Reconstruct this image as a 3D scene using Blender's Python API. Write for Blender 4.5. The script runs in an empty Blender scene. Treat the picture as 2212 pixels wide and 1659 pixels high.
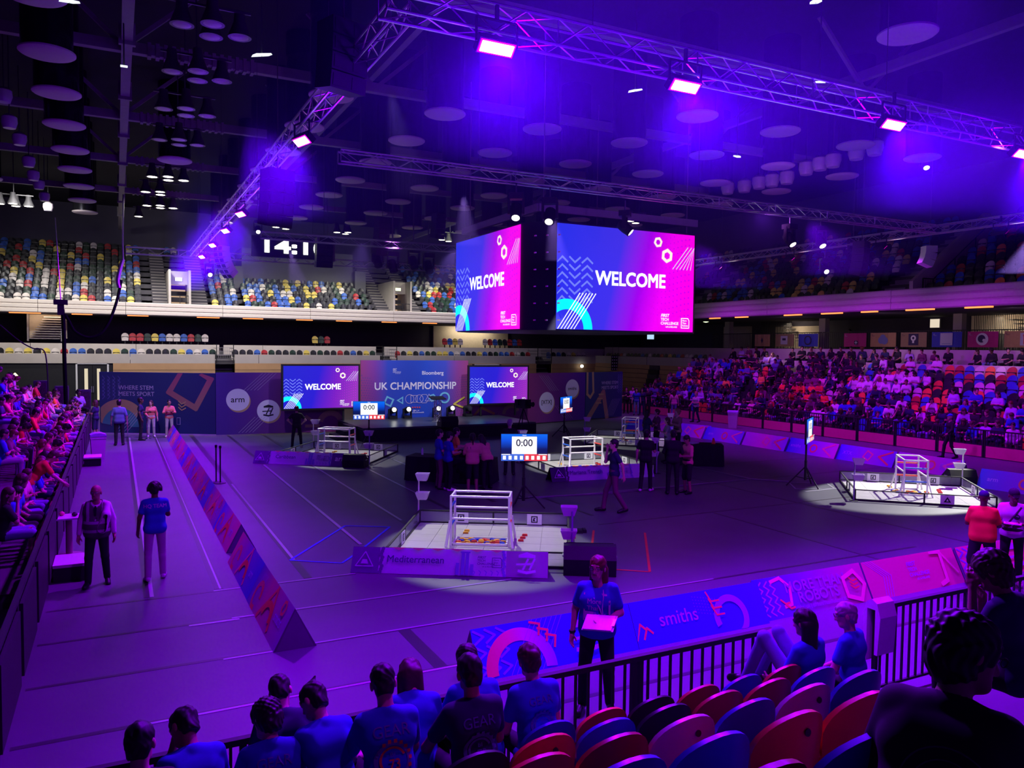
import bpy, math, random
import numpy as np
from mathutils import Vector, Matrix
S = bpy.context.scene
COL = S.collection
PI = math.pi
def R(d): return d * PI / 180

# ------------------------------------------------------------------ camera
# photograph frame 2212 x 1659, focal length in pixels found from the two vanishing points of the hall
F_PX, CX, CY = 1680.0, 1106.0, 829.5
EYE = np.array([0.0, 0.0, 4.1])
AX = np.array([[0.89140092, -0.01115836, 0.45307823],
               [-0.45308029, -0.04636787, 0.89026303],
               [0.01107439, -0.99886211, -0.04638799]])   # rows: hall axes seen from the camera (right, down, forward)
cam_data = bpy.data.cameras.new('camera')
cam_data.sensor_fit = 'HORIZONTAL'
cam_data.sensor_width = 36.0
cam_data.lens = 36.0 * F_PX / 2212.0
cam_data.clip_end = 300
cam_data.clip_start = 0.05
camera = bpy.data.objects.new('camera', cam_data)
COL.objects.link(camera)
m = AX @ np.diag([1, -1, -1])
camera.matrix_world = Matrix([[*m[0], EYE[0]], [*m[1], EYE[1]], [*m[2], EYE[2]], [0, 0, 0, 1]])
S.camera = camera

def ray(px, py): return AX @ np.array([(px - CX) / F_PX, (py - CY) / F_PX, 1.0])
def at(px, py, axis, val):
    """the point of the hall plane axis = val that the photograph shows at a pixel"""
    d = ray(px, py); t = (val - EYE[axis]) / d[axis]
    return EYE + t * d
def fl(px, py, z=0.0): return at(px, py, 2, z)

# ------------------------------------------------------------------ view and world
S.view_settings.view_transform = 'Standard'
S.view_settings.look = 'None'
S.view_settings.gamma = 1.0
S.view_settings.use_curve_mapping = False
S.view_settings.exposure = 0.0
S.cycles.max_bounces = 5
S.cycles.diffuse_bounces = 2
S.cycles.glossy_bounces = 2
S.cycles.transmission_bounces = 3
S.cycles.transparent_max_bounces = 8
S.cycles.volume_bounces = 0
S.cycles.caustics_reflective = False
S.cycles.caustics_refractive = False
S.cycles.sample_clamp_indirect = 4.0
S.cycles.use_denoising = True
S.cycles.adaptive_threshold = 0.02
W = bpy.data.worlds.new('hall_air'); S.world = W; W.use_nodes = True
nt = W.node_tree
nt.nodes['Background'].inputs[0].default_value = (0.05, 0.03, 0.12, 1)
nt.nodes['Background'].inputs[1].default_value = 0.0
# ------------------------------------------------------------------ lights
VIOLET = (0.24, 0.0, 1.0)
MAGENTA = (0.46, 0.0, 1.0)
WHITE = (1.0, 0.96, 0.92)
def spot(name, loc, target, power, color, size=90, blend=0.6, radius=0.15):
    d = bpy.data.lights.new(name, 'SPOT')
    d.energy = power; d.color = color; d.spot_size = R(size); d.spot_blend = blend; d.shadow_soft_size = radius
    o = bpy.data.objects.new(name, d); COL.objects.link(o)
    o.location = loc
    o.rotation_euler = (Vector(target) - Vector(loc)).to_track_quat('-Z', 'Y').to_euler()
    return o
def area(name, loc, target, power, color, sx=1.0, sy=1.0, spread=180):
    d = bpy.data.lights.new(name, 'AREA'); d.shape = 'RECTANGLE'
    d.energy = power; d.color = color; d.size = sx; d.size_y = sy; d.spread = R(spread)
    o = bpy.data.objects.new(name, d); COL.objects.link(o)
    o.location = loc
    o.rotation_euler = (Vector(target) - Vector(loc)).to_track_quat('-Z', 'Y').to_euler()
    return o
TRUSS_Z = 9.0
FLOODS = []      # (position, aim point, light colour, power): the LED floods that hang from the trusses
for px, py in ((1073, 104), (1480, 187), (1930, 270), (2210, 333)):
    p = fl(px, py, 8.5); FLOODS.append((tuple(p), (p[0], 2.5, 0.0), VIOLET, 6200))
for px, py in ((652, 305), (520, 463), (487, 499), (459, 530), (436, 555)):
    p = fl(px, py, 8.5); FLOODS.append((tuple(p), (-3.5, p[1] - 2.0, 0.5), (0.28, 0.0, 1.0), 5000))
for y in (17.5, 22.5, 27.5, 32.5, 38.0):
    FLOODS.append(((28.9, y, 8.5), (33.0, y - 1, 0.0), MAGENTA, 1700))
for i, (p, t, c, e) in enumerate(FLOODS):
    spot('flood_light', (p[0], p[1], p[2] - 0.15), t, e, c, 112 if p[0] > 28.5 and p[1] > 12 else 122, 0.7, 0.2)
    if p[0] < 28.5:      # added point light in mid-air below the flood, for glow in the haze
        _d = bpy.data.lights.new('flood_spread', 'POINT'); _d.energy = 340 if p[1] < 12 else 90; _d.color = (.14, 0, 1); _d.shadow_soft_size = .2
        _o = bpy.data.objects.new('flood_spread', _d); COL.objects.link(_o); _o.location = (p[0], p[1], p[2] - .75)
for x, y, c, e in ((4.3, 4.6, (.34, 0, 1), 1900), (9.0, 6.0, (.30, 0, 1), 950), (13.8, 6.0, (.6, 0, 1), 1500)):    # the floods over the near fence
    spot('near_flood_light', (x, y, 9.2), (x + .6, 10.5, 0.0), e, c, 84, 0.6, 0.2)
for x, y, tx, ty in ((21.5, 19.6, 26, 17), (22, 26, 26, 25)):                                                # unseen floods added to light the right boards
    spot('board_flood_light', (x, y, 8.6), (tx, ty, 0.0), 2600, (.40, 0, 1.0), 85, 0.7, 0.2)
for y in (17, 23, 29.5, 36):                                                                                     # added magenta spots, without lamps, to brighten the left stand crowd
    spot('stand_flood_light', (3.7, y, 8.5), (-2.6, y - .5, 1.2), 1500, (.66, 0, 1.0), 58, 0.8, 0.2)
for p_, t_, e in (((9, 10.9, 8.7), (11, 20.2, 9.2), 350), ((18, 10.9, 8.7), (20, 20.2, 9.2), 350), ((20, 20.4, 8.7), (29.2, 27, 9.2), 450), ((12, 36.0, 8.8), (12, 46, 9.2), 300), ((6.5, 39.5, 7.6), (4.8, 44, 8.2), 200)):
    spot('truss_toner_light', p_, t_, e, (.55, .12, 1.0), 95, 0.8, 0.2)  # added spots that tint the trusses violet, with no lamp behind them
for y in (22, 29, 36): area('concourse_light', (37.2, y, 6.0), (40, y, 4.4), 30, (.95, .62, .78), .3, 5)
for x, e in ((9, 900), (13, 1900), (17, 1100), (4.5, 800), (.5, 900), (24, 420)):                                             # added fill on the backdrops, no lamps hang there
    spot('stage_wash', (x, 31.0, 8.4), (x, 36.5, 1.4), e, (.82, .80, 1.0), 60, 0.7, 0.15)
# ------------------------------------------------------------------ materials
MATS = {}
def mat(name, color=(0.5, 0.5, 0.5), rough=0.6, metal=0.0, emit=None, strength=0.0, vary=0.12, scale=6.0, spec=0.4, alpha=1.0, sample=False, bump=0.0):
    """principled surface whose colour is broken up by a noise texture"""
    if name in MATS: return MATS[name]
    M = bpy.data.materials.new(name); M.use_nodes = True
    n, l = M.node_tree.nodes, M.node_tree.links
    b = n['Principled BSDF']
    b.inputs['Roughness'].default_value = rough
    b.inputs['Metallic'].default_value = metal
    b.inputs['Specular IOR Level'].default_value = spec
    c = tuple(color[:3]) + (1,)
    if vary:
        tc = n.new('ShaderNodeTexCoord'); nz = n.new('ShaderNodeTexNoise'); mx = n.new('ShaderNodeMix')
        mx.data_type = 'RGBA'
        nz.inputs['Scale'].default_value = scale; nz.inputs['Detail'].default_value = 3
        l.new(tc.outputs['Object'], nz.inputs['Vector'])
        l.new(nz.outputs['Fac'], mx.inputs['Factor'])
        mx.inputs['A'].default_value = tuple(x * (1 - vary) for x in c[:3]) + (1,)
        mx.inputs['B'].default_value = tuple(min(1, x * (1 + vary)) for x in c[:3]) + (1,)
        l.new(mx.outputs['Result'], b.inputs['Base Color'])
        if bump:
            bp = n.new('ShaderNodeBump'); bp.inputs['Strength'].default_value = bump
            l.new(nz.outputs['Fac'], bp.inputs['Height']); l.new(bp.outputs['Normal'], b.inputs['Normal'])
    else:
        b.inputs['Base Color'].default_value = c
    if emit is not None:
        b.inputs['Emission Color'].default_value = tuple(emit[:3]) + (1,)
        b.inputs['Emission Strength'].default_value = strength
        M.cycles.emission_sampling = 'AUTO' if sample else 'NONE'
    if alpha < 1:
        b.inputs['Alpha'].default_value = alpha
    MATS[name] = M
    return M
def gradient(name, stops, axis=0, lo=0.0, hi=1.0, rough=0.5, emit=0.0, angle=0.0):
    """printed or displayed colour that runs through STOPS along an object axis from LO to HI metres; EMIT > 0 for a lit screen"""
    if name in MATS: return MATS[name]
    M = bpy.data.materials.new(name); M.use_nodes = True
    n, l = M.node_tree.nodes, M.node_tree.links
    b = n['Principled BSDF']; b.inputs['Roughness'].default_value = rough
    tc = n.new('ShaderNodeTexCoord'); mp = n.new('ShaderNodeMapping'); sp = n.new('ShaderNodeSeparateXYZ')
    mr = n.new('ShaderNodeMapRange'); cr = n.new('ShaderNodeValToRGB')
    mp.inputs['Rotation'].default_value = (0, angle, 0)
    l.new(tc.outputs['Object'], mp.inputs['Vector']); l.new(mp.outputs[0], sp.inputs[0])
    l.new(sp.outputs[axis], mr.inputs['Value'])
    mr.inputs['From Min'].default_value = lo; mr.inputs['From Max'].default_value = hi
    l.new(mr.outputs[0], cr.inputs[0])
    e = cr.color_ramp.elements
    while len(e) < len(stops): e.new(0.5)
    for k, (p, c) in enumerate(stops):
        e[k].position = p; e[k].color = tuple(c) + (1,)
    if emit > 0:
        b.inputs['Base Color'].default_value = (0.01, 0.01, 0.01, 1)
        l.new(cr.outputs[0], b.inputs['Emission Color']); b.inputs['Emission Strength'].default_value = emit
    else:
        l.new(cr.outputs[0], b.inputs['Base Color'])
    MATS[name] = M
    return M
def lit(name, color, strength=1.0, sample=False):
    return mat(name, (0.02, 0.02, 0.02), 0.4, emit=color, strength=strength, vary=0, sample=sample)

# ------------------------------------------------------------------ mesh builder
class MB:
    def __init__(s): s.v = []; s.f = []; s.m = []
    def add(s, vs, fs, mi=0, M=None):
        o = len(s.v)
        s.v += [tuple(M @ Vector(p)) for p in vs] if M is not None else [tuple(p) for p in vs]
        s.f += [tuple(o + i for i in f) for f in fs]
        s.m += [mi] * len(fs) if isinstance(mi, int) else list(mi)
        return s
    def box(s, x0, x1, y0, y1, z0, z1, mi=0, M=None):
        return s.add([(x0, y0, z0), (x1, y0, z0), (x1, y1, z0), (x0, y1, z0), (x0, y0, z1), (x1, y0, z1), (x1, y1, z1), (x0, y1, z1)],
                     [(0, 3, 2, 1), (4, 5, 6, 7), (0, 1, 5, 4), (1, 2, 6, 5), (2, 3, 7, 6), (3, 0, 4, 7)], mi, M)
    def tube(s, pts, r, n=8, mi=0, cap=True, M=None):
        pts = [Vector(p) for p in pts]; rs = r if isinstance(r, (list, tuple)) else [r] * len(pts)
        vs, fs = [], []
        u = None
        for i, p in enumerate(pts):
            t = (pts[min(i + 1, len(pts) - 1)] - pts[max(i - 1, 0)]).normalized()
            if u is None: u = t.orthogonal().normalized()
            else: u = (u - t * u.dot(t)).normalized()
            w = t.cross(u)
            for k in range(n):
                a = 2 * PI * k / n
                vs.append(p + (u * math.cos(a) + w * math.sin(a)) * rs[i])
        for i in range(len(pts) - 1):
            for k in range(n):
                a, b = i * n + k, i * n + (k + 1) % n
                fs.append((a, b, b + n, a + n))
        if cap:
            fs.append(tuple(range(n))[::-1]); fs.append(tuple(range(len(vs) - n, len(vs))))
        return s.add(vs, fs, mi, M)
    def bar(s, p, q, w, h, mi=0, M=None):
        """a square bar from p to q, w wide and h high"""
        p, q = Vector(p), Vector(q); t = (q - p).normalized()
        a = t.cross(Vector((0, 0, 1)))
        a = a.normalized() if a.length > 1e-4 else Vector((1, 0, 0))
        b = a.cross(t)
        vs = [e + a * (sx * w / 2) + b * (sz * h / 2) for e in (p, q) for sx, sz in ((-1, -1), (1, -1), (1, 1), (-1, 1))]
        return s.add(vs, [(0, 1, 2, 3), (7, 6, 5, 4), (0, 4, 5, 1), (1, 5, 6, 2), (2, 6, 7, 3), (3, 7, 4, 0)], mi, M)
    def lathe(s, prof, n=16, mi=0, M=None):
        vs = [(r * math.cos(2 * PI * k / n), r * math.sin(2 * PI * k / n), z) for r, z in prof for k in range(n)]
        fs = [(i * n + k, i * n + (k + 1) % n, (i + 1) * n + (k + 1) % n, (i + 1) * n + k) for i in range(len(prof) - 1) for k in range(n)]
        fs += [tuple(range(n))[::-1], tuple(range(len(vs) - n, len(vs)))]
        return s.add(vs, fs, mi, M)
    def prism(s, poly, a, b, axis=1, mi=0, M=None):
        """a polygon of (u, v) swept along AXIS (0: poly is y,z; 1: poly is x,z; 2: poly is x,y)"""
        n = len(poly)
        def P(u, v, w): return (w, u, v) if axis == 0 else (u, w, v) if axis == 1 else (u, v, w)
        vs = [P(u, v, a) for u, v in poly] + [P(u, v, b) for u, v in poly]
        fs = [tuple(range(n)), tuple(range(2 * n - 1, n - 1, -1))] + [(i, i + n, (i + 1) % n + n, (i + 1) % n) for i in range(n)]
        return s.add(vs, fs, mi, M)
    def mesh(s, name, mats):
        me = bpy.data.meshes.new(name); me.from_pydata(s.v, [], s.f); 
        for x in (mats if isinstance(mats, (list, tuple)) else [mats]): me.materials.append(x)
        if len(me.materials) > 1: me.polygons.foreach_set('material_index', s.m)
        return me
    def build(s, name, mats, parent=None, smooth=False, loc=None, rotz=0.0, fix=True):
        me = s.mesh(name, mats)
        if fix:
            import bmesh
            bm = bmesh.new(); bm.from_mesh(me); bmesh.ops.recalc_face_normals(bm, faces=bm.faces); bm.to_mesh(me); bm.free()
        if smooth: smooth_mesh(me)
        o = bpy.data.objects.new(name, me); COL.objects.link(o)
        if parent: o.parent = parent
        if loc is not None: o.location = loc
        if rotz: o.rotation_euler = (0, 0, rotz)
        return o
def smooth_mesh(me, angle=40):
    me.polygons.foreach_set('use_smooth', [True] * len(me.polygons))
    if angle: me.set_sharp_from_angle(angle=R(angle))
def tag(o, label=None, cat=None, group=None, kind=None):
    if label: o['label'] = label
    if cat: o['category'] = cat
    if group: o['group'] = group
    if kind: o['kind'] = kind
    return o
def thing(name, label, cat, loc=(0, 0, 0), rotz=0.0, group=None):
    o = bpy.data.objects.new(name, None); COL.objects.link(o); o.empty_display_size = 0.1
    o.location = loc; o.rotation_euler = (0, 0, rotz)
    return tag(o, label, cat, group)
def struct(name, mb, m, **k):
    return tag(mb.build(name, m, **k), kind='structure')
def dup(root, loc, rotz=0.0, label=None, group=None, mats=None, scale=None):
    """a copy of a thing and of each of its parts and sub-parts; MATS renames materials on the copies"""
    def one(o, parent):
        c = o.copy(); COL.objects.link(c)
        if parent: c.parent = parent
        if mats and c.type == 'MESH':
            for sl in c.material_slots:
                if sl.material and sl.material.name in mats:
                    k = sl.material.name; sl.link = 'OBJECT'; sl.material = mats[k]
        for ch in o.children: one(ch, c)
        return c
    r = one(root, None)
    r.location = loc; r.rotation_euler = (0, 0, rotz)
    if scale: r.scale = (scale, scale, scale)
    if label: r['label'] = label
    if group: r['group'] = group
    return r
ORD = ['first', 'second', 'third', 'fourth', 'fifth', 'sixth', 'seventh', 'eighth', 'ninth', 'tenth', 'eleventh', 'twelfth', 'thirteenth',
       'fourteenth', 'fifteenth', 'sixteenth', 'seventeenth', 'eighteenth', 'nineteenth', 'twentieth']
def nth(i):
    if i < 20: return ORD[i]
    n = i + 1
    return f"{n}{'st' if n % 10 == 1 and n % 100 != 11 else 'nd' if n % 10 == 2 and n % 100 != 12 else 'rd' if n % 10 == 3 and n % 100 != 13 else 'th'}"

# ------------------------------------------------------------------ flat artwork: shapes in (u, v) metres on a printed or lit panel
TXT = {}
def text_mesh(s, size, bold=0.0, align='CENTER', slant=0.0):
    key = (s, size, bold, align, slant)
    if key not in TXT:
        c = bpy.data.curves.new('lettering', 'FONT'); c.body = s; c.size = size; c.align_x = align; c.align_y = 'CENTER'
        c.offset = bold * size; c.resolution_u = 3; c.shear = slant
        o = bpy.data.objects.new('lettering', c); COL.objects.link(o)
        bpy.context.view_layer.update()
        me = o.evaluated_get(bpy.context.evaluated_depsgraph_get()).to_mesh()
        TXT[key] = ([(v.co.x, v.co.y) for v in me.vertices], [tuple(p.vertices) for p in me.polygons])
        bpy.data.objects.remove(o); bpy.data.curves.remove(c)
    return TXT[key]
class Art:
    """collects flat shapes; layer by layer they stand 1.5 mm proud of one another, facing -Y with +X to the right and +Z up"""
    def __init__(s, step=0.0015): s.mb = MB(); s.mats = []; s.layer = 0; s.step = step
    def _m(s, m):
        if m not in s.mats: s.mats.append(m)
        return s.mats.index(m)
    def poly(s, pts, m):
        s.layer += 1; y = -s.layer * s.step
        return s.mb.add([(u, y, v) for u, v in pts], [tuple(range(len(pts)))], s._m(m))
    def rect(s, u0, u1, v0, v1, m): return s.poly([(u0, v0), (u1, v0), (u1, v1), (u0, v1)], m)
    def ring(s, u, v, ro, ri, m, n=40, a0=0.0, a1=360.0, rot=0.0, clip=None):
        s.layer += 1; y = -s.layer * s.step
        k = n if a1 - a0 >= 359.9 else n + 1
        vs = []
        for r in (ro, ri):
            for i in range(k):
                a = R(a0 + (a1 - a0) * i / n + rot)
                p = [u + r * math.cos(a), v + r * math.sin(a)]
                if clip: p = [min(max(p[0], clip[0]), clip[1]), min(max(p[1], clip[2]), clip[3])]
                vs.append((p[0], y, p[1]))
        fs = [(i, (i + 1) % k, (i + 1) % k + k, i + k) for i in range(n)]
        s.mb.add(vs, fs, s._m(m)); return s
    def disc(s, u, v, r, m, n=40): return s.poly([(u + r * math.cos(2 * PI * i / n), v + r * math.sin(2 * PI * i / n)) for i in range(n)], m)
    def stroke(s, pts, w, m, close=False):
        s.layer += 1; y = -s.layer * s.step
        P = [Vector(p) for p in pts]
        if close: P = P + [P[0]]
        for a, b in zip(P[:-1], P[1:]):
            t = (b - a).normalized(); q = Vector((-t.y, t.x)) * w / 2; e = t * w * 0.35
            s.mb.add([(p.x, y, p.y) for p in (a - q - e, b - q + e, b + q + e, a + q - e)], [(0, 1, 2, 3)], s._m(m))
            y -= 0.0001
        return s
    def chevrons(s, u, v, nx, ny, du, dv, w, m, up=True):
        for i in range(nx):
            for j in range(ny):
                c = (u + i * du, v + j * dv); k = 1 if (up is True or (up == 'alt' and i % 2)) else -1
                if up in ('left', 'right'):
                    k = 1 if up == 'left' else -1
                    s.stroke([(c[0] + k * dv * .45, c[1] + du * .5), (c[0] - k * dv * .2, c[1]), (c[0] + k * dv * .45, c[1] - du * .5)], w, m); s.layer -= 1
                else:
                    s.stroke([(c[0] - du * .42, c[1] - k * dv * .32), (c[0], c[1] + k * dv * .32), (c[0] + du * .42, c[1] - k * dv * .32)], w, m); s.layer -= 1
        s.layer += 1; return s
    def stripes(s, u, v, n, du, length, ang, w, m):
        for i in range(n):
            a = R(ang); p = (u + i * du, v)
            s.stroke([p, (p[0] + length * math.cos(a), p[1] + length * math.sin(a))], w, m); s.layer -= 1
        s.layer += 1; return s
    def text(s, u, v, t, size, m, bold=0.012, align='CENTER', slant=0.0, sx=1.0):
        s.layer += 1; y = -s.layer * s.step
        vs, fs = text_mesh(t, size, 0, align, slant); d = bold * size * .8
        for dx, dy in ((-d, -d), (d, -d), (-d, d), (d, d), (0, 0)) if bold > .004 else ((0, 0),):
            s.mb.add([(u + dx + p[0] * sx, y, v + dy + p[1]) for p in vs], fs, s._m(m)); y -= .00004
        return s
    def build(s, name, parent, M=None, loc=None):
        if M is not None: s.mb.v = [tuple(M @ Vector(p)) for p in s.mb.v]
        return s.mb.build(name, s.mats, parent, loc=loc, fix=False)
# ------------------------------------------------------------------ the hall: floor, walls, stands, roof
M_floor = mat('floor mat grey', (0.088, 0.090, 0.112), 0.45, vary=0.22, scale=0.9, spec=0.45)
M_seam = mat('dark seam tape', (0.035, 0.035, 0.04), 0.35, vary=0.1)
M_tape = mat('silver seam tape', (0.36, 0.36, 0.40), 0.3, vary=0.25, scale=2)
M_conc = mat('pale concrete', (0.52, 0.47, 0.42), 0.8, vary=0.14, scale=1.2)
M_fasc = mat('cream ribbed cladding', (0.66, 0.59, 0.52), 0.45, vary=0.05)
M_dark = mat('charcoal wall', (0.075, 0.070, 0.10), 0.8, vary=0.2, scale=0.8)
M_black = mat('matt black', (0.012, 0.012, 0.015), 0.6, vary=0.3)
M_step = mat('dark stand deck', (0.07, 0.065, 0.075), 0.7, vary=0.2, scale=1.5)
M_timber = mat('honey timber cladding', (0.55, 0.33, 0.16), 0.55, vary=0.12, scale=1.5)
M_steel = mat('brushed steel', (0.55, 0.55, 0.58), 0.35, 0.9, vary=0.08)
M_beam = mat('roof steel grey', (0.28, 0.26, 0.28), 0.6, 0.2, vary=0.15)
M_roof = mat('dark roof lining', (0.02, 0.02, 0.028), 0.85, vary=0.3, scale=0.5)
M_white = mat('white paint', (0.75, 0.75, 0.75), 0.5, vary=0.05)
M_orange = lit('orange strip light', (1.0, 0.22, 0.05), 2.2)
M_warm = lit('warm room light', (1.0, 0.78, 0.5), 1.0)

struct('floor', MB().box(-14, 49, -4, 72, -0.15, 0), M_floor)
# seams between the laid mats: dark joints and silver tape, a few millimetres thick
mk = MB()
for x, y0, y1, w, k in ((0.42, 13.7, 38, .07, 0), (1.49, 13.7, 38, .07, 0), (2.97, 13.7, 26, .07, 0), (2.97, 26, 38, .09, 0), (4.47, 15.6, 38, .06, 0), (5.95, 17, 38, .06, 0), (7.46, 18, 30, .06, 0), (8.93, 18.5, 38, .06, 0),
                     (10.4, 16, 36, .05, 0), (13.4, 9, 15, .03, 0), (16.4, 9, 26, .03, 0), (3.67, 9.1, 10.6, .09, 0)):
    mk.box(x - w, x + w, y0, y1, 0.0, 0.003, k)
for y, x0, x1, w in ((13.6, -1.0, 3.8, .035), (12.12, -1.0, 6.4, .035), (10.61, -1.0, 15, .035), (9.1, -1.0, 4.2, .04), (7.6, -1.0, 24, .04), (15.1, 10, 24, .025), (18.5, 10.2, 25, .03), (21.4, 12.5, 26, .03)):
    mk.box(x0, x1, y - w, y + w, 0.0, 0.0025, 0)
mk.box(0.44, 0.5, 13.7, 38, 0.003, 0.005, 1).box(1.5, 1.53, 13.7, 38, 0.003, 0.005, 1)
for x, y0, y1, w in ((2.99, 15.0, 24, .028), (4.47, 15.6, 27.5, .035), (5.96, 17.4, 27, .03), (7.46, 20.4, 25.4, .03), (8.93, 24.5, 27, .025)):
    mk.box(x - w, x + w, y0, y1, 0.003, 0.005, 1)
for y, x0, x1, w in ((13.62, 1.4, 3.8, .02), (12.13, 1.5, 6.2, .025), (10.62, 2.4, 9.5, .018), (10.56, 1.2, 2.0, .02), (12.05, .9, 1.6, .03), (9.08, .2, 4.0, .022), (18.5, 10.2, 18, .025), (16.2, 17.9, 19.3, .03)):
    mk.box(x0, x1, y - w, y + w, 0.0025, 0.005, 1)
struct('floor_marking', mk, [M_seam, M_tape])
def tape(name, pts, w, m, close=False):
    b = MB(); P = [Vector((p[0], p[1], 0.006)) for p in pts]
    if close: P.append(P[0])
    for p, q in zip(P[:-1], P[1:]): b.bar(p, q, w, 0.003)
    return b
M_btape = mat('blue floor tape', (0.03, 0.06, 0.6), 0.5); M_rtape = mat('red floor tape', (0.65, 0.06, 0.04), 0.5)
struct('floor_marking', tape('b', [(2.91, 14.98), (4.61, 17.37), (5.5, 16.85), (4.2, 14.95), (3.75, 14.37)], 0.05, 0, True), M_btape)
struct('floor_marking', tape('r', [(9.56, 14.64), (8.1, 12.5), (8.1, 11.95), (8.72, 11.45), (10.49, 13.98)], 0.05, 0), M_rtape)
struct('floor_marking', tape('w', [(17.97, 16.63), (18.7, 17.6), (19.6, 16.9), (19.11, 16.2)], 0.04, 0, True), M_tape)
cb = MB(); cb.tube([(10.0, 18.6, .02), (12.5, 18.2, .02), (14.8, 18.3, .02), (17.9, 18.4, .02)], .018, 6).tube([(17.95, 21.2, .02), (17.95, 18.45, .02), (18.7, 17.6, .02)], .018, 6)
tag(cb.build('floor_cable', M_steel), 'thin pale cable running along the floor past the centre field', 'cable')

# --- walls that close the hall
struct('wall_back', MB().box(-14, 49, 71.5, 72, 0, 15).box(-14, 49, 66, 66.2, 3.0, 6.3), M_dark)
struct('wall_right', MB().box(48.5, 49, -4, 72, 0, 15).box(44.5, 44.7, 8, 60, 3.2, 6.6), M_dark)
struct('wall_left', MB().box(-14, -13.5, -4, 72, 0, 15), M_dark)
struct('wall_near', MB().box(-14, 49, -4, -3.5, 0, 15), M_dark)
struct('ceiling', MB().box(-14, 49, -4, 72, 14.6, 14.9), M_roof)

# --- back stand: service wall at floor level, parapets, concourse, balcony
YB = 57.5
wl = MB(); wl.box(-14, -2.35, YB, YB + .3, 0, 2.8).box(-.45, -.2, YB, YB + .3, 0, 2.8).box(-2.35, -.45, YB, YB + .3, 2.75, 2.8)
struct('wall_back_service', wl, M_black)
def timber_run(x0, x1, z1=2.8):
    b = MB(); n = max(1, int(z1 / .4)); 
    for i in range(n):
        a = z1 * i / n; b.box(x0, x1, YB - .02 * i, YB + .3, a + .02, a + z1 / n, 0)
    b.box(x0, x1, YB + .02, YB + .28, 0, z1, 1)
    return b
for x0, x1 in ((-.2, 6.1), (7.4, 18.0), (19.3, 31.5), (33.0, 37.5)):
    struct('wall_back_timber', timber_run(x0, x1), [M_timber, M_black])
pb = MB(); xs = [-14, -2.9, .3, 6.1]
for a, b in ((-14, -2.9), (-2.87, .8), (.83, 6.1), (7.4, 9.0), (9.03, 17.9), (19.3, 24), (24.03, 31.4), (33.0, 37.5)):
    pb.box(a, b, YB - .1, YB + .15, 2.8, 3.42)
struct('trim_1', pb, M_conc)
pb = MB()
for a, b in ((-14, -5.0), (-4.97, 1.2), (1.23, 6.6), (6.9, 9.6), (9.63, 18.2), (18.9, 31.8), (31.83, 40)):
    pb.box(a, b, YB + 1.9, YB + 2.1, 3.0, 4.08)
struct('trim_2', pb, M_conc)
struct('stand_deck_back', MB().box(-14, 40, YB + .1, YB + 2, 2.75, 3.0).box(-14, 40, YB + 2, 66, 3.4, 3.6), M_step)
YF = 59.0
def ribbed(axis, a, b, pos, z0, z1, ribs=4, seams=()):
    """balcony front clad in horizontal ribs"""
    m = MB(); h = (z1 - z0) / ribs; prof = [(pos + .35, z0)]
    for i in range(ribs):
        prof += [(pos + .06, z0 + h * i), (pos, z0 + h * (i + .18)), (pos, z0 + h * (i + .8)), (pos + .05, z0 + h * (i + .97))]
    prof += [(pos + .35, z1)]
    c = [a] + list(seams) + [b]
    for p, q in zip(c[:-1], c[1:]):
        if axis == 'x': m.prism([(u, v) for u, v in prof], p + .012, q - .012, 0)
        else: m.prism([(u, v) for u, v in prof], p + .012, q - .012, 1)
    return m
struct('trim_3', ribbed('x', -14, 36, YF, 6.05, 6.92, 3, (-4.5, .6, 6.8, 13, 19.5, 25)), M_fasc)
dk = MB()
for i in range(10):
    dk.box(-14, 36, YF + .35 + .8 * i, YF + .35 + .8 * (i + 1), 6.2 + .48 * i if i else 6.2, 6.5 + .48 * i)
struct('stand_tier_back', dk, M_step)
struct('stand_soffit_back', MB().box(-14, 36, YF + .2, 67, 6.02, 6.2), M_dark)

# --- right stand
XR = 37.5; XF = 34.5
def rz(i): return 0.12 + 0.36 * i
dk = MB()
for i in range(8): dk.box(30.75 + .8 * i, 30.75 + .8 * (i + 1), 12, 44, 0, rz(i))
struct('stand_tier_right', dk, M_step)
struct('trim_4', MB().box(XR - .1, XR + .15, 10, 34.4, 2.75, 3.5).box(XR - .1, XR + .15, 34.45, 42.5, 2.75, 3.5).box(XR - .1, XR + .15, 43.6, 50, 2.75, 3.5).box(XR - .1, XR + .15, 50.05, 57.5, 2.75, 3.5), M_conc)
struct('trim_5', MB().box(XR + 1.9, XR + 2.1, 8, 59, 3.0, 4.25), M_conc)
struct('stand_deck_right', MB().box(XR + .1, XR + 2, 8, 57.5, 2.85, 3.05).box(XR + 2, 46, 8, 60, 3.4, 3.6), M_step)
b = MB()
for i in range(8):
    for y0, y1 in ((44.3, 48.3), (49.6, 57.4)):
        b.box(XR - .12 - .05 * (7 - i), XR, y0, y1, .36 * i + .03, .36 * (i + 1), 0)
b.box(XR - .04, XR, 44.3, 57.4, 0, 2.9, 1)
struct('wall_right_timber', b, [M_timber, M_black])
b = MB()
for i in range(8): b.box(XR - .9 + .1 * i, XR, 48.35, 49.55, .36 * i, .36 * (i + 1) - .02, i % 2)
struct('stair_right', b, [M_black, M_step])
struct('trim_6', ribbed('y', 6, 59, XF, 6.2, 7.2, 3, (15, 26.2, 34.5, 44)), M_fasc)
dk = MB()
for i in range(10): dk.box(XF + .35 + .8 * i, XF + .35 + .8 * (i + 1), 6, 59, 6.3, 6.65 + .48 * i)
struct('stand_tier_right_upper', dk, M_step)
struct('stand_soffit_right', MB().box(XF + .2, 45, 6, 60, 6.25, 6.45), M_dark)
struct('wall_right_top', MB().box(XF + 8.4, XF + 8.6, 6, 59, 6.5, 14.6), M_dark)
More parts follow.
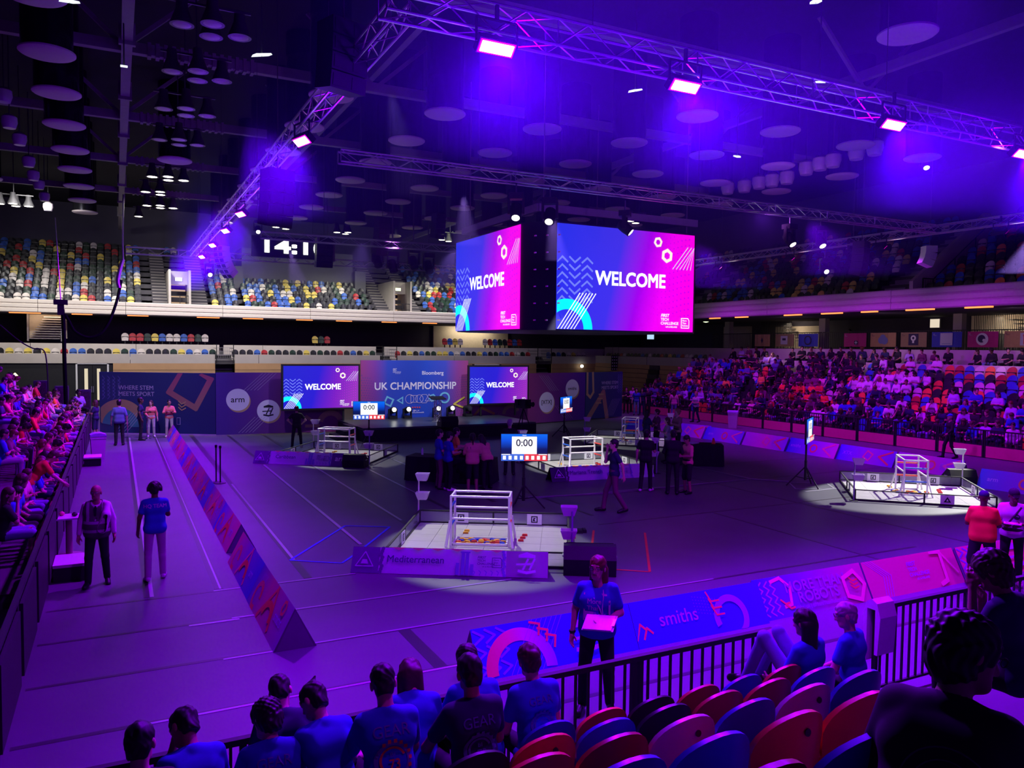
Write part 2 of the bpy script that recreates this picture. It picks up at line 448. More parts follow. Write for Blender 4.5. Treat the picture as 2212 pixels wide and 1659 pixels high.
struct('wall_back_top', MB().box(-14, 36, YF + 8.4, YF + 8.6, 6.5, 14.6), M_dark)

# --- left stand and near stand (the photographer's side)
def lz(i): return 0.37 * (i + 1)
dk = MB()
for i in range(13): dk.box(-1.13 - .8 * (i + 1), -1.13 - .8 * i, 10.2 if i else 13.5, 46, 0, lz(i))
struct('stand_tier_left', dk, M_step)
struct('stand_deck_left', MB().box(-1.95, -1.13, 8.0, 13.4, 0, .18), M_step)
dk = MB()
for i in range(11): dk.box(-1.0, 30, 5.45 - .8 * (i + 1), 5.45 - .8 * i, 0, lz(i) if i < 6 else lz(5))
struct('stand_tier_near', dk, M_step)

# --- doors, vomitories and stairs in the stands
d = tag(thing('door_1', None, None, (0, 0, 0)), kind='structure')
fr = MB().box(-2.35, -2.25, YB - .08, YB + .1, 0, 2.84).box(-.55, -.45, YB - .08, YB + .1, 0, 2.84).box(-2.35, -.45, YB - .08, YB + .1, 2.74, 2.84)
fr.build('door_frame', M_white, d)
for k, (x0, x1) in enumerate(((-2.24, -1.41), (-1.39, -.56))):
    MB().box(x0, x1, YB, YB + .06, .02, 2.72).build('door_leaf', M_black, d)
    u = -1.78 if k == 0 else -1.02
    u = (-1.86, -1.66) if k == 0 else (-1.14, -.94)
    MB().box(u[0], u[1], YB - .02, YB, .4, 2.45).build('door_glass', lit('lit corridor glass', (1.0, .86, .6), .75), d)
    MB().box(-1.47 if k == 0 else -1.37, -1.43 if k == 0 else -1.33, YB - .06, YB - .02, .9, 1.3).build('door_handle', M_steel, d)
d2 = tag(thing('door_2', None, None, (0, 0, 0)), kind='structure')
MB().box(25.6, 25.75, YB - .2, YB - .05, 0, 2.75).box(28.0, 28.15, YB - .2, YB - .05, 0, 2.75).box(25.6, 28.15, YB - .2, YB - .05, 2.6, 2.75).build('door_frame', M_white, d2)
MB().box(25.75, 28.0, YB - .12, YB - .05, 0, 2.6).build('door_leaf', M_black, d2)
def vomitory(x0, x1, name_n, tall=2.5):
    """a doorway that opens through the upper seats, with steps either side"""
    w = MB().box(x0 - .15, x0, YF + .4, YF + 4.4, 6.5, 9.3).box(x1, x1 + .15, YF + .4, YF + 4.4, 6.5, 9.3).box(x0, x1, YF + 1.6, YF + 1.8, 8.35, 9.3)
    struct('wall_vomitory', w, M_conc)
    dd = tag(thing(f'door_{name_n}', None, None), kind='structure')
    MB().box(x0, x1, YF + 3.6, YF + 3.7, 6.5, 8.9).build('door_opening', lit('warm lit lobby', (.95, .62, .38), .62), dd)
    s = thing('exit_sign', 'green lit exit sign in the grey wall above the doorway, upper back stand' if name_n == 3 else 'lit exit sign above the slanted doorway near the hanging screens', 'sign', ((x0 + x1) / 2, YF + 1.56, 8.72))
    MB().box(-.24, .24, -.03, .03, -.13, .13).build('sign_box', M_white, s)
    MB().box(-.22, .22, -.04, -.03, -.11, .11).build('sign_face', lit('exit sign glow', (.85, 1.0, .55), 2.2), s)
    r = thing('guard_rail', 'black guard rail before the lit doorway of the upper back stand' if name_n == 3 else 'black guard rail before the doorway beside the hanging screens', 'railing', ((x0 + x1) / 2, YF + .45, 6.5))
    h = (x1 - x0) / 2
    MB().bar((-h, 0, 1.0), (h, 0, 1.0), .05, .05).bar((-h, 0, .55), (h, 0, .55), .03, .03).build('rail', M_black, r)
    for u in (-h, 0, h): MB().bar((u, 0, 0), (u, 0, 1.0), .04, .04).build('post', M_black, r)
def stair(x0, x1, n=20):
    b = MB()
    for i in range(n): b.box(x0, x1, YF + .4 + .4 * i, YF + .8 + .4 * i, 6.5, 6.56 + .24 * i, 0); 
    for i in range(n): b.box(x0 + .04, x1 - .04, YF + .38 + .4 * i, YF + .42 + .4 * i, 6.55 + .24 * i, 6.6 + .24 * i, 1)
    struct('stair_back', b, [M_step, mat('pale stair nosing', (.36, .33, .30), .6)])
stair(2.3, 3.3); vomitory(3.45, 4.6, 3); stair(4.75, 5.95)
stair(18.5, 19.6); vomitory(19.75, 21.0, 4); stair(21.2, 22.2)
# control room box above block two of the back stand
struct('wall_control_room', MB().box(8.7, 17.4, YF + 4.3, YF + 8.3, 8.6, 11.6).box(8.0, 8.7, YF + 3.6, YF + 8, 8.2, 10.1).box(17.4, 18.3, YF + 3.6, YF + 8, 8.2, 10.2), mat('control room grey', (.12, .12, .14), .6))
# right stand: sloping concrete side wall of a stair through the upper seats
struct('wall_stair_right', MB().prism([(34.9, 6.7), (34.9, 7.6), (40.5, 11.4), (41.0, 11.4), (41.0, 9.0), (37, 6.8)], 25.3, 25.5, 1), M_conc)
struct('wall_stair_right', MB().prism([(34.9, 6.7), (34.9, 7.6), (40.5, 11.4), (41.0, 11.4), (41.0, 9.0), (37, 6.8)], 45.6, 45.8, 1), M_conc)
b = MB()
for i in range(20): b.box(34.9 + .4 * i, 35.3 + .4 * i, 26.6, 27.8, 6.5, 6.7 + .24 * i)
for i in range(20): b.box(34.9 + .4 * i, 35.3 + .4 * i, 42.6, 43.8, 6.5, 6.7 + .24 * i)
struct('stair_right_upper', b, M_beam)
for y, lab in ((25.35, 'black hand rail sloping up beside the concrete stair wall, right upper stand'),):
    r = thing('hand_rail', lab, 'railing', (35, y - .5, 6.7))
    MB().tube([(0, 0, 1.0), (.8, 0, 1.0), (5.6, 0, 4.4)], .03, 6).build('rail', M_black, r)
    for u, z in ((0, 1.0), (.8, 1.0), (2.4, 2.1), (4.0, 3.25)): MB().bar((u, 0, max(0, z - 1.0)), (u, 0, z), .04, .04).build('post', M_black, r)
    for k in range(6): MB().bar((.13 * k + .05, 0, 0), (.13 * k + .05, 0, .95), .02, .02).build('baluster', M_black, r)
# balcony strip lights and concourse columns
strips = [(-6.1, -4.35), (-2.6, -1.4), (.7, 2.0), (5.1, 6.6), (8.2, 9.6), (12.0, 13.2), (15.0, 16.2), (18.6, 19.8), (22, 23.2)]
for k, (a, b_) in enumerate(strips):
    tag(MB().box(a, b_, YF + .1, YF + .25, 5.98, 6.04).build('strip_light', M_orange), f'orange strip light under the back balcony, {nth(k)} from the left', 'light', 'orange strip lights under the back balcony')
for k, (a, b_) in enumerate(((38.5, 37.6), (36.2, 35.2), (32.3, 31.1), (29.7, 28.4), (27.2, 26.3), (24.7, 23.3), (21.8, 20.6), (19.0, 17.6))):
    tag(MB().box(XF + .1, XF + .25, b_ * 1.03, a * 1.03, 6.13, 6.2).build('strip_light', M_orange), f'orange strip light under the right balcony, {nth(k)} from the hanging screen', 'light', 'orange strip lights under the right balcony')
for k, y in enumerate((45.2, 36.3, 27.1)):
    struct(f'column_{k + 1}', MB().box(41.2, 41.6, y - .25, y + .25, 3.5, 6.4), M_conc)
# lit lobby walls behind the right concourse
struct('wall_right_lobby', MB().box(44.3, 44.5, 39.2, 43.4, 4.2, 5.9).box(44.3, 44.5, 46, 49, 4.2, 6), mat('lobby plaster', (.6, .52, .42), .8))
struct('wall_right_lobby', MB().box(44.3, 44.5, 24.0, 28.3, 5.2, 6.4), mat('lobby plaster', (.6, .52, .42), .8))
struct('wall_back_lobby', MB().box(25.5, 33, 65.8, 66, 3.6, 6.0), mat('lobby plaster', (.6, .52, .42), .8))
struct('wall_left_lobby', MB().box(-5.2, -3.0, 61.5, 62, 4.4, 6.0), mat('lobby plaster', (.6, .52, .42), .8))
area('lobby_light', (43.2, 41, 6.1), (44.3, 41, 4.5), 60, (1, .8, .55), .4, 3)
area('lobby_light', (43.2, 26, 6.1), (44.3, 26, 5.0), 60, (1, .8, .55), .4, 3)
area('lobby_light', (29, 64.8, 5.9), (29, 66, 4.5), 70, (1, .85, .6), 4, .4)
area('lobby_light', (-4.2, 60.5, 5.9), (-4.2, 62, 5), 22, (1, .70, .45), 2, .4)
b = MB()
for i in range(10): b.box(-5.2 + .1 * i, -3.4 + .02 * i, 61.0 - .04 * i, 61.3, 4.35 + .16 * i, 4.41 + .16 * i)
b.box(-3.35, -3.25, 61.0, 61.3, 4.2, 6).box(-5.3, -5.2, 61, 61.3, 4.2, 6)
struct('stair_lobby', b, M_beam)

# stairs that come down through the gaps in the low parapets of the back stand
for k, (x0, x1, lab) in enumerate(((6.15, 7.35, 'above the purple backdrop, left'), (18.05, 19.25, 'behind the middle backdrop'), (31.55, 32.95, 'right of the stage screens'))):
    b = MB()
    for i in range(10): b.box(x0, x1, YB + 1.6 - .3 * i, YB + 1.9 - .3 * i, 0, 3.4 - .33 * i, 0).box(x0 + .03, x1 - .03, YB + 1.57 - .3 * i, YB + 1.6 - .3 * i, 3.33 - .33 * i, 3.39 - .33 * i, 1)
    struct('stair_parapet', b, [M_black, M_beam])
    r = thing('guard_rail', 'black stair guard rail in the parapet gap ' + lab, 'railing', (x0, YB, 2.8), 0, 'parapet stair rails')
    for u in (0.04, x1 - x0 - .04):
        m_ = MB()
        for z in (.3, .55, .8, 1.05, 1.3): m_.bar((u, -.15, z), (u, 1.7, z), .03, .03)
        m_.build('rail', M_black, r); MB().bar((u, -.15, 0), (u, -.15, 1.35), .05, .05).build('post', M_black, r)
    m_ = MB()
    for z in (.35, .6, .85, 1.1): m_.bar((.04, -.15, z), (x1 - x0 - .04, -.15, z), .025, .025)
    for i in range(9): m_.bar((.04 + (x1 - x0 - .08) * i / 8, -.15, .35), (.04 + (x1 - x0 - .08) * i / 8, -.15, 1.1), .02, .02)
    m_.build('gate_grille', M_rail if 'M_rail' in globals() else M_beam, r)
# ------------------------------------------------------------------ roof steel, light pipes, house lights
for k, (y, x0, x1) in enumerate(((17.9, -13, 30), (25.35, -13, 30), (32.9, -13, 30), (40.6, -13, 30), (48.7, -13, 30))):
    b = MB().box(x0, x1, y - .12, y + .12, 12.45, 12.75)
    for i in range(14): b.box(.9 + i * .22, 1.0 + i * .22, y - .16, y + .16, 12.4, 12.8)
    struct('roof_beam', b, M_beam)
b = MB().box(.22, .5, 6, 64, 12.4, 12.72)
for i in range(10): b.box(.15, .57, 8 + i * 5.4, 8.15 + i * 5.4, 12.3, 12.9)
struct('roof_beam', b, M_beam)
for x in (7.7, 22.0): struct('roof_beam', MB().box(x - .1, x + .1, 6, 64, 13.0, 13.3), M_beam)
b = MB()
for y in (17.9, 25.35, 32.9, 40.6):
    for x in (-8, 0.3, 7.7, 22): b.bar((x, y, 12.6), (x + 2.2, y, 14.6), .12, .12).bar((x, y, 12.6), (x - 2.2, y, 14.6), .12, .12)
struct('roof_brace', b, M_beam)
M_pipe = mat('mirror lined pipe', (0.045, 0.045, 0.06), 0.2, 0.8, vary=0.1, scale=1)
M_diff = mat('opal diffuser', (0.62, 0.54, 0.56), 0.5, vary=0.06)
# four-lamp house light clusters; the far ones are switched on
M_lampon = lit('house lamp on', (1.0, .93, .75), 9.0)
M_lampoff = mat('house lamp glass off', (.55, .48, .52), .35, vary=.05)
M_can = mat('lamp can', (.10, .10, .11), .4, .5)
CLUST = []
def cluster(pos, on, n, label):
    CLUST.append(pos)
    t = thing('house_light', label, 'ceiling light', pos, 0, 'clusters of round house lights')
    MB().bar((-.9, 0, .55), (.9, 0, .55), .05, .05).bar((0, -.5, .55), (0, .5, .55), .05, .05).bar((0, 0, .55), (0, 0, 14.6 - pos[2]), .04, .04).build('hanger', M_can, t)
    for u, v in ((-.62, -.05), (.05, .38), (.0, -.42), (.66, .1))[:n]:
        l = MB().lathe([(.12, .6), (.14, .35), (.26, .04), (.27, 0)], 16).build('lamp', M_can, t, smooth=True, loc=(u, v, 0))
        MB().lathe([(.01, -.01), (.18, -.005), (.25, .01)], 16).build('lens', M_lampon if on else M_lampoff, l, smooth=True)
for k, (px, py) in enumerate(((455, 67), (425, 165), (400, 243), (385, 308))):
    p = fl(px, py, 11.4); cluster(tuple(p), False, 4, f'cluster of four unlit round house lights, {nth(k)} down below the grey roof beam')
for px, py, n, lab in ((362, 386, 4, 'cluster of four glowing house lights nearest to the long grey roof beam'), (345, 418, 3, 'cluster of three glowing house lights, second down the lit column'),
                       (345, 447, 4, 'cluster of four glowing house lights, third down the lit column'), (325, 470, 1, 'single glowing house light lowest in the lit column'),
                       (30, 443, 4, 'glowing house lights above the far end of the left stand'), (618, 493, 3, 'glowing house lights just above the truss over the clock'),
                       (748, 504, 3, 'three glowing house lights above the back truss, right of the clock'), (972, 520, 2, 'pair of glowing house lights beside the left hanging screen'),
                       (1165, 537, 4, 'small glowing lights seen through the gap between the hanging screens'), (1380, 480, 2, 'two small glowing lights above the right hanging screen')):
    z = 11.4; p = fl(px, py, z)
    if p[1] > 66: p = at(px, py, 1, 63.0)
    cluster(tuple(p), True, n, lab)
pipe0 = thing('light_pipe', '', 'ceiling light', (0, 0, 11.5))
MB().lathe([(.60, .02), (.60, 3.1)], 28).build('pipe', M_pipe, pipe0, smooth=True)
MB().lathe([(.02, -.03), (.45, -.025), (.62, 0), (.66, .03), (.66, .07), (.60, .09)], 32).build('diffuser', M_diff, pipe0, smooth=True)
grid = [(-1.5, y) for y in (16, 19.8, 23.6, 27.2, 31, 34.9, 38.7, 42.7, 46.8, 50.9)] + [(2.2, 34.7), (-5.2, 27.2), (-5.2, 34.9), (-5.2, 42.7)]
for x in (5.8, 9.45, 13.0, 16.6, 20.2, 23.9, 27.6):
    for y in (12.4, 19.8, 23.5, 27.2, 31.0, 34.8, 38.7, 42.6, 46.6, 50.8):
        if (x == 5.8 and y < 22) or (y == 19.8 and x in (9.45, 13.0)) or (y == 12.4 and x != 16.6): continue
        grid.append((x, y))
grid = [g for g in grid if all(math.hypot(g[0] - c[0], g[1] - c[1]) > 1.75 for c in CLUST)]
cols = sorted({g[0] for g in grid})
colname = {c: nth(i) for i, c in enumerate(cols)}
for k, (x, y) in enumerate(grid):
    i = sorted(g[1] for g in grid if g[0] == x).index(y)
    lab = f'round ceiling light pipe, {nth(i)} from near in {colname[x]} row from the left'
    if k == 0: pipe0.location = (x, y, 11.5); tag(pipe0, lab, group='round light pipes in the roof')
    else: dup(pipe0, (x, y, 11.5), 0, lab, 'round light pipes in the roof')
for x, y in ((2, 50), (2, 57), (-6, 55), (9, 56), (16, 57), (24, 58)):
    spot('house_lamp_light', (x, y, 11.2), (x, y + 3.5, 3), 1500, WHITE, 120, 0.8, 0.4)
for x in (-4, 8, 20): area('back_stand_light', (x, 47, 11.5), (x, 60, 5), 240, (1, .95, .88), 1.5, .6, 105)
area('hall_light', (14, 35, 13.8), (14, 35, 0), 36, (.34, .10, 1.0), 18, 24)
area('concourse_violet', (14, 52, 9), (14, 62, 4.5), 150, (.42, .30, 1.0), 30, 1.0, 120)  # added violet fill for the dark back walls, no lamp there

# ------------------------------------------------------------------ trusses
M_alu = mat('truss aluminium', (0.62, 0.62, 0.66), 0.32, 0.85, vary=0.06)
def truss(p, q, label, size=.3, pitch=.5):
    p, q = Vector(p), Vector(q); L = (q - p).length
    t = thing('lighting_truss', label, 'truss', p, math.atan2(q.y - p.y, q.x - p.x), 'aluminium trusses above the floor')
    h = size / 2
    for y in (-h, h):
        for z in (-h, h): MB().tube([(0, y, z), (L, y, z)], .027, 8).build('chord', M_alu, t, smooth=True)
    b = MB(); n = int(L / pitch)
    for i in range(n):
        a, c = L * i / n, L * (i + 1) / n; s = 1 if i % 2 else -1
        for y in (-h, h): b.tube([(a, y, -h * s), (c, y, h * s)], .013, 5, cap=False)
        for z in (-h, h): b.tube([(a, -h * s, z), (c, h * s, z)], .012, 5, cap=False)
        if i % 5 == 0:
            for y in (-h, h): b.tube([(a, y, -h), (a, y, h)], .014, 5, cap=False)
    b.build('bracing', M_alu, t)
    w = MB()
    for i in range(max(2, int(L / 7))): x = L * (i + .5) / max(2, int(L / 7)); w.tube([(x, 0, h), (x, 0, 14.6 - p.z)], .008, 4)
    w.build('hanging_wire', M_can, t)
    return t
truss((3.4, 10.85, 9.0), (31.5, 10.85, 9.0), 'nearest lighting truss running across the top of the hall with three bright lamps', .4, .55)
truss((3.75, 11.1, 9.0), (3.75, 45.5, 9.0), 'long lighting truss running away on the left, with a row of bright lamps')
truss((5.2, 20.2, 9.0), (28.9, 20.2, 9.0), 'lighting truss running across above the two hanging screens')
truss((29.2, 11.1, 9.0), (29.2, 45.5, 9.0), 'lighting truss running away in front of the right upper seats')
truss((5.8, 36.2, 9.0), (19.0, 36.2, 9.0), 'short lighting truss just above the lit clock')
truss((.5, 45.8, 9.0), (28.9, 45.8, 9.0), 'farthest lighting truss, in front of the back balcony seats', .35)
# LED floods that hang from them
M_floodface = lit('flood face', (1.0, .80, 1.0), 14.0)
M_floodrim = lit('flood rim', (1.0, 0.0, .75), 4.0)
flood_labels = ['bright violet LED flood on the nearest truss, leftmost', 'bright violet LED flood on the nearest truss, above the right hanging screen', 'bright violet LED flood on the nearest truss, above the right stand',
                'bright violet LED flood on the nearest truss, cut by the right edge', 'largest lit LED flood on the long left truss', 'second lit LED flood down the long left truss', 'third lit LED flood down the long left truss',
                'fourth lit LED flood down the long left truss', 'last lit LED flood on the long left truss, beside the purple speaker'] + [f'LED flood on the right truss facing the right stand, {nth(i)} from near' for i in range(5)]
for (p, aim, c, e), lab in zip(FLOODS, flood_labels):
    d = Vector(aim) - Vector(p); th = math.atan2(d.y, d.x) - PI / 2
    t = thing('flood_lamp', lab, 'lamp', p, th, 'LED floods on the trusses')
    Mx = Matrix.Rotation(R(42), 4, 'X')
    MB().box(-.30, .30, -.12, .12, 0.0, .14, M=Mx).build('housing', M_black, t)
    MB().box(-.28, .28, -.10, .10, -.012, 0.0, M=Mx).build('rim', M_floodrim, t)
    MB().box(-.255, .255, -.08, .08, -.02, -.012, M=Mx).build('face', M_floodface, t)
    MB().bar((-.33, 0, .05), (-.33, 0, .4), .03, .03).bar((.33, 0, .05), (.33, 0, .4), .03, .03).bar((-.33, 0, .4), (.33, 0, .4), .03, .03).bar((0, 0, .4), (0, 0, .62), .05, .05).build('yoke', M_black, t)
# moving head spots
M_lens = lit('spot lens', (1.0, .98, .9), 7.0)
M_lensoff = mat('dark lens', (.06, .06, .08), .1, .3, vary=0)
def moving_head(pos, aim, label, on=True, up=False, size=1.0, group='moving head spots on the trusses'):
    t = thing('moving_head', label, 'lamp', pos, 0, group)
    k = -1 if up else 1
    d = Vector(aim) - Vector(pos); th = math.atan2(d.y, d.x) - PI / 2
    MB().box(-.17, .17, -.14, .14, 0 if up else -.02, .12 if up else .12, 0).build('base', M_black, t)
    t.rotation_euler[2] = th
    y = MB()
    for s in (-1, 1): y.bar((s * .17, 0, .08 if up else .02), (s * .17, 0, .42 if up else -.36), .05, .1)
    y.bar((-.19, 0, .10 if up else .02), (.19, 0, .10 if up else .02), .08, .05)
    y.build('yoke', M_black, t)
    dl = Vector((0, d.xy.length, d.z)).normalized()
    q = dl.to_track_quat('Z', 'Y').to_matrix().to_4x4()
    c = Matrix.Translation((0, 0, .36 if up else -.3)) @ q
    MB().lathe([(.05, -.2), (.13, -.17), (.14, .02), (.125, .16), (.13, .2), (.12, .21)], 18, M=c).build('head', M_black, t, smooth=True)
    MB().lathe([(.005, .222), (.07, .218), (.105, .205)], 18, M=c).build('lens', M_lens if on else M_lensoff, t)
    if not up: MB().tube([(0, 0, .05), (0, 0, ((8.87 if pos[2] < 8.8 else 14.6) - pos[2]) / size)], .02, 6).build('clamp', M_can, t)
    if size != 1: t.scale = (size,) * 3
    return t
heads = [((1115, 441), 20.2, 'moving head spot lit white, left of the pair above the left hanging screen'), ((1188, 451), 20.2, 'moving head spot lit white, right of the pair above the hanging screens'),
         ((1350, 478), 20.9, 'small lit moving head just above the top edge of the right hanging screen'), ((1706, 506), 20.4, 'moving head on the middle truss right of the screens, the nearer to the screens'), ((1772, 510), 20.4, 'moving head on the middle truss right of the screens, the farther from the screens')]
for (p, y, lab) in heads:
    q = at(p[0], p[1] - 12, 1, y); moving_head(tuple(q), (7.0, 14.6, 0) if p[0] < 1300 else (22, 14, 0), lab, size=1.25)
for px, py, lab in ((815, 541, 'unlit moving head under the far truss, first right of the clock'), (848, 553, 'unlit moving head under the far truss, second right of the clock'), (893, 546, 'unlit moving head under the far truss, third right of the clock'), (925, 556, 'unlit moving head under the far truss, beside the left hanging screen')):
    q = at(px, py, 1, 45.6); moving_head(tuple(q), (q[0], 38, 0), lab, False, size=2.0)
for px, py, lab in ((1843, 530, 'lit moving head on the right truss beside the black speaker block'), (1782, 573, 'small lit moving head in front of the right upper seats'), (2000, 342, 'small lit round lamp high above the right stand')):
    q = at(px, py - 8, 0, 29.4); moving_head(tuple(q), (24, 14, 0), lab, size=1.2)
for px, py, lab in ((452, 580, 'small lit spot under the purple speaker at the end of the left truss'), (707, 560, 'small lit spot right of the clock'), (557, 487, 'small pale lamp left above the clock')):
    q = at(px, py - 5, 1, 44.8); moving_head(tuple(q), (6, 30, 0), lab, size=1.2)
# ------------------------------------------------------------------ speakers in the air
def line_array(pos, rotz, n, label, lean=8, m=M_black, w=.7):
    t = thing('line_array', label, 'speaker', pos, rotz)
    z = 0; y = 0; a = 0
    for i in range(n):
        Mx = Matrix.Translation((0, y, z)) @ Matrix.Rotation(R(a), 4, 'X')
        c = MB().box(-w / 2, w / 2, -.22, .25, -.27, 0, M=Mx).build('cabinet', m, t)
        MB().box(-w / 2 + .04, -.06, -.232, -.221, -.23, -.04, M=Mx).box(.06, w / 2 - .04, -.232, -.221, -.23, -.04, M=Mx).build('grille', M_black, c)
        y += .28 * math.sin(R(a)); z -= .28 * math.cos(R(a)); a += lean
    MB().tube([(0, 0, -.05), (0, 0, 14.6 - pos[2])], .015, 5).build('chain', M_can, t)
    return t
line_array(tuple(at(478, 532, 1, 44.0)), R(-60), 6, 'curved line array speaker glowing purple at the far end of the left truss', 9, mat('pale grey speaker', (.5, .5, .55), .5), .75)
line_array(tuple(at(2008, 532, 0, 30.5)), R(60), 3, 'small purple lit hanging speaker below the right truss', 12, mat('pale grey speaker', (.5, .5, .55), .5), .5)
for px, py, ax, v, n, lab in ((742, 52, 1, 13.2, 4, 'big black speaker column hanging beside the nearest truss corner'), (600, 368, 1, 20.3, 5, 'black speaker column hanging on the long left truss'), (826, 470, 1, 40.0, 7, 'black speaker column hanging behind the clock, right of it'),
                           (1862, 522, 0, 27.4, 5, 'black speaker block on the right truss'), (948, 462, 1, 42.0, 5, 'black speaker column between clock and hanging screens')):
    line_array(tuple(at(px, py, ax, v)), R(20), n, lab, 3)
# rows of pale lantern heads on curved bars high at both sides
M_lant = mat('pale lantern can', (.55, .5, .55), .3, vary=.2)
def lantern_row(pts, label, gname, r):
    for k, p in enumerate(pts):
        t = thing('lantern', f'pale round lantern head, {nth(k)} along the {label}', 'lamp', tuple(p), R(30 * k), gname)
        MB().lathe([(r * .5, r), (r, r * .6), (r * 1.05, -r * .2), (r * .8, -r)], 12).build('can', M_lant, t, smooth=True)
        MB().tube([(0, 0, r), (0, 0, 14.6 - p[2])], .02, 5).build('drop_rod', M_can, t)
lantern_row([at(px, py, 0, -3.2) for px, py in ((8, 205), (20, 262), (42, 300), (62, 348), (72, 378), (84, 398), (96, 424), (104, 446))], 'curved row above the left stand', 'lantern row above the left stand', .24)
lantern_row([at(px, py, 0, 25.7) for px, py in ((1572, 405), (1608, 401), (1640, 393), (1668, 388), (1700, 382), (1742, 362), (1772, 352), (1800, 345), (1850, 328), (1890, 318))], 'curved row above the right stand', 'lantern row above the right stand', .3)
# bright glints: mirrored reflector lamps under the roof
for px, py, lab in ((1372, 204, 'angular bright reflector lamp hanging in the blue haze left of the lamps'), (1592, 344, 'angular bright reflector lamp right of the hanging screens'), (1762, 15, 'large bright striped reflector at the top edge of the photo'), (1770, 186, 'small bright reflector behind the nearest truss'),
                    (150, 14, 'bright lamp tip at the top left corner'), (565, 128, 'thin bright lamp on the roof beam'), (268, 152, 'small bright lamp on the long grey roof beam')):
    p = fl(px, py, 11.2); t = thing('reflector_lamp', lab, 'lamp', tuple(p), R(px % 90))
    MB().prism([(-.24, 0), (.26, .17), (.22, .20), (-.2, .07)], -.08, .08, 1).build('reflector', lit('bright reflector', (.85, .95, 1.0), 1.3), t)
    MB().tube([(0, 0, .08), (0, 0, 14.6 - p[2])], .02, 5).build('rod', M_can, t)
# ------------------------------------------------------------------ artwork shared by the lit screens
E_white = lit('screen white', (1, 1, 1), 1.25); E_cyan = gradient('screen ring', [(0, (0, .75, 1)), (.5, (.1, 1, .75)), (1, (.95, 1, .9))], 0, -.5, .5, emit=1.3)
E_pale = lit('screen pale', (.75, .7, 1.0), 1.0); E_chev = lit('screen chevron', (.17, .22, .95), 1.0); E_dot = lit('screen dot', (.62, 0, .85), 1.0)
E_nut = lit('screen nut', (1.0, .85, .8), 1.1)
def hexnut(a, u, v, r, m, k=6, hole=.52, rot=10):
    n = k; pts = []
    a.layer += 1; y = -a.layer * a.step; vs = []
    for q in (r, r * hole):
        vs += [(u + q * math.cos(R(rot + 360 * i / n)), y, v + q * math.sin(R(rot + 360 * i / n))) for i in range(n)]
    a.mb.add(vs, [(i, (i + 1) % n, (i + 1) % n + n, i + n) for i in range(n)], a._m(m))
def ftc_logo(a, u, v, s, m):
    """stacked wordmark"""
    a.text(u, v + s * .9, 'FIRST', s * .62, m, .02, 'LEFT', .25); a.text(u, v + s * .32, 'TECH', s * .58, m, .012, 'LEFT'); a.text(u, v - s * .24, 'CHALLENGE', s * .58, m, .012, 'LEFT')
    a.text(u + s * .9, v - s * .75, 'UK & IRELAND', s * .32, m, .01, 'LEFT')
def more_logo(a, u, v, s, m, ink=None):
    """square outline with the three stacked words"""
    h = s / 2
    a.stroke([(u - h, v - h), (u + h, v - h), (u + h, v + h * .55), (u + h * .7, v + h), (u - h, v + h)], s * .07, m, True)
    for k, w in enumerate(('More', 'Than', 'Robots')): a.text(u - h * .78, v + h * (.52 - .52 * k), w, s * .26, m, .01, 'LEFT')
def welcome(name, parent, w, h, loc, rotz=0.0, power=1.0, matp='', rx=1.0):
    scr = MB().box(-w / 2, w / 2, 0, .02, -h / 2, h / 2)
    g = gradient('welcome' + matp, [(0, (.02, .03, .88)), (.42, (.05, .03, .85)), (.62, (.36, 0, .85)), (.8, (.92, 0, .95)), (1, (1.0, 0, .82))] if not matp else
                 [(0, (.01, .012, .62)), (.45, (.02, .01, .66)), (.75, (.2, .01, .55)), (1, (.3, .03, .5))], 0, -w * .5, w * .45, emit=power, angle=R(-14))
    g.cycles.emission_sampling = 'AUTO'
    o = scr.build(name, g, parent, loc=loc, rotz=rotz)
    a = Art(.002)
    # half-tone wave
    for i in range(13):
        for j in range(15):
            u = w * (.13 + .03 * i); v = h * (.48 - .06 * j) - .3 * math.sin(i * .4) * h * .12
            if v < -h * .35 or u > w * .48 or v > h * .47: continue
            r = w * .0055 * (.4 + .08 * i); a.poly([(u + r, v), (u, v + r), (u - r, v), (u, v - r)], E_dot); a.layer -= 1
    a.layer += 1
    for i in range(3): a.chevrons(-w * .465 + i * w * .085, -h * .21, 1, 6, w * .085, h * .075, w * .011, E_chev, 'alt' if i % 2 else True); a.layer -= 1
    a.layer += 1
    a.ring(-w * .43, -h * .5 + .002, h * .29, h * .19, E_cyan, 40, 0, 180, clip=(-w / 2, w / 2, -h / 2, h / 2))
    a.stripes(-w * .49, -h * .495, 6, w * .022, h * .42, 55, w * .006, E_white)
    a.text(0.02 * w, .0, 'WELCOME', h * .19, E_white, .03, sx=.92)
    hexnut(a, w * .215, h * .40, h * .055, E_nut); hexnut(a, w * .285, h * .27, h * .075, E_nut, rot=25)
    a.stripes(w * .33, h * .14, 6, w * .028, h * .30, 50, w * .005, E_pale)
    ftc_logo(a, w * .245, -h * .40, h * .07, E_white); more_logo(a, w * .435, -h * .41, h * .10, E_white)
    a.mb.v = [(min(max(x, -w * .498), w * .498), y, min(max(z, -h * .498), h * .498)) for x, y, z in a.mb.v]
    a.build('screen_pattern', o)
    return o
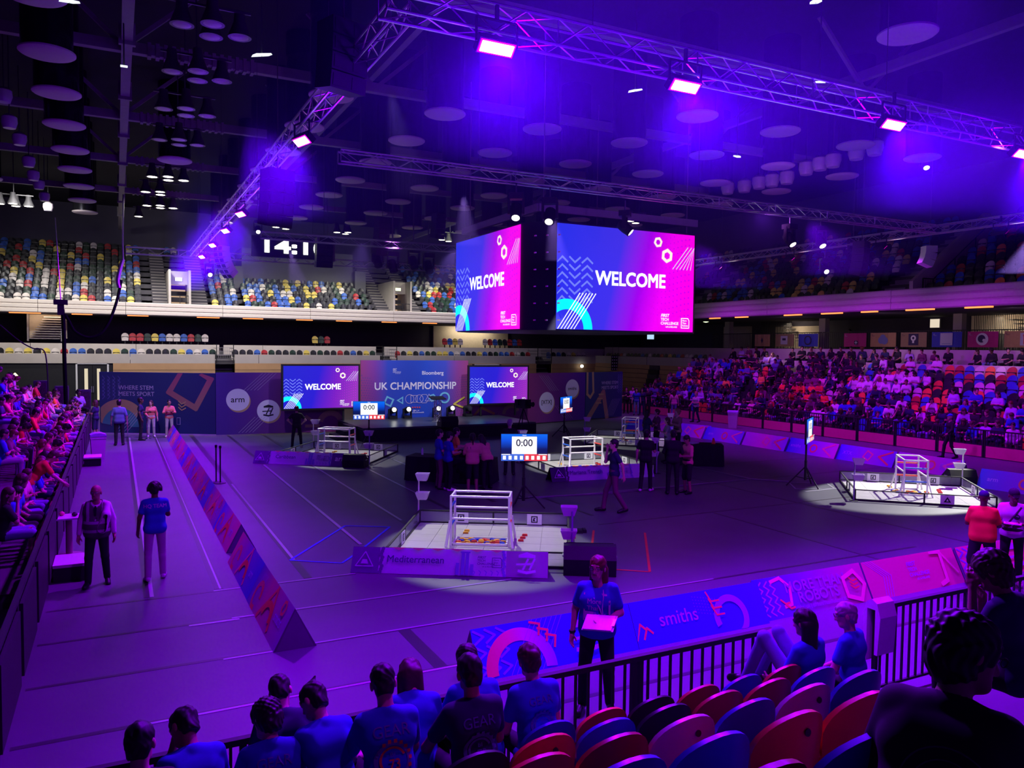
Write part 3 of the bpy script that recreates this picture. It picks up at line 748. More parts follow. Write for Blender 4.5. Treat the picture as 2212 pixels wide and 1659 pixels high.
# hanging four-sided screen
sc = thing('hanging_screen_cube', 'large hanging cube of lit screens reading WELCOME above the centre of the floor', 'screen', (15.65, 25.7, 4.7))
poly = [(12.84, 22.15), (18.55, 22.15), (19.4, 23.06), (19.4, 28.43), (18.5, 29.3), (12.84, 29.3), (12.02, 28.43), (12.02, 23.06)]
MB().prism([(x - 15.65, y - 25.7) for x, y in poly], 0, 3.55, 2).build('cube_body', mat('navy black casing', (.012, .010, .03), .5), sc)
b = MB()
for i in range(6):
    for j in range(3): b.box(-3.42 + .28 * j, -3.38 + .28 * j, -2.9 - .3 * j - .35, -2.85 - .3 * j - .3, .3 + .55 * i, .34 + .55 * i)
b.build('rivet', M_steel, sc)
welcome('screen', sc, 5.68, 3.45, ((12.84 + 18.52) / 2 - 15.65, 22.09 - 25.7, 1.76), power=1.0)
welcome('screen', sc, 5.45, 3.45, (11.95 - 15.65, (23.0 + 28.45) / 2 - 25.7, 1.76), rotz=-PI / 2, power=1.0)
b = MB()
for x, y in ((-3, -3), (3, -3), (3, 3), (-3, 3)): b.tube([(x, y, 3.5), (x, y, 9.9)], .02, 5)
b.bar((-3.3, -3.2, 4.0), (3.3, -3.2, 4.0), .12, .25).bar((-3.3, 3, 4.0), (3.3, 3, 4.0), .12, .25).bar((-3.3, -3.2, 4.0), (-3.3, 3, 4.0), .12, .25)
b.build('hanging_frame', M_beam, sc)
# lit clock
p = at(636, 536, 1, 39.0)
ck = thing('clock', 'large lit digital clock reading 14:10 hanging in front of the back balcony', 'clock', tuple(p))
MB().box(-2.0, 2.0, .02, .2, -.5, .5).build('clock_case', M_black, ck)
a = Art(.004); a.text(0, 0, '14:10', .84, lit('clock digits', (1, 1, 1), 3.0), .06, sx=1.8); a.build('digits', ck)
MB().tube([(-.9, .1, .5), (-.9, .1, 14.6 - p[2])], .015, 5).tube([(.9, .1, .5), (.9, .1, 14.6 - p[2])], .015, 5).build('hanging_wire', M_can, ck)
line_array(tuple(at(700, 515, 1, 37.9)), 0, 5, 'black speaker column that hides the last digit of the clock', 2, M_black, .78)
# cables on the left: hoist line, hanging cable bundle and its loop
def curve_thing(name, pts, r, m, label, cat):
    mb = MB(); P = [Vector(p) for p in pts]; Q = []
    for i in range(len(P) - 1):
        p0, p1, p2, p3 = P[max(i - 1, 0)], P[i], P[i + 1], P[min(i + 2, len(P) - 1)]
        for k in range(6):
            t = k / 6; Q.append(.5 * ((2 * p1) + (p2 - p0) * t + (2 * p0 - 5 * p1 + 4 * p2 - p3) * t * t + (3 * p1 - p0 - 3 * p2 + p3) * t ** 3))
    Q.append(P[-1]); mb.tube(Q, r, 8)
    return tag(mb.build(name, m, smooth=True), label, cat)
YC = 44.0
h = thing('chain_hoist', 'small black chain hoist box hanging in front of the left balcony front', 'hoist', tuple(at(131, 656, 1, YC)))
MB().box(-.3, .3, -.15, .15, -.05, .2).box(-.14, .14, -.12, .12, -.55, -.05).build('hoist_body', M_black, h)
tag(MB().tube([at(119, 470, 1, YC), at(131, 650, 1, YC)], .025, 6).build('hoist_cable', M_steel), 'thin grey hoist wire running up from the black hoist box', 'cable')
curve_thing('cable_bundle', [at(x, y, 1, YC) for x, y in ((135, 668), (138, 720), (139, 770), (141, 830), (143, 895))], .09, mat('cable rubber', (.006, .006, .007), .95, vary=0, spec=.05), 'thick black cable bundle hanging down from the hoist box to the floor', 'cable')
curve_thing('cable_loop', [at(x, y, 1, YC) for x, y in ((138, 690), (140, 680), (148, 692), (162, 716), (190, 729), (215, 722), (233, 700), (245, 672), (255, 640), (262, 605))], .07, mat('cable rubber', (.006, .006, .007), .95, vary=0, spec=.05), 'black cable hanging in a deep loop in front of the balcony front', 'cable')
curve_thing('wrapped_cable', [at(x, y, 1, YC) for x, y in ((258, 622), (255, 605), (260, 580), (266, 560))], [.05, .13, .14, .07][0] + .05, mat('silver cable wrap', (.5, .5, .5), .25, .6), 'silver wrapped cable bunch at the right end of the cable loop', 'cable')
curve_thing('riser_cable', [at(x, y, 1, YC) for x, y in ((266, 560), (265, 520), (266, 460), (267, 420))], .05, M_steel, 'pale cable rising from the wrapped bunch towards the roof beam', 'cable')
curve_thing('guy_cable', [at(x, y, 1, YC) for x, y in ((0, 702), (40, 735), (70, 752), (95, 758), (102, 800), (104, 860))], .03, M_black, 'thin black cable sagging from the left edge past the concrete parapet', 'cable')

# thin stage haze that hangs under the roof around the lamps
HZ = bpy.data.materials.new('stage haze'); HZ.use_nodes = True
_n = HZ.node_tree; _n.nodes.remove(_n.nodes['Principled BSDF'])
_v = _n.nodes.new('ShaderNodeVolumeScatter'); _v.inputs['Color'].default_value = (.34, .18, 1.0, 1); _v.inputs['Density'].default_value = 0.014
_n.links.new(_v.outputs[0], _n.nodes['Material Output'].inputs['Volume'])
tag(MB().box(2.4, 28.2, 4.0, 47, 6.8, 14.55).build('haze', HZ), 'thin violet stage haze hanging under the roof', 'haze', kind='stuff')
# ------------------------------------------------------------------ stage and backdrops
def hexnut2(a, u, v, r, m, k=6, hole=.62, rot=10): hexnut(a, u, v, r, m, k, hole, rot)
def panel_between(name, label, cat, p, q, z0, z1, front, thick=.06):
    """an upright printed panel from floor point p to floor point q, printed side towards the right-hand rule front"""
    L = math.hypot(q[0] - p[0], q[1] - p[1])
    t = thing(name, label, cat, ((p[0] + q[0]) / 2, (p[1] + q[1]) / 2, 0), math.atan2(q[1] - p[1], q[0] - p[0]))
    MB().box(-L / 2, L / 2, 0, thick, z0, z1).build('panel', front, t)
    return t, L
P_pale = mat('print pale lilac', (.62, .55, .80), .5, vary=.04); P_line = mat('print thin line', (.40, .33, .60), .5, vary=0)
P_navy2 = mat('print slate blue', (.10, .12, .38), .5, vary=0); P_gold = mat('print dusty gold', (.42, .26, .16), .5, vary=.05)
P_teal = mat('print teal', (.06, .22, .32), .5, vary=0); P_black = mat('print black', (.01, .01, .02), .5, vary=0)
P_white = mat('print white', (.85, .82, .9), .5, vary=0); P_red = mat('print red', (.75, .08, .12), .5, vary=0)
P_yell = mat('print yellow', (.80, .62, .10), .5, vary=0); P_lime = gradient('print lime teal', [(0, (.80, .70, .10)), (.5, (.5, .75, .3)), (1, (.2, .6, .8))], 2, -.3, .3)
P_dot = mat('print dot', (.16, .06, .30), .5, vary=0); P_orange = mat('print orange', (.80, .22, .08), .5, vary=0)
P_rose = gradient('print rose', [(0, (.30, .17, .13)), (1, (.30, .05, .16))], 2, .4, 2.6)
G_navy = gradient('navy backdrop print', [(0, (.02, .05, .17)), (1, (.012, .012, .14))], 0, -2.5, 2.5)
G_plum = gradient('plum backdrop print', [(0, (.06, .012, .28)), (1, (.19, .02, .14))], 0, -2.4, 2.4)
G_plum2 = gradient('plum backdrop print right', [(0, (.22, .03, .18)), (1, (.07, .012, .28))], 0, -2, 2)
t, L = panel_between('backdrop_panel', 'navy printed backdrop reading WHERE STEM MEETS SPORT with gold outline, far left', 'banner', fl(216, 938), fl(466, 942), .08, 2.82, G_navy)
a = Art()
a.chevrons(-L * .47, .85, 1, 1, .3, .2, .03, P_navy2, True)
for i in range(4): a.chevrons(-L * .46 + .24 * i, 1.72, 1, 6, .24, .16, .03, P_navy2, 'right')
a.text(-L * .335, 2.12, 'WHERE STEM', .27, P_line, .01, 'LEFT'); a.text(-L * .335, 1.84, 'MEETS SPORT', .27, P_line, .01, 'LEFT')
a.stroke([(1.02, 2.8), (.55, 1.95), (1.75, 1.25), (2.45, 2.55), (2.05, 2.8)], .26, P_rose)
a.ring(-1.7, .35, 1.25, .85, P_gold, 30, 30, 170, clip=(-L * .49, 1, .1, 2.7)); a.ring(-1.7, .35, .85, .45, P_teal, 30, 0, 170, clip=(-L * .49, 1, .1, 2.7))
a.stripes(-1.9, .15, 5, .13, 1.1, 50, .02, P_line)
for i in range(3): a.stroke([(.98, 1.55 - .14 * i), (1.12, 1.42 - .14 * i), (1.3, 1.52 - .14 * i)], .05, P_gold)
a.stroke([(.9, .5), (1.05, .5), (1.05, .8), (.9, .8)], .02, P_line, True)
a.mb.v = [(u, y, min(v, 2.80)) for u, y, v in a.mb.v]; a.build('printed_pattern', t)
t, L = panel_between('backdrop_panel', 'purple printed backdrop with two round sponsor discs, left of the stage', 'banner', fl(467, 942), fl(740, 934), .05, 2.85, G_plum)
def sponsor(a, u, v, r, txt, ts, back):
    a.disc(u + .05, v - .08, r, back); a.disc(u, v, r, P_pale)
    if txt: a.text(u, v, txt, ts, P_black, .012)
def h_logo(a, u, v, s, m):
    """crest: small roof, slanting letter with cross bar, ribbon"""
    a.poly([(u - .42 * s, v + .42 * s), (u, v + .56 * s), (u + .42 * s, v + .42 * s), (u + .42 * s, v + .28 * s), (u - .42 * s, v + .28 * s)], m)
    a.stroke([(u - .18 * s, v - .3 * s), (u + .05 * s, v + .2 * s)], .1 * s, m); a.stroke([(u + .15 * s, v - .3 * s), (u + .38 * s, v + .22 * s)], .1 * s, m)
    a.stroke([(u - .5 * s, v - .06 * s), (u + .3 * s, v - .02 * s)], .09 * s, m)
    a.stroke([(u - .4 * s, v - .38 * s), (u, v - .46 * s), (u + .4 * s, v - .38 * s)], .13 * s, m)
a = Art(); sponsor(a, -L * .335, 1.62, .50, 'arm', .38, P_gold); sponsor(a, -L * .10, 1.1, .50, '', 0, P_gold); h_logo(a, -L * .10, 1.1, .5, P_black)
a.stripes(-L * .29, 2.05, 5, .15, 1.15, 45, .014, P_line); a.stripes(-L * .33, .12, 5, .15, 1.0, 45, .014, P_line)
a.stroke([(L * .2, .35), (L * .3, .35), (L * .2, .8)], .14, P_gold); a.ring(L * .40, .45, .62, .36, P_gold, 24, 20, 170)
a.mb.v = [(u, y, min(v, 2.82)) for u, y, v in a.mb.v]; a.build('printed_pattern', t)
t, L = panel_between('backdrop_panel', 'purple printed backdrop with two round sponsor discs, right of the stage', 'banner', fl(1128, 918), fl(1263, 908), .05, 2.75, G_plum2)
a = Art(); sponsor(a, -L * .13, 1.15, .56, '[XTX]', .3, P_gold); sponsor(a, L * .28, 1.85, .52, 'smiths', .26, P_gold)
a.stripes(-L * .25, 2.62, 5, .15, 1.2, -45, .014, P_line); a.stripes(0, .95, 5, .15, 1.1, -45, .014, P_line)
a.mb.v = [(u, y, min(max(v, .06), 2.73)) for u, y, v in a.mb.v]; a.build('printed_pattern', t)
t, L = panel_between('backdrop_panel', 'navy printed backdrop with large gold arrow, far right of the stage', 'banner', fl(1264, 908), fl(1343, 901), .05, 2.75, G_navy)
a = Art(); a.text(-L * .08, 2.1, 'WHERE STEM', .26, P_line, .01, 'LEFT'); a.text(-L * .08, 1.82, 'MEETS SPORT', .26, P_line, .01, 'LEFT')
for i in range(3): a.chevrons(L * .38 + .18 * i, 1.6, 1, 7, .2, .15, .03, P_navy2, 'left')
a.stroke([(-L * .42, .12), (-.1, 1.55), (.25, .12)], .34, P_rose)
for i in range(3): a.stroke([(-.75 + .12 * i, .95 + .25 * i), (-.3 + .1 * i, .95 + .25 * i)], .08, P_gold)
a.stroke([(-L * .46, 2.72), (-L * .46, 1.5), (-L * .38, 1.3), (-L * .3, 1.6), (-L * .32, 2.72)], .16, P_gold); a.stripes(.1, .15, 6, .14, 1.2, 55, .014, P_line)
a.build('printed_pattern', t)
# stage deck
x0, x1 = float(fl(740, 910, .6)[0]), float(fl(1128, 915, .6)[0])
YS0, YS1 = 32.3, 36.5
st = thing('stage', 'low dark stage with black skirt in front of the UK championship backdrop', 'stage', (0, 0, 0))
MB().box(x0, x1 + 1, YS0, YS1, .52, .6).build('deck', mat('stage deck', (.05, .055, .075), .35, vary=.15, scale=2), st)
MB().box(x0, x1 + 1, YS0 - .02, YS0, 0, .52).box(x0 - .02, x0, YS0, YS1, 0, .52).box(x1 + 1, x1 + 1.02, YS0, YS1, 0, .52).build('skirt', M_black, st)
b = MB()
for k in range(3): b.box(x0 - .3 * (k + 1), x0 - .3 * k, 33.2, 34.6, 0, .6 - .2 * k)
tag(b.build('stage_steps', M_black), 'black steps at the left end of the stage', 'steps')
# middle backdrop
xa, xb = float(at(779, 840, 1, YS1)[0]), float(at(1011, 840, 1, YS1)[0]); Lm = xb - xa
ub = thing('backdrop_panel', 'bright blue and pink backdrop reading UK CHAMPIONSHIP standing on the stage', 'banner', ((xa + xb) / 2, YS1, .6))
G_mid = gradient('championship print', [(0, (.36, .05, .24)), (.12, (.22, .04, .34)), (.24, (.03, .07, .52)), (.6, (.02, .08, .58)), (.78, (.05, .07, .50)), (.9, (.28, .05, .30)), (1, (.42, .07, .26))], 0, -Lm / 2, Lm / 2)
MB().box(-Lm / 2, Lm / 2, 0, .06, 0, 2.83).build('panel', G_mid, ub)
a = Art()
for s in (-1, 1):
    for i in range(15):
        for j in range(17):
            u = s * (Lm * .49 - i * .115 - (j % 2) * .055); v = 2.1 - j * .12 - (0.02 * i * i * .12)
            r = .042 * (1 - i / 17)
            if v < .1 or abs(u) > Lm * .49 or v > 2.15 - .1 * i * .6: continue
            a.poly([(u + r, v), (u, v + r), (u - r, v), (u, v - r)], P_dot); a.layer -= 1
a.layer += 1
ftc_logo(a, -Lm * .215, 2.28, .13, P_white); a.text(.155 * Lm, 2.2, 'Bloomberg', .26, P_white, .014)
a.text(0, 1.55, 'UK CHAMPIONSHIP', .50, P_white, .02, sx=.97)
hexnut(a, -Lm * .25, .82, .30, P_lime, 4, .62, 20); hexnut(a, -Lm * .14, .86, .23, P_lime, 3, .5, 180); hexnut(a, Lm * .155, .95, .21, P_lime, 6, .62, 15); a.ring(Lm * .27, .95, .29, .2, P_lime)
for (k, c, r, n, ro) in ((0, -.06, .22, 24, 0), (1, -.02, .24, 4, 45), (2, .03, .2, 24, 0), (3, .075, .24, 6, 0), (4, .12, .23, 3, 90)):
    a.stroke([(c * Lm + r * math.cos(R(ro + 360 * i / n)), .92 + r * math.sin(R(ro + 360 * i / n))) for i in range(n)], .022, P_pale, True)
for i in range(4): a.disc(-.12 + .12 * i - .06, .5, .04, P_red, 12)
a.text(0, .34, '@ftc_uk', .09, P_white); a.text(0, .24, '#MoreThanRobotsUK', .09, P_white)
a.stroke([(Lm * .46, .95), (Lm * .36, .62), (Lm * .47, .4)], .09, P_yell)
a.build('printed_pattern', ub)
# print below the right lit screen
p, q = at(1011, 840, 1, YS1), at(1127, 840, 1, YS1)
t, L = panel_between('backdrop_panel', 'pink backdrop with gold angle and arc behind the right stage screen', 'banner', p, q, .02, 2.9, gradient('pink backdrop print', [(0, (.42, .08, .24)), (1, (.24, .03, .20))], 0, -1.5, 1.5))
a = Art(); a.stroke([(-L * .38, .62), (-L * .26, 1.0), (-L * .02, .66)], .13, P_yell); a.ring(L * .30, .62, .52, .32, P_gold, 24, 20, 180); a.build('printed_pattern', t)
# lit screens either side
for k, (px0, px1, py0, py1, lab) in enumerate(((612, 774, 791, 879, 'lit stage screen reading WELCOME in black frame, left of the stage backdrop'), (1015, 1139, 793, 869, 'lit stage screen reading WELCOME in black frame, right of the stage backdrop'))):
    A, B = at(px0, py0, 1, 35.9), at(px1, py1, 1, 35.9); w = B[0] - A[0]; h = A[2] - B[2] - .02
    h = w * .565; zc = float((A[2] + B[2]) / 2)
    t = thing('stage_screen', lab, 'screen', ((A[0] + B[0]) / 2, 35.9, 0))
    MB().box(-w / 2 - .08, w / 2 + .08, .03, .14, zc - h / 2 - .08, zc + h / 2 + .08).build('bezel', M_black, t)
    MB().box(-w / 2 - .08, w / 2 + .08, .0, .03, zc + h / 2, zc + h / 2 + .08).box(-w / 2 - .08, w / 2 + .08, .0, .03, zc - h / 2 - .08, zc - h / 2).box(-w / 2 - .08, -w / 2, 0, .03, zc - h / 2, zc + h / 2).box(w / 2, w / 2 + .08, 0, .03, zc - h / 2, zc + h / 2).build('frame', M_black, t)
    zb = .6 if k else 0
    MB().bar((-w * .3, .1, zb), (-w * .3, .1, zc), .08, .08).bar((w * .3, .1, .6), (w * .3, .1, zc), .08, .08).build('stand', M_black, t)
    welcome('screen', t, w, h, (0, .005, zc), power=1.0, matp=' stage')
# stage furniture
p = fl(945, 911, .6)
t = thing('lectern', 'silver truss lectern with flat top standing on the stage', 'lectern', tuple(p))
b = MB()
for x in (-.12, .12):
    for y in (-.12, .12): b.tube([(x, y, 0), (x, y, 1.05)], .018, 6)
for i in range(6):
    s = 1 if i % 2 else -1
    for y in (-.12, .12): b.tube([(-.12 * s, y, .175 * i), (.12 * s, y, .175 * (i + 1))], .01, 5)
    for x in (-.12, .12): b.tube([(x, -.12 * s, .175 * i), (x, .12 * s, .175 * (i + 1))], .01, 5)
b.build('truss_column', M_alu, t)
MB().prism([(-.25, 1.05), (.25, 1.15), (.25, 1.19), (-.25, 1.09)], -.35, .35, 0).build('top', M_black, t)
MB().box(-.2, .2, -.2, .2, 0, .02).build('base', M_steel, t)
for px, py, lab in ((838, 902, 'first moving head light on the stage floor, from the left'), (869, 901, 'second moving head light on the stage floor, from the left'), (928, 898, 'third moving head light on the stage floor, beside the lectern'),
                    (957, 897, 'fourth moving head light on the stage floor, right of the lectern'), (988, 895, 'fifth moving head light on the stage floor, turned away')):
    p = fl(px, py, .6); moving_head((p[0], min(p[1], 36.1), .6), (p[0] - (0 if px < 980 else -3), 20, 4 if px < 980 else 2), lab, px < 980, True, 1.15, 'moving head lights on the stage')
def wedge(pos, rotz, label, w=.75, k=1.0):
    t = thing('floor_monitor', label, 'speaker', pos, rotz)
    pr = [(-.28, 0), (.28, 0), (.33, .28), (.22, .48), (.08, .5), (-.3, .2)]
    MB().prism([(y * k, z * k) for y, z in pr], -w / 2, w / 2, 0).build('cabinet', M_black, t)
    n = Vector((0, -.3, .38)).normalized()
    MB().add([(-w / 2 + .04, -.285 * k, .225 * k), (w / 2 - .04, -.285 * k, .225 * k), (w / 2 - .04, .06 * k, .495 * k), (-w / 2 + .04, .06 * k, .495 * k)], [(0, 1, 2, 3)]).build('grille', mat('speaker grille', (.05, .045, .06), .45, vary=.3, scale=60), t, loc=(0, -.006, .008), fix=False)
    MB().bar((-w / 2 - .012, -.05, .28 * k), (-w / 2 - .012, .12, .28 * k), .02, .03).bar((w / 2 + .012, -.05, .28 * k), (w / 2 + .012, .12, .28 * k), .02, .03).build('handle', M_steel, t)
    return t
wedge(tuple(fl(967, 921, .6)), R(180), 'black floor monitor speaker on the front edge of the stage', .8, .9)
wedge((7.72, 11.95, 0), R(-31 + 180), 'large black floor monitor speaker at the corner of the Mediterranean field', .95, 1.1)
wedge((7.22, 25.85, 0), R(-35 + 180), 'black floor monitor speaker at the right end of the Caribbean banner', .75, .9)
wedge((23.3, 15.1, 0), R(150), 'black floor monitor speaker behind the right-hand field', .8, 1.05)

# ------------------------------------------------------------------ playing fields
M_tile = mat('foam tile grey', (.40, .39, .375), .75, vary=.10, scale=3)
M_glass = mat('clear wall panel', (.55, .58, .62), .12, vary=0, alpha=.20)
M_pvc = mat('white pvc tube', (.80, .78, .78), .35, vary=.04)
M_bluebar = mat('blue bar', (.02, .12, .62), .4, vary=.05); M_redbar = mat('red bar', (.72, .05, .04), .4, vary=.05)
M_bin = mat('milky plastic', (.72, .70, .72), .35, vary=.04)
M_samp = {'yellow': mat('yellow block', (.85, .45, .03), .45, vary=.08), 'red': mat('red block', (.72, .03, .03), .45, vary=.08), 'blue': mat('blue block', (.02, .05, .60), .45, vary=.08)}
random.seed(4)
S_ = 1.72
def field_matrix(c, u): return Matrix.Translation((c[0], c[1], 0)) @ Matrix.Rotation(math.atan2(u[1], u[0]), 4, 'Z')
def tag_sign(M, x, y, z, rot, t, tri=False):
    Mx = Matrix.Translation((x, y, z)) @ Matrix.Rotation(rot, 4, 'Z')
    o = MB().box(-.17, .17, -.004, .004, -.12, .12, M=Mx).build('tag_sign', M_white, t)
    a = Art(.003)
    if tri: a.poly([(-.09, -.07), (.09, -.07), (0, .08)], P_black); a.poly([(-.03, -.04), (.03, -.04), (0, .02)], P_white)
    else:
        a.rect(-.075, .075, -.075, .075, P_black); a.rect(-.05, .05, -.05, .05, P_white); a.poly([(-.04, -.04), (.03, -.04), (.0, .0), (.04, .03), (-.02, .04)], P_black)
    a.build('tag_print', o, M=Mx @ Matrix.Translation((0, -.005, 0)))
def field(name, c, u, front_wall=True):
    ang = math.atan2(u[1], u[0])
    t = thing('playing_field', f'{name} with grey foam tiles and clear low walls', 'playing field', (c[0], c[1], 0), ang, 'robot playing fields on the floor')
    b = MB()
    for i in range(6):
        for j in range(6): b.box(-S_ + i * S_ / 3 + .004, -S_ + (i + 1) * S_ / 3 - .004, -S_ + j * S_ / 3 + .004, -S_ + (j + 1) * S_ / 3 - .004, .004, .018)
    b.box(-S_, S_, -S_, S_, 0, .006); b.build('tile', M_tile, t)
    for k, (rot, yy) in enumerate(((0, -S_), (PI / 2, -S_), (PI, -S_), (-PI / 2, -S_))):
        Mx = Matrix.Rotation(rot, 4, 'Z')
        fr = MB().box(-S_, S_, yy - .02, yy + .02, .29, .315, M=Mx).box(-S_, S_, yy - .02, yy + .02, 0, .05, M=Mx)
        for x in (-S_, 0, S_): fr.box(x - .018, x + .018, yy - .018, yy + .018, .05, .29, M=Mx)
        f = fr.build('wall_rail', M_black, t)
        MB().box(-S_ + .02, S_ - .02, yy - .004, yy + .004, .05, .29, M=Mx).build('wall_pane', M_glass, f)
    tag_sign(None, -.75, S_ - .03, .16, 0, t); tag_sign(None, .95, S_ - .03, .16, 0, t); tag_sign(None, -S_ + .03, -.3, .16, PI / 2, t); tag_sign(None, S_ - .03, .3, .16, -PI / 2, t)
    if not front_wall: tag_sign(None, .55, -S_ - .03, .17, 0, t, True)
    return t, ang
def goal_frame(name, c, ang):
    t = thing('goal_frame', f'white tube frame with blue and red bars in the middle of {name}', 'frame', (c[0], c[1], .018), ang, 'white tube frames in the fields')
    for y in (-.3, .3):
        for z in ((1.02, .56) if y < 0 else (1.02, .68)): MB().tube([(-.6, y, z), (.6, y, z)], .024, 8).build('crossbar', M_pvc, t, smooth=True)
    for x, m in ((-.6, M_bluebar), (.6, M_redbar)):
        MB().tube([(x, -.3, 1.02), (x, .3, 1.02)], .02, 8).build('end_bar', M_pvc, t, smooth=True)
        for z in (.80, .42): MB().tube([(x, -.3, z), (x, .3, z)], .024, 8).build('coloured_bar', m, t, smooth=True)
        for y in (-.3, .3):
            MB().bar((x, y, .0), (x, y, 1.04), .045, .045).build('post', M_pvc, t)
            MB().bar((x * 1.02, y, .52), (x * 1.14, y * 1.45, .0), .05, .03).build('brace', M_pvc, t)
    b = MB()
    for p, q in (((-.55, -.28), (.55, -.28)), ((-.55, .28), (.55, .28)), ((-.55, -.28), (-.55, .28)), ((.55, -.28), (.55, .28))): b.bar((*p, .03), (*q, .03), .03, .04)
    b.build('floor_frame', M_pvc, t)
def basket_pole(c, ang, x, y, side, label, m):
    w = Matrix.Translation((c[0], c[1], 0)) @ Matrix.Rotation(ang, 4, 'Z')
    t = thing('basket_pole', label, 'basket stand', tuple(w @ Vector((x, y, .0))), ang, 'basket poles at the field corners')
    MB().tube([(0, 0, 0), (0, 0, 1.1)], .02, 8).build('pole', m, t, smooth=True)
    MB().box(-.1, .1, -.1, .1, 0, .012).build('foot', M_black, t)
    for z in (.56, 1.0):
        dx, dy = side; cx_, cy_ = dx * .1, dy * .1; b = MB(); v = []
        for (h, zz) in ((.10, 0), (.155, .17), (.145, .17), (.09, .012)): v += [(cx_ - h, cy_ - h * .8, z + zz), (cx_ + h, cy_ - h * .8, z + zz), (cx_ + h, cy_ + h * .8, z + zz), (cx_ - h, cy_ + h * .8, z + zz)]
        f = [(3, 2, 1, 0), (12, 13, 14, 15)]
        for r in range(3): f += [(r * 4 + i, r * 4 + (i + 1) % 4, r * 4 + 4 + (i + 1) % 4, r * 4 + 4 + i) for i in range(4)]
        b.add(v, f); b.build('basket', M_bin, t)
samp0 = {}
def sample(col, p, rot, label, group, tilt=0):
    if col not in samp0:
        b = MB(); w, d, h = .058, .026, .026
        b.prism([(-w, .0), (w, .0), (w, h * .9), (w * .8, h * 1.6), (-w * .8, h * 1.6), (-w, h * .9)], -d, d, 1)
        o = b.build('game_block', M_samp[col]); samp0[col] = o
    else: o = samp0[col].copy(); COL.objects.link(o)
    o.location = p; o.rotation_euler = (tilt, 0, rot); tag(o, label, 'block', group)
def blocks(name, c, ang, n, red_side=True):
    w = Matrix.Translation((c[0], c[1], 0)) @ Matrix.Rotation(ang, 4, 'Z'); taken = []; k = 0
    cols = ['yellow'] * 5 + ['red'] * 2 + ['blue'] * 3
    for i in range(n):
        for _ in range(40):
            x, y = random.uniform(-.47, .47), random.uniform(-.21, .21)
            if all((x - a) ** 2 + (y - b) ** 2 > .092 ** 2 for a, b in taken): break
        else: continue
        taken.append((x, y)); col = cols[(i * 7 + int(abs(x) * 10)) % 10]
        p = w @ Vector((x, y, .02)); sample(col, p, ang + random.uniform(-.5, .5), f'{col} block lying in the pile inside the white frame of {name}', f'{col} blocks piled in {name}')
    for i in range(3):
        p = w @ Vector((.82 + .03 * i, .2 + .24 * i, .02)); sample('red', p, ang, f'red block in the short row right of the white frame, {name}', f'row of red blocks in {name}')
        if i < 2: p = w @ Vector((-.42, .75 + .2 * i, .02)); sample('yellow', p, ang, f'yellow block of the loose pair behind the white frame, {name}', f'pair of yellow blocks in {name}')
B_pale = mat('print pale lavender', (.60, .58, .78), .5, vary=.05, scale=3); B_plum = mat('print violet', (.16, .03, .30), .5, vary=.05); B_ink = mat('print dark ink', (.06, .04, .22), .5, vary=0)
B_col = mat('print column blue', (.22, .24, .62), .5, vary=0); B_gold = mat('print sand', (.80, .62, .30), .5, vary=0); B_grey = mat('print grey violet', (.34, .26, .42), .5, vary=.05)
B_teal = mat('print pale teal', (.50, .62, .68), .5, vary=.05, scale=3); B_navy = mat('print dark navy', (.02, .025, .07), .5, vary=0)
def field_banner(label, P0, u, L, title, end, pale=B_pale, dark=B_plum, endm=B_grey):
    ang = math.atan2(u[1], u[0]); t = thing('field_banner', label, 'banner', (P0[0], P0[1], 0), ang, 'sloping banners before the fields')
    Hh, lean = .42, .22
    MB().prism([(0, 0), (lean, Hh), (lean + .02, Hh), (lean + .3, .0), (lean + .27, 0), (lean + .005, Hh - .03), (.02, 0)], 0, L, 0).build('board', M_black, t)
    M = Matrix.Rotation(-math.atan2(lean, Hh), 4, 'X'); SL = math.hypot(Hh, lean)
    a = Art(.002); a.rect(0, L, .005, SL, pale); a.rect(0, L * .14, .005, SL, dark); a.rect(L * .79, L, .005, SL, endm)
    for i in range(9): a.disc(L * (.15 + .004 * (i % 3)), .03 + .052 * i, .035, dark, 10); a.disc(L * (.782 - .004 * (i % 3)), .03 + .052 * i, .03, B_col, 10)
    for i in range(6): a.poly([(L * (.2 + .1 * i), SL), (L * (.24 + .1 * i), SL - .05), (L * (.28 + .1 * i), SL)], B_gold)
    s = L * .07; a.stroke([(s - .16, .12), (s + .16, .12), (s, .38)], .018, P_pale, True); a.poly([(s - .07, .16), (s + .07, .16), (s + .04, .24), (s - .04, .24)], P_pale)
    a.text(L * .33, SL * .54, title, .178, B_ink, .012)
    a.text(L * .35, SL * .22, 'powered by teamwork' if False else '', .05, B_ink) if False else None
    for x, h in ((.545, .22), (.572, .40), (.594, .40), (.618, .2)): a.rect(L * x - .03, L * x + .03, .01, h * SL / .47, B_col)
    a.rect(L * .558, L * .608, SL * .84, SL * .90, B_col); ftc_logo(a, L * .645, SL * .5, .10, B_ink); more_logo(a, L * .745, SL * .5, .17, B_ink)
    for i in range(5): a.stroke([(L * (.63 + .03 * i), .01), (L * (.635 + .03 * i), .06), (L * (.625 + .03 * i), .09)], .014, B_col)
    if end == 'arm': a.text(L * .895, SL * .5, 'arm', .27, P_white, .012)
    elif end: h_logo(a, L * .895, SL * .5, .36, P_pale)
    a.build('printed_pattern', t, M=M, loc=(0, -.002, 0))
def unit(x, y): h = math.hypot(x, y); return (x / h, y / h)
FIELDS = []
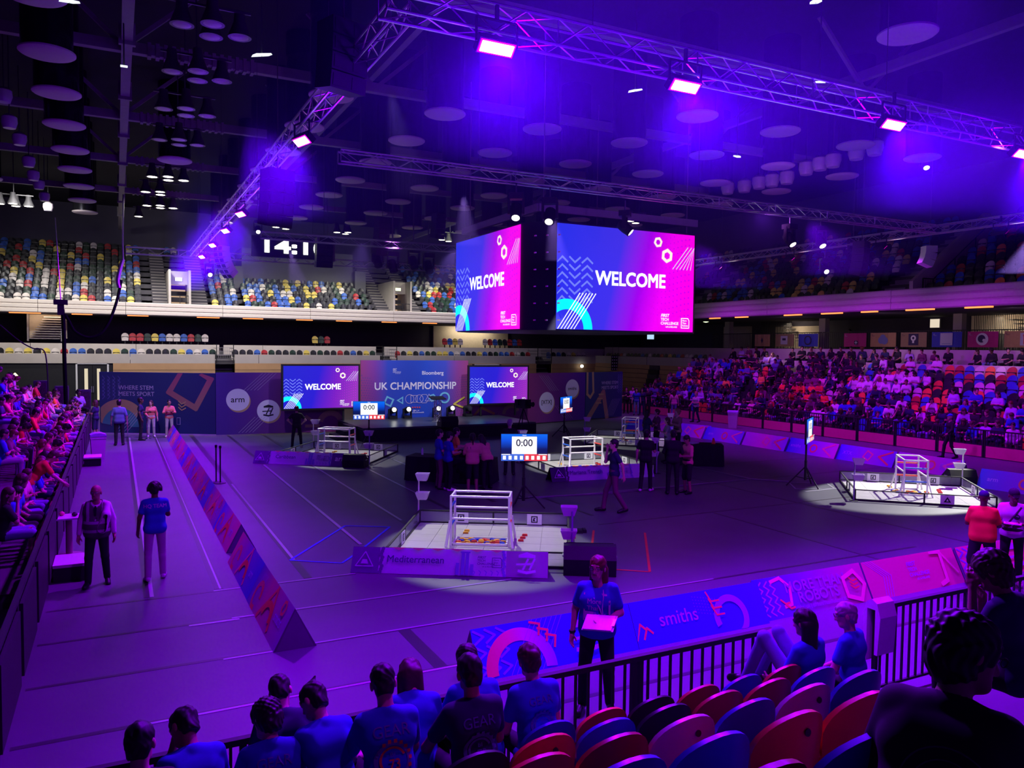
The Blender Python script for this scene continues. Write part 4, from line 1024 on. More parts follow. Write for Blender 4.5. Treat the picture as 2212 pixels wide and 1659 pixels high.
def full_field(name, P0, P1, banner, end, n, pale=B_pale, dark=B_plum, endm=B_grey, blab=''):
    u = unit(P1[0] - P0[0], P1[1] - P0[1]); bk = (-u[1], u[0])
    c = (P0[0] + u[0] * 2.23 + bk[0] * 2.36, P0[1] + u[1] * 2.23 + bk[1] * 2.36)
    t, ang = field(name, c, u)
    if banner: field_banner(blab, P0, u, 3.57, banner, end, pale, dark, endm)
    goal_frame(name, (c[0] - u[0] * .1, c[1] - u[1] * .1), ang); blocks(name, (c[0] - u[0] * .1, c[1] - u[1] * .1), ang, n)
    basket_pole(c, ang, -S_ - .04, S_ + .04, (1, -.4), f'pole with two white baskets at the back left corner of {name}', M_pvc)
    basket_pole(c, ang, S_ + .05, -S_ - .05, (-.6, 1), f'pole with two white baskets at the front right corner of {name}', mat('violet lit pole', (.25, .2, .4), .4))
    FIELDS.append(c); return c, u, ang
full_field('the nearest field', fl(757, 1237), fl(1183, 1250), 'Mediterranean', 'H', 46, blab='sloping lilac banner reading Mediterranean before the nearest field')
full_field('the back left field', fl(546, 1001), fl(745, 1008), 'Caribbean', 'arm', 20, endm=B_plum, blab='sloping lilac banner reading Caribbean before the back left field')
full_field('the middle field', (11.85, 20.5), (15.2, 20.1), 'Mariana Trench', '', 24, B_teal, B_navy, B_teal, blab='sloping pale banner reading Mariana Trench before the middle field')
def bare_field(name, A, B, n):
    u = unit(B[0] - A[0], B[1] - A[1]); bk = (-u[1], u[0]); c = (A[0] + u[0] * S_ + bk[0] * S_, A[1] + u[1] * S_ + bk[1] * S_)
    t, ang = field(name, c, u, False); goal_frame(name, c, ang + PI / 2); blocks(name, c, ang, n)
    basket_pole(c, ang, -S_ - .04, -S_ - .04, (1, .3), f'dark pole with two white baskets at the near left corner of {name}', mat('violet lit pole', (.25, .2, .4), .4))
    basket_pole(c, ang, S_ + .04, S_ + .04, (-1, -.3), f'pale pole with two white baskets at the far right corner of {name}', M_pvc)
    FIELDS.append(c)
bare_field('the right-hand field', fl(1847, 1081), fl(2161, 1100), 18)
bare_field('the far field', fl(1265, 960), fl(1384, 965), 8)
# white spots on the fields, from the moving heads on the trusses
for c, p, e, sz in ((FIELDS[0], (8.6, 20.0, 8.3), 2700, 26), (FIELDS[0], (4.2, 13, 8.5), 700, 27), (FIELDS[1], (7, 36, 8.5), 3600, 22), (FIELDS[2], (11.6, 20.4, 8.3), 5200, 27), (FIELDS[3], (28.6, 16, 8.5), 20000, 22), (FIELDS[4], (20.5, 36.0, 8.5), 3600, 22)):
    spot('field_spot', p, (c[0], c[1], 0.1), e, (1, .98, .93), sz, .18, .08)
# small things on the floor by the nearest field
for k, (px, py) in enumerate(((1240, 1150), (1247, 1150), (1254, 1150), (1262, 1149))):
    p = fl(px, py); MBk = MB().box(-.04, .04, -.12, .12, 0, .06).box(-.035, .035, -.10, .10, .06, .07)
    tag(MBk.build('battery_pack', M_black, loc=tuple(p), rotz=R(-25)), 'small black pack in the row of four beside the nearest field', 'battery', 'row of four black packs by the nearest field')
sample('yellow', fl(1238, 1163), .4, 'yellow block lying outside the right wall of the nearest field', 'stray yellow blocks')
sample('yellow', fl(2103, 1101), .2, 'yellow block lying outside the front wall of the right-hand field', 'stray yellow blocks')

# ------------------------------------------------------------------ timer screens on tripod stands
D_blue = gradient('timer blue', [(0, (.0, .005, .06)), (.35, (.0, .01, .12)), (.7, (0, .08, .75)), (1, (0, .16, .9))], 2, -.25, .35, emit=1.0)
D_w = lit('timer white', (1, 1, 1), 1.1); D_ink = lit('timer ink', (.01, .01, .03), 1.0); D_b2 = lit('score blue', (.05, .15, .75), 1.0); D_r2 = lit('score red', (.85, .04, .06), 1.0)
def timer(base, rotz, zc, w, label):
    h = w * .58; t = thing('timer_screen', label, 'screen', (base[0], base[1], 0), rotz, 'match timer screens on stands')
    MB().box(-w / 2, w / 2, .0, .05, zc - h / 2, zc + h / 2).build('screen_case', M_black, t)
    a = Art(.003); a.rect(-w * .49, w * .49, -h * .24, h * .49, D_blue); a.rect(-w * .49, 0, -h * .49, -h * .24, D_b2); a.rect(0, w * .49, -h * .49, -h * .24, D_r2)
    a.rect(-w * .265, w * .265, -h * .24, h * .40, D_w); a.text(0, h * .16, '0:00', h * .36, D_ink, .01); a.text(0, h * .445, 'Match 0' if False else 'Match', h * .06, D_w)
    for i in range(8):
        u = -w * .42 + w * .12 * i; a.rect(u - w * .032, u + w * .032, -h * .44, -h * .30, D_w)
    a.rect(-w * .48, -w * .3, -h * .265, -h * .235, D_w); a.rect(w * .3, w * .48, -h * .265, -h * .235, D_w)
    a.build('picture', t, loc=(0, 0, zc))
    MB().tube([(0, .09, .25), (0, .09, zc)], .03, 8).tube([(0, .09, .2), (0, .09, .8)], .042, 8).build('pole', M_black, t)
    for k in range(3):
        an = R(90 + 120 * k + 20)
        MB().tube([(0, .09, .62), (.55 * math.cos(an), .09 + .55 * math.sin(an), .02)], .02, 6).tube([(0, .09, .25), (.3 * math.cos(an), .09 + .3 * math.sin(an), .31)], .014, 6).build('leg', M_black, t)
    return t
timer(fl(1131, 1100), R(-24), 1.58, 1.2, 'timer screen reading 0:00 on a black tripod behind the nearest field')
timer(fl(797, 966), R(-15), 1.50, 1.28, 'timer screen reading 0:00 on a stand before the left end of the stage')
timer(fl(1222, 945), R(34), 1.52, 1.28, 'timer screen seen from the side in front of the purple sponsor discs')
timer(fl(1746, 1052), R(34), 1.72, 1.28, 'timer screen seen almost edge-on between the right-hand boards and field')

# ------------------------------------------------------------------ tables under black cloths
def cloth_table(c, rotz, w, d, label):
    t = thing('table', label, 'table', (c[0], c[1], 0), rotz)
    MB().box(-w / 2 + .03, w / 2 - .03, -d / 2 + .03, d / 2 - .03, .70, .74).build('tabletop', M_white, t)
    b = MB(); n = 14; rim = []
    for s in range(4):
        for i in range(n):
            f = i / n; x, y = ((-w / 2 + w * f, -d / 2), (w / 2, -d / 2 + d * f), (w / 2 - w * f, d / 2), (-w / 2, d / 2 - d * f))[s]; rim.append((x, y))
    v = [(x, y, .75) for x, y in rim] + [(x * (1.03 + .02 * (i % 2)), y * (1.05 + .03 * (i % 2)), .02) for i, (x, y) in enumerate(rim)]; m = len(rim)
    b.add(v, [(i, (i + 1) % m, m + (i + 1) % m, m + i) for i in range(m)] + [tuple(range(m))]); b.build('cloth', mat('black table cloth', (.010, .009, .014), .8, vary=.3), t)
    return t
cloth_table((9.15, 22.0), R(-42), 2.7, .8, 'table under black cloth with people around it, left of the middle field')
cloth_table((18.55, 21.7), R(-35), 1.7, .8, 'table under black cloth right of the referees')
def on_table(name, mb, m, p, rz, lab, cat): tag(mb.build(name, m, loc=p, rotz=rz), lab, cat)
on_table('laptop', MB().box(-.17, .17, -.12, .12, 0, .02).prism([(.11, .02), (.13, .02), (.2, .24), (.18, .24)], -.17, .17, 0), M_black, (9.5, 21.75, .752), R(120), 'open black laptop on the table left of the middle field', 'laptop')
on_table('water_bottle', MB().lathe([(.035, 0), (.035, .15), (.015, .19), (.015, .22)], 12), mat('clear bottle', (.6, .6, .7), .2), (8.45, 22.7, .752), 0, 'clear bottle on the left end of the black table', 'bottle')
on_table('paper_stack', MB().box(-.2, .2, -.14, .14, 0, .03).box(-.1, .12, -.1, .1, .03, .05), M_white, (18.4, 21.8, .752), R(20), 'white papers on the table right of the referees', 'papers')
on_table('small_cone', MB().lathe([(.07, 0), (.07, .02), (.03, .2), (.0, .22)], 12), mat('orange cone', (.8, .12, .03), .5), (19.0, 21.4, .752), 0, 'small orange cone on the end of the right black table', 'cone')
# ------------------------------------------------------------------ triangular advertising boards
N_blue = (.03, .025, .80); N_vio = (.22, .02, .75); N_mag = (.80, .02, .55); N_pink = (.95, .08, .42)
def g_board(name, stops, L): return gradient(name, stops, 0, 0, L)
A_ring = gradient('board ring', [(0, (1.0, .10, .12)), (.5, (.95, .05, .35)), (1, (.35, .05, .9))], 0, -.1, 1.1)
A_red = mat('board red', (1.0, .14, .14), .5, vary=0); A_lil = mat('board lilac', (.50, .22, .95), .5, vary=0); A_vio = mat('board violet', (.25, .06, .95), .5, vary=0); A_rose = mat('board rose', (.95, .12, .40), .5, vary=0)
A_txt = mat('board text violet', (.42, .30, 1.0), .5, vary=0)
BL, BH, BW = 2.4, .56, .58
def a_board(loc, rotz, face, art, label, group, L=BL):
    t = thing('advertising_board', label, 'advertising board', loc, rotz, group)
    b = MB(); b.prism([(0, 0), (BW / 2, BH), (BW, 0)], 0, L, 0, 0)
    b.m = [1, 1, 0, 1, 1]
    b.build('board', [face, mat('board back violet', (.14, .05, .2), .6)], t, fix=False)
    b = MB().prism([(BW * .06, .0), (BW / 2, BH * .94), (BW * .94, 0)], -.006, L + .006, 0)
    b.build('end_panel', mat('board end', (.20, .08, .28), .5), t)
    M = Matrix.Rotation(-math.atan2(BW / 2, BH), 4, 'X'); SL = math.hypot(BH, BW / 2)
    a = Art(.0015); art(a, L, SL); a.mb.v = [(min(max(u, .002), L - .002), y, min(max(v, .003), SL - .002)) for u, y, v in a.mb.v]
    a.build('printed_pattern', t, M=M, loc=(0, -.002, 0))
    return t
def art_ring(a, L, H):
    a.chevrons(.12, .12, 3, 3, .16, .2, .03, A_vio, 'right'); a.ring(.62, .06, .50, .34, A_ring, 40, -5, 185)
    a.stripes(.45, .0, 7, .075, .9, 62, .007, A_lil)
    for i in range(3): a.stroke([(.83 + .1 * i, .60 - .09 * i), (.97 + .1 * i, .56 - .09 * i), (.93 + .1 * i, .43 - .09 * i)], .03, A_red)
    h_logo(a, 1.62, H * .5, .42, A_lil)
def art_smiths(a, L, H):
    for i in range(2): a.stroke([(.18 + .1 * i, .24 - .06 * i), (.1 + .1 * i, .32 - .06 * i), (.0 + .12 * i, .12)], .03, A_red)
    a.text(.78, H * .52, 'smiths', .27, A_lil, .008)
    for i in range(9):
        for j in range(6): a.disc(1.1 + .05 * i, H * .9 - .045 * j - .01 * i, .009, A_vio, 6); a.layer -= 1
    a.layer += 1
    a.ring(1.72, .20, .32, .22, A_ring, 32, -60, 200, 0)
    for i in range(3): a.stroke([(1.36 + .02 * i, .60 - .1 * i), (1.42 + .02 * i, .46 - .1 * i), (1.56 + .02 * i, .46 - .1 * i)], .025, A_red)
def art_more(a, L, H):
    a.chevrons(.10, .12, 3, 4, .13, .13, .025, A_lil, 'left'); a.stroke([(.36, .56), (.56, .60), (.72, .44), (.66, .18), (.52, .16)], .055, A_rose)
    for i in range(2): a.stroke([(.46 + .08 * i, .27 - .08 * i), (.54 + .08 * i, .20 - .08 * i), (.62 + .08 * i, .21 - .08 * i)], .03, A_red)
    a.text(1.28, H * .68, 'MORE THAN', .235, A_txt, .015); a.text(1.28, H * .40, 'ROBOTS', .235, A_txt, .015); a.text(1.28, H * .17, '@ftc_uk | #MoreThanRobotsUK', .085, A_txt, .008)
    hexnut(a, 2.1, H * .45, .29, A_rose, 5, .7, 0)
    for i in range(3): a.stroke([(2.03, .42 - .06 * i), (2.1, .36 - .06 * i), (2.2, .38 - .06 * i)], .022, A_orange2)
A_orange2 = mat('board orange', (1.0, .28, .08), .5, vary=0)
def art_ftc(a, L, H):
    for i in range(4): a.stroke([(.05 + .06 * i, H), (.42 + .06 * i, H * .55), (.32 + .06 * i, .0)], .012, A_lil)
    ftc_logo(a, 1.05, H * .52, .16, A_txt); a.stroke([(1.75, .62), (2.0, .60), (1.95, .1), (1.78, .05)], .08, A_rose); a.stroke([(2.0, .6), (2.3, .2)], .04, A_rose)
near_g = [g_board('board print blue', [(0, N_blue), (1, (.03, .015, .85))], BL), g_board('board print blue violet', [(0, (.03, .015, .85)), (1, (.05, .01, .82))], BL), g_board('board print blue to magenta', [(0, (.04, .01, .85)), (.4, (.20, .01, .42)), (1, (.60, .01, .30))], BL),
          g_board('board print magenta', [(0, (.66, .01, .26)), (1, (.72, .01, .24))], BL), g_board('board print rose', [(0, (.74, .02, .26)), (1, (.8, .04, .26))], BL)]
for k, (x, dy, art, lab) in enumerate(((3.92, 0, art_ring, 'blue board with large red ring and crest, nearest row, first from the left'), (6.33, .0, art_smiths, 'blue board reading smiths behind the woman with the clipboard'), (8.68, .07, art_more, 'violet board reading MORE THAN ROBOTS in the nearest row'),
                                   (11.1, .05, art_ftc, 'magenta board with small stacked wordmark in the nearest row'), (13.55, .02, art_ring, 'magenta board in the nearest row behind the man in orange'))):
    a_board((x, 8.5 + dy, 0), 0, near_g[k], art, lab, 'nearest row of triangular boards')
def art_left(k):
    def f(a, L, H):
        a.ring(.45, .22, .24, .15, A_red, 24, 0, 300); a.stroke([(.9, .05), (1.35, H), (1.7, .08)], .09, A_rose if k % 2 else A_red)
        a.text(1.95, H * .5, ('smiths', 'arm', 'XTX', 'MORE')[k % 4], .2, A_lil, .01, sx=.8); a.stripes(.1, .02, 5, .06, .6, 65, .007, A_lil); a.ring(1.35, .1, .3, .2, A_orange2, 24, 10, 170)
        if k % 3 == 0: hexnut(a, 2.0, .5, .12, A_red, 6, .6)
    return f
LG = [g_board('left board print 1', [(0, (.10, .02, .60)), (.4, (.75, .03, .35)), (1, (.35, .03, .55))], BL), g_board('left board print 2', [(0, (.80, .03, .30)), (.5, (.25, .02, .65)), (1, (.05, .03, .75))], BL), g_board('left board print 3', [(0, (.05, .03, .75)), (.5, (.60, .03, .5)), (1, (.85, .06, .35))], BL)]
ys = [12.92, 15.33] + [18.42 + 2.41 * i for i in range(9)]
for k, y in enumerate(ys):
    w = 'at the near end of the left row' if k == 0 else 'second from the near end of the left row' if k == 1 else f'{nth(k)} in the left row from its near end' if k < 10 else 'farthest in the left row'
    a_board((1.82 + (.05 if k > 1 else 0) + .004 * k, y, 0), -PI / 2, LG[k % 3], art_left(k), 'violet and red printed triangular board, ' + w, 'left row of triangular boards')
RG = [g_board('right board print 1', [(0, N_blue), (.5, (.30, .02, .75)), (1, (.75, .03, .6))], BL), g_board('right board print 2', [(0, (.06, .03, .85)), (.6, (.45, .03, .7)), (1, (.2, .02, .8))], BL), g_board('right board print 3', [(0, (.5, .02, .7)), (.5, (.8, .03, .55)), (1, (.3, .03, .8))], BL)]
def art_right(k):
    def f(a, L, H):
        a.text(.4, H * .5, ('XTX', 'arm', '', 'smiths', 'XTX', '')[k % 6], .2, A_lil, .01)
        (a.ring(1.3, .3, .18, .12, A_red) if k % 2 else hexnut(a, 1.3, .32, .24, A_rose, 4, .65, 20)); a.stroke([(2.2, .08), (1.75, .34), (2.25, .58)], .07, A_red if k % 2 == 0 else A_rose)
        more_logo(a, 1.75, .3, .2, A_lil) if k % 3 == 2 else None
    return f
for k in range(6):
    y = 30.35 - 2.41 * k
    a_board((24.05 + .10 * k, y, 0), -PI / 2 , RG[k % 3], art_right(k), f'blue and magenta board before the right stand, {nth(k)} from the far end', 'right row of triangular boards')
a_board((23.4, 14.6, 0), -PI / 2 + .1, RG[0], art_right(1), 'blue board cut by the right edge behind the right-hand field', 'right row of triangular boards')
p, q = fl(1352, 928), fl(1446, 938)
_l = math.hypot(q[0] - p[0], q[1] - p[1])
for k in range(2): a_board((p[0] + (q[0] - p[0]) / _l * 2.42 * k, p[1] + (q[1] - p[1]) / _l * 2.42 * k, 0), math.atan2(q[1] - p[1], q[0] - p[0]), RG[k], art_right(k + 3), f'blue board beyond the far field, {("left", "right")[k]} of the two', 'boards beyond the far field')

# ------------------------------------------------------------------ crowd fences
M_rail = mat('fence rail grey', (.20, .19, .20), .35, .4, vary=.1); M_kick = mat('pink kick panel', (.72, .06, .22), .55, vary=.06)
def fence_panel(p, q, label, group, kick=None, top=1.08, rail=M_black, rv=None):
    L = math.hypot(q[0] - p[0], q[1] - p[1])
    t = thing('fence_panel', label, 'fence', (p[0], p[1], 0), math.atan2(q[1] - p[1], q[0] - p[0]), group)
    MB().bar((0, 0, top), (L, 0, top), .06, .05).build('top_rail', rail, t)
    for x in (.04, L - .04): MB().bar((x, 0, 0), (x, 0, top), .05, .05).build('post', M_black, t)
    z0 = .5 if kick else .12
    b = MB(); n = int(L / .13); b.bar((0, 0, z0), (L, 0, z0), .03, .03)
    for i in range(1, n): b.bar((L * i / n, 0, z0), (L * i / n, 0, top), .022, .022)
    b.build('grille', M_black, t)
    if kick: MB().box(.08, L - .08, -.012, .012, .03, .47).build('kick_panel', kick, t)
    return t
def fname(i, where): return f'{where}, {nth(i)} panel'
xs = [-.95 + 1.82 * i for i in range(5)]
for i in range(4): fence_panel((xs[i], 6.1), (min(xs[i + 1], 6.3), 6.1), fname(i, 'black barred fence before the blue shirted group, from the left'), 'near fence panels')
fence_panel((4.5 + 1.84, 6.1 - .0), (4.51, 6.1), 'black barred fence panel ending at the aisle gap before the empty seats', 'near fence panels', rail=M_rail) if False else None
for i in range(5): fence_panel((7.92 + 1.84 * i, 6.1), (7.92 + 1.84 * (i + 1), 6.1), fname(i, 'black barred fence right of the aisle gap'), 'near fence panels right of the gap')
for i in range(16): fence_panel((30.28, 44 - 1.95 * i), (30.28, 44 - 1.95 * (i + 1)), fname(i, 'barred fence with pink lower panel before the right stand, from the far end'), 'right stand fence panels', kick=M_kick)
for i in range(16): fence_panel((-1.08, 8.6 + 2.0 * i), (-1.08, 8.6 + 2.0 * (i + 1)), fname(i, 'black fence before the left stand, from near'), 'left stand fence panels', kick=M_kick)
for i in range(15):
    tag(MB().box(-1.06, -1.02, 8.75 + 2 * i, 10.45 + 2 * i, .12, 1.0).build('banner_cloth', M_black), fname(i, 'black cloth hung on the left stand fence, from near').replace('panel', 'cloth'), 'cloth', 'black cloths on the left fence')
t = thing('draped_jacket', 'pale jacket draped over the end post of the fence beside the aisle gap', 'jacket', (7.95, 6.1, 0))
b = MB(); b.prism([(-.09, .55), (-.12, 1.0), (-.07, 1.16), (0, 1.2), (.07, 1.16), (.11, 1.0), (.09, .45), (.06, .45), (.06, 1.08), (-.05, 1.08), (-.05, .55)], -.07, .22, 0); b.build('cloth', mat('pale jacket cloth', (.72, .66, .74), .8), t)
# ------------------------------------------------------------------ bins, steps, pedestal, posts
def wheelie(p, rz, label, m):
    t = thing('litter_bin', label, 'bin', tuple(p), rz, 'grey bins by the stands')
    v = []
    for h, z in ((.20, 0), (.245, .80)): v += [(-h, -h, z), (h, -h, z), (h, h, z), (-h, h, z)]
    MB().add(v, [(3, 2, 1, 0), (4, 5, 6, 7)] + [(i, (i + 1) % 4, (i + 1) % 4 + 4, i + 4) for i in range(4)]).box(-.255, .255, -.255, .255, .72, .8).build('bin_body', m, t)
    MB().prism([(-.27, .8), (.27, .8), (.25, .86), (.1, .92), (-.1, .92), (-.25, .86)], -.27, .27, 1).build('lid', mat('blue grey lid', (.30, .32, .55), .45), t)
M_bing = mat('light grey plastic bin', (.62, .55, .62), .5, vary=.05)
wheelie(fl(212, 990), R(5), 'grey bin with lid beside the left stand fence', M_bing); wheelie(fl(1583, 924), R(40), 'grey bin with lid at the gap in the right stand fence', M_bing)
def step_box(x0, x1, y0, y1, h, label):
    t = thing('step_box', label, 'step', ((x0 + x1) / 2, (y0 + y1) / 2, 0)); w, d = (x1 - x0) / 2, (y1 - y0) / 2
    MB().box(-w, w, -d, d, 0, h - .05).build('box', M_black, t); MB().box(-w - .01, w + .01, -d - .01, d + .01, h - .05, h).build('tread', M_bing, t)
step_box(-1.0, -.45, 15.2, 15.95, .3, 'grey topped step box beside the pedestal table, left aisle'); step_box(-1.0, -.5, 29.3, 30.1, .3, 'dark step box at the foot of the left grey bin')
t = thing('pedestal_table', 'tall pedestal table with a cluttered tray top beside the left fence', 'table', tuple(fl(150, 1203)))
MB().lathe([(.02, .02), (.24, .02), (.24, .05), (.06, .07), (.055, .72), (.08, .76)], 18).build('pedestal', mat('plum pedestal', (.3, .12, .2), .6), t, smooth=True); MB().box(-.3, .3, -.24, .24, .76, .79).build('tray', M_bing, t)
for k, (x, y, m, lab) in enumerate(((-.12, .1, 'red', 'small pink ball on the pedestal tray'), (.1, -.05, 'blue', 'dark round dish on the pedestal tray'))):
    q = fl(150, 1203); tag(MB().lathe([(.02, 0), (.05, .02), (.05, .05), (.02, .08)], 10).build('small_ball' if k == 0 else 'small_dish', M_kick if k == 0 else M_black, loc=(q[0] + x, q[1] + y, .79)), lab, 'ball' if k == 0 else 'dish')
def stanchion(px, py, h, m, label, r=.02):
    t = thing('barrier_post', label, 'post', tuple(fl(px, py)))
    MB().tube([(0, 0, 0), (0, 0, h)], r, 8).build('post', m, t); MB().lathe([(.16, 0), (.16, .015), (.03, .04)], 18).build('base', m, t); MB().lathe([(.035, h - .08), (.035, h), (.01, h + .01)], 10).build('cap', m, t)
stanchion(467, 1042, 1.12, M_black, 'slim black barrier post left of the back left field, the left of the pair'); stanchion(476, 1044, 1.12, M_black, 'slim black barrier post left of the back left field, the right of the pair')
M_chrome = mat('polished chrome', (.75, .75, .8), .12, 1, vary=0)
stanchion(276, 945, .95, M_chrome, 'chrome rope post in front of the navy backdrop, leftmost'); stanchion(318, 948, .95, M_chrome, 'chrome rope post in front of the woman in coral'); stanchion(361, 944, .95, M_chrome, 'chrome rope post in front of the person in coral at the board end')
# camera on tripod by the stage
p = fl(1130, 945)
t = thing('video_camera', 'large black video camera on a tripod in front of the stage', 'camera', tuple(p), R(20))
MB().box(-.2, .2, -.28, .3, 1.35, 1.75).build('camera_body', M_black, t); MB().lathe([(.09, 0), (.09, .25), (.12, .3)], 14, M=Matrix.Translation((0, -.28, 1.55)) @ Matrix.Rotation(R(90), 4, 'X')).build('lens_hood', M_black, t); MB().box(-.28, -.2, .1, .3, 1.5, 1.75).build('viewfinder', M_black, t)
for k in range(3): an = R(90 + 120 * k); MB().tube([(0, 0, 1.36), (.5 * math.cos(an), .5 * math.sin(an), .01)], .025, 6).build('leg', M_black, t)
# control desk at the far end of the left stand
t = thing('control_rack', 'tall black equipment racks at the far end of the left stand', 'equipment', (-3.4, 45.5, 0))
for x, y, z, w, h in ((0, 0, 0, .6, 2.2), (.9, .3, 0, .6, 1.9), (1.9, .2, 0, .6, 1.7)):
    c = MB().box(x - w / 2, x + w / 2, y - .3, y + .3, z, z + h).build('rack_case', M_dark, t); MB().box(x - w / 2 + .04, x + w / 2 - .04, y - .32, y - .3, z + .2, z + h - .1).build('rack_front', mat('rack front', (.12, .11, .1), .3, .5, vary=.8, scale=12), c)
t = thing('work_lamp', 'small bright work lamp over the control desk', 'lamp', (-4.4, 44.6, 0)); MB().tube([(0, 0, 0), (0, 0, 2.5)], .02, 6).build('stem', M_black, t); MB().lathe([(.02, 2.62), (.12, 2.5), (.13, 2.45)], 12).build('lamp_shade', lit('work lamp glow', (1, .95, .45), 2.5), t)
# ------------------------------------------------------------------ flags on the right concourse rail
F_tan = mat('flag tan', (.62, .36, .20), .7, vary=.1); F_mag = mat('flag magenta', (.62, .03, .28), .7, vary=.1); F_blu = mat('flag blue', (.06, .06, .62), .7, vary=.1); F_brn = mat('flag brown', (.40, .25, .17), .7, vary=.1)
flags = [(41.0, 39.6, F_tan, 'diamond'), (39.1, 37.5, F_brn, 'square'), (37.1, 35.5, F_blu, 'ring'), (33.5, 31.9, F_mag, 'cross'), (31.6, 29.9, F_tan, 'cloud'), (29.6, 28.0, F_brn, 'bulb'), (27.7, 26.0, F_blu, 'card'), (25.7, 24.1, F_mag, 'round'), (23.8, 22.2, F_tan, 'tower')]
P_ink2 = mat('flag ink', (.05, .03, .12), .7, vary=0)
for k, (ya, yb, m, em) in enumerate(flags):
    t = thing('flag', f'{m.name[5:]} flag with {dict(diamond="dark diamond", square="pale square", ring="dark ring", cross="small cross", cloud="violet cloud shape", bulb="light bulb in a dark square", card="large pale square", round="white disc", tower="red tower")[em]} on the right concourse rail', 'flag', (39.95, (ya + yb) / 2, 4.4), -PI / 2, 'team flags on the right concourse rail')
    w = ya - yb; b = MB(); n = 10
    v = [(-w / 2 + w * i / n, .015 * math.sin(i * 1.9 + k), z) for z in (0, .82) for i in range(n + 1)]; v2 = [(x, y + .01, z) for x, y, z in v]; m_ = len(v)
    b.add(v + v2, [(i, i + 1, i + n + 2, i + n + 1) for i in range(n)] + [(m_ + i + n + 1, m_ + i + n + 2, m_ + i + 1, m_ + i) for i in range(n)]); b.build('cloth', m, t)
    a = Art(.004); a.layer = 6
    if em == 'diamond': a.poly([(-.1, .4), (0, .2), (.1, .4), (0, .62)], P_ink2)
    if em == 'square': a.rect(-.3, .3, .14, .7, P_pale); a.text(0, .45, 'ABC' if False else '', .2, P_ink2) if False else a.rect(-.15, .15, .4, .55, P_ink2)
    if em == 'ring': a.ring(0, .4, .3, .22, P_ink2)
    if em == 'cross': a.disc(.1, .25, .14, P_ink2); a.rect(.08, .12, .14, .36, P_white); a.rect(0.0, .2, .23, .27, P_white)
    if em == 'cloud': a.disc(-.12, .38, .2, B_col); a.disc(.12, .36, .22, B_col); a.disc(0, .52, .2, B_col)
    if em == 'bulb': a.rect(-.3, .3, .1, .74, P_ink2); a.disc(0, .5, .16, P_white); a.rect(-.06, .06, .22, .38, P_white); a.disc(0, .5, .07, P_ink2)
    if em == 'card': a.rect(-.35, .35, .1, .76, P_pale); a.rect(-.25, .25, .17, .2, B_col)
    if em == 'round': a.disc(0, .42, .32, P_white); a.disc(-.03, .44, .2, P_ink2); a.disc(.1, .36, .08, P_white)
    if em == 'tower': a.rect(.0, .62, .1, .72, P_pale); a.rect(.16, .46, .16, .55, P_red); [a.rect(.14 + .12 * i, .22 + .12 * i, .55, .64, P_red) for i in range(3)]
    if em in ('bulb', 'card', 'round', 'tower', 'cloud', 'cross'): ftc_logo(a, -w * .44, .66, .06, P_ink2 if m in (F_tan, F_brn) else P_pale)
    a.build('emblem', t)
for k, (ya, yb) in enumerate(((45.5, 41.1), (41.1, 35.3), (35.2, 33.6), (33.6, 27.8), (27.8, 22), (22, 16))):
    L = ya - yb; t = thing('guard_rail', f'dark barred guard rail of the right concourse, {nth(k)} length from the far end', 'railing', (40.05, ya, 4.2), -PI / 2, 'right concourse guard rails')
    MB().bar((0, 0, 1.1), (L, 0, 1.1), .05, .05).build('top_rail', M_black, t); b = MB().bar((0, 0, .05), (L, 0, .05), .04, .04); n = int(L / .14)
    for i in range(n): b.bar((L * i / n, 0, .0), (L * i / n, 0, 1.1), .018, .018)
    b.build('grille', M_black, t)
for y0, lab in ((42.5, 'dark barred stair enclosure at the far end of the right concourse'), (26.2, 'tall barred stair enclosure behind the magenta flag')):
    t = thing('stair_enclosure', lab, 'railing', (43.2, y0, 3.6), -PI / 2); b = MB()
    for i in range(30): b.bar((i * .1 - 1.2, 0, .6), (i * .1 - 1.2, 0, 2.7), .025, .025)
    b.bar((-1.2, 0, 2.7), (1.7, 0, 2.7), .05, .05).bar((-1.2, 0, .6), (1.7, 0, .6), .05, .05); b.build('grille', M_black, t); s = MB()
    for i in range(9): s.box(.6 + .28 * i, .88 + .28 * i, .1, 1.0, 2.3 - .22 * i, 2.36 - .22 * i)
    s.build('treads', M_beam, t)
t = thing('notice_board', 'small lit white notice on the dark wall above the brown flag', 'sign', (44.4, 30.6, 5.6), -PI / 2); MB().box(-.32, .32, -.05, .05, 0, .55).build('notice_case', M_white, t); MB().box(-.3, .3, -.06, -.05, .02, .53).build('notice_face', lit('notice glow', (1, .85, .65), .8), t)
t = thing('exit_sign', 'round greenish exit light under the right balcony beside the hanging screen', 'sign', tuple(at(1525, 691, 0, 40))); MB().lathe([(.05, .2), (.2, .15), (.24, 0), (.2, -.15), (.05, -.2)], 14).build('lamp', lit('exit sign glow', (.85, 1.0, .55), 2.2), t); MB().tube([(0, 0, .15), (0, 0, .6)], .02, 5).build('rod', M_black, t)
t = thing('wall_screen', 'small bright upright screen on a post at the far right corner', 'screen', tuple(at(1405, 745, 1, 56)), R(-30)); MB().box(-.35, .35, 0, .08, .4, 1.9).build('screen_case', M_black, t); MB().box(-.3, .3, -.01, 0, .5, 1.8).build('screen', lit('pale blue screen', (.5, .75, 1.0), 1.0), t); MB().bar((0, .1, -.4), (0, .1, .6), .08, .08).build('post', M_black, t)
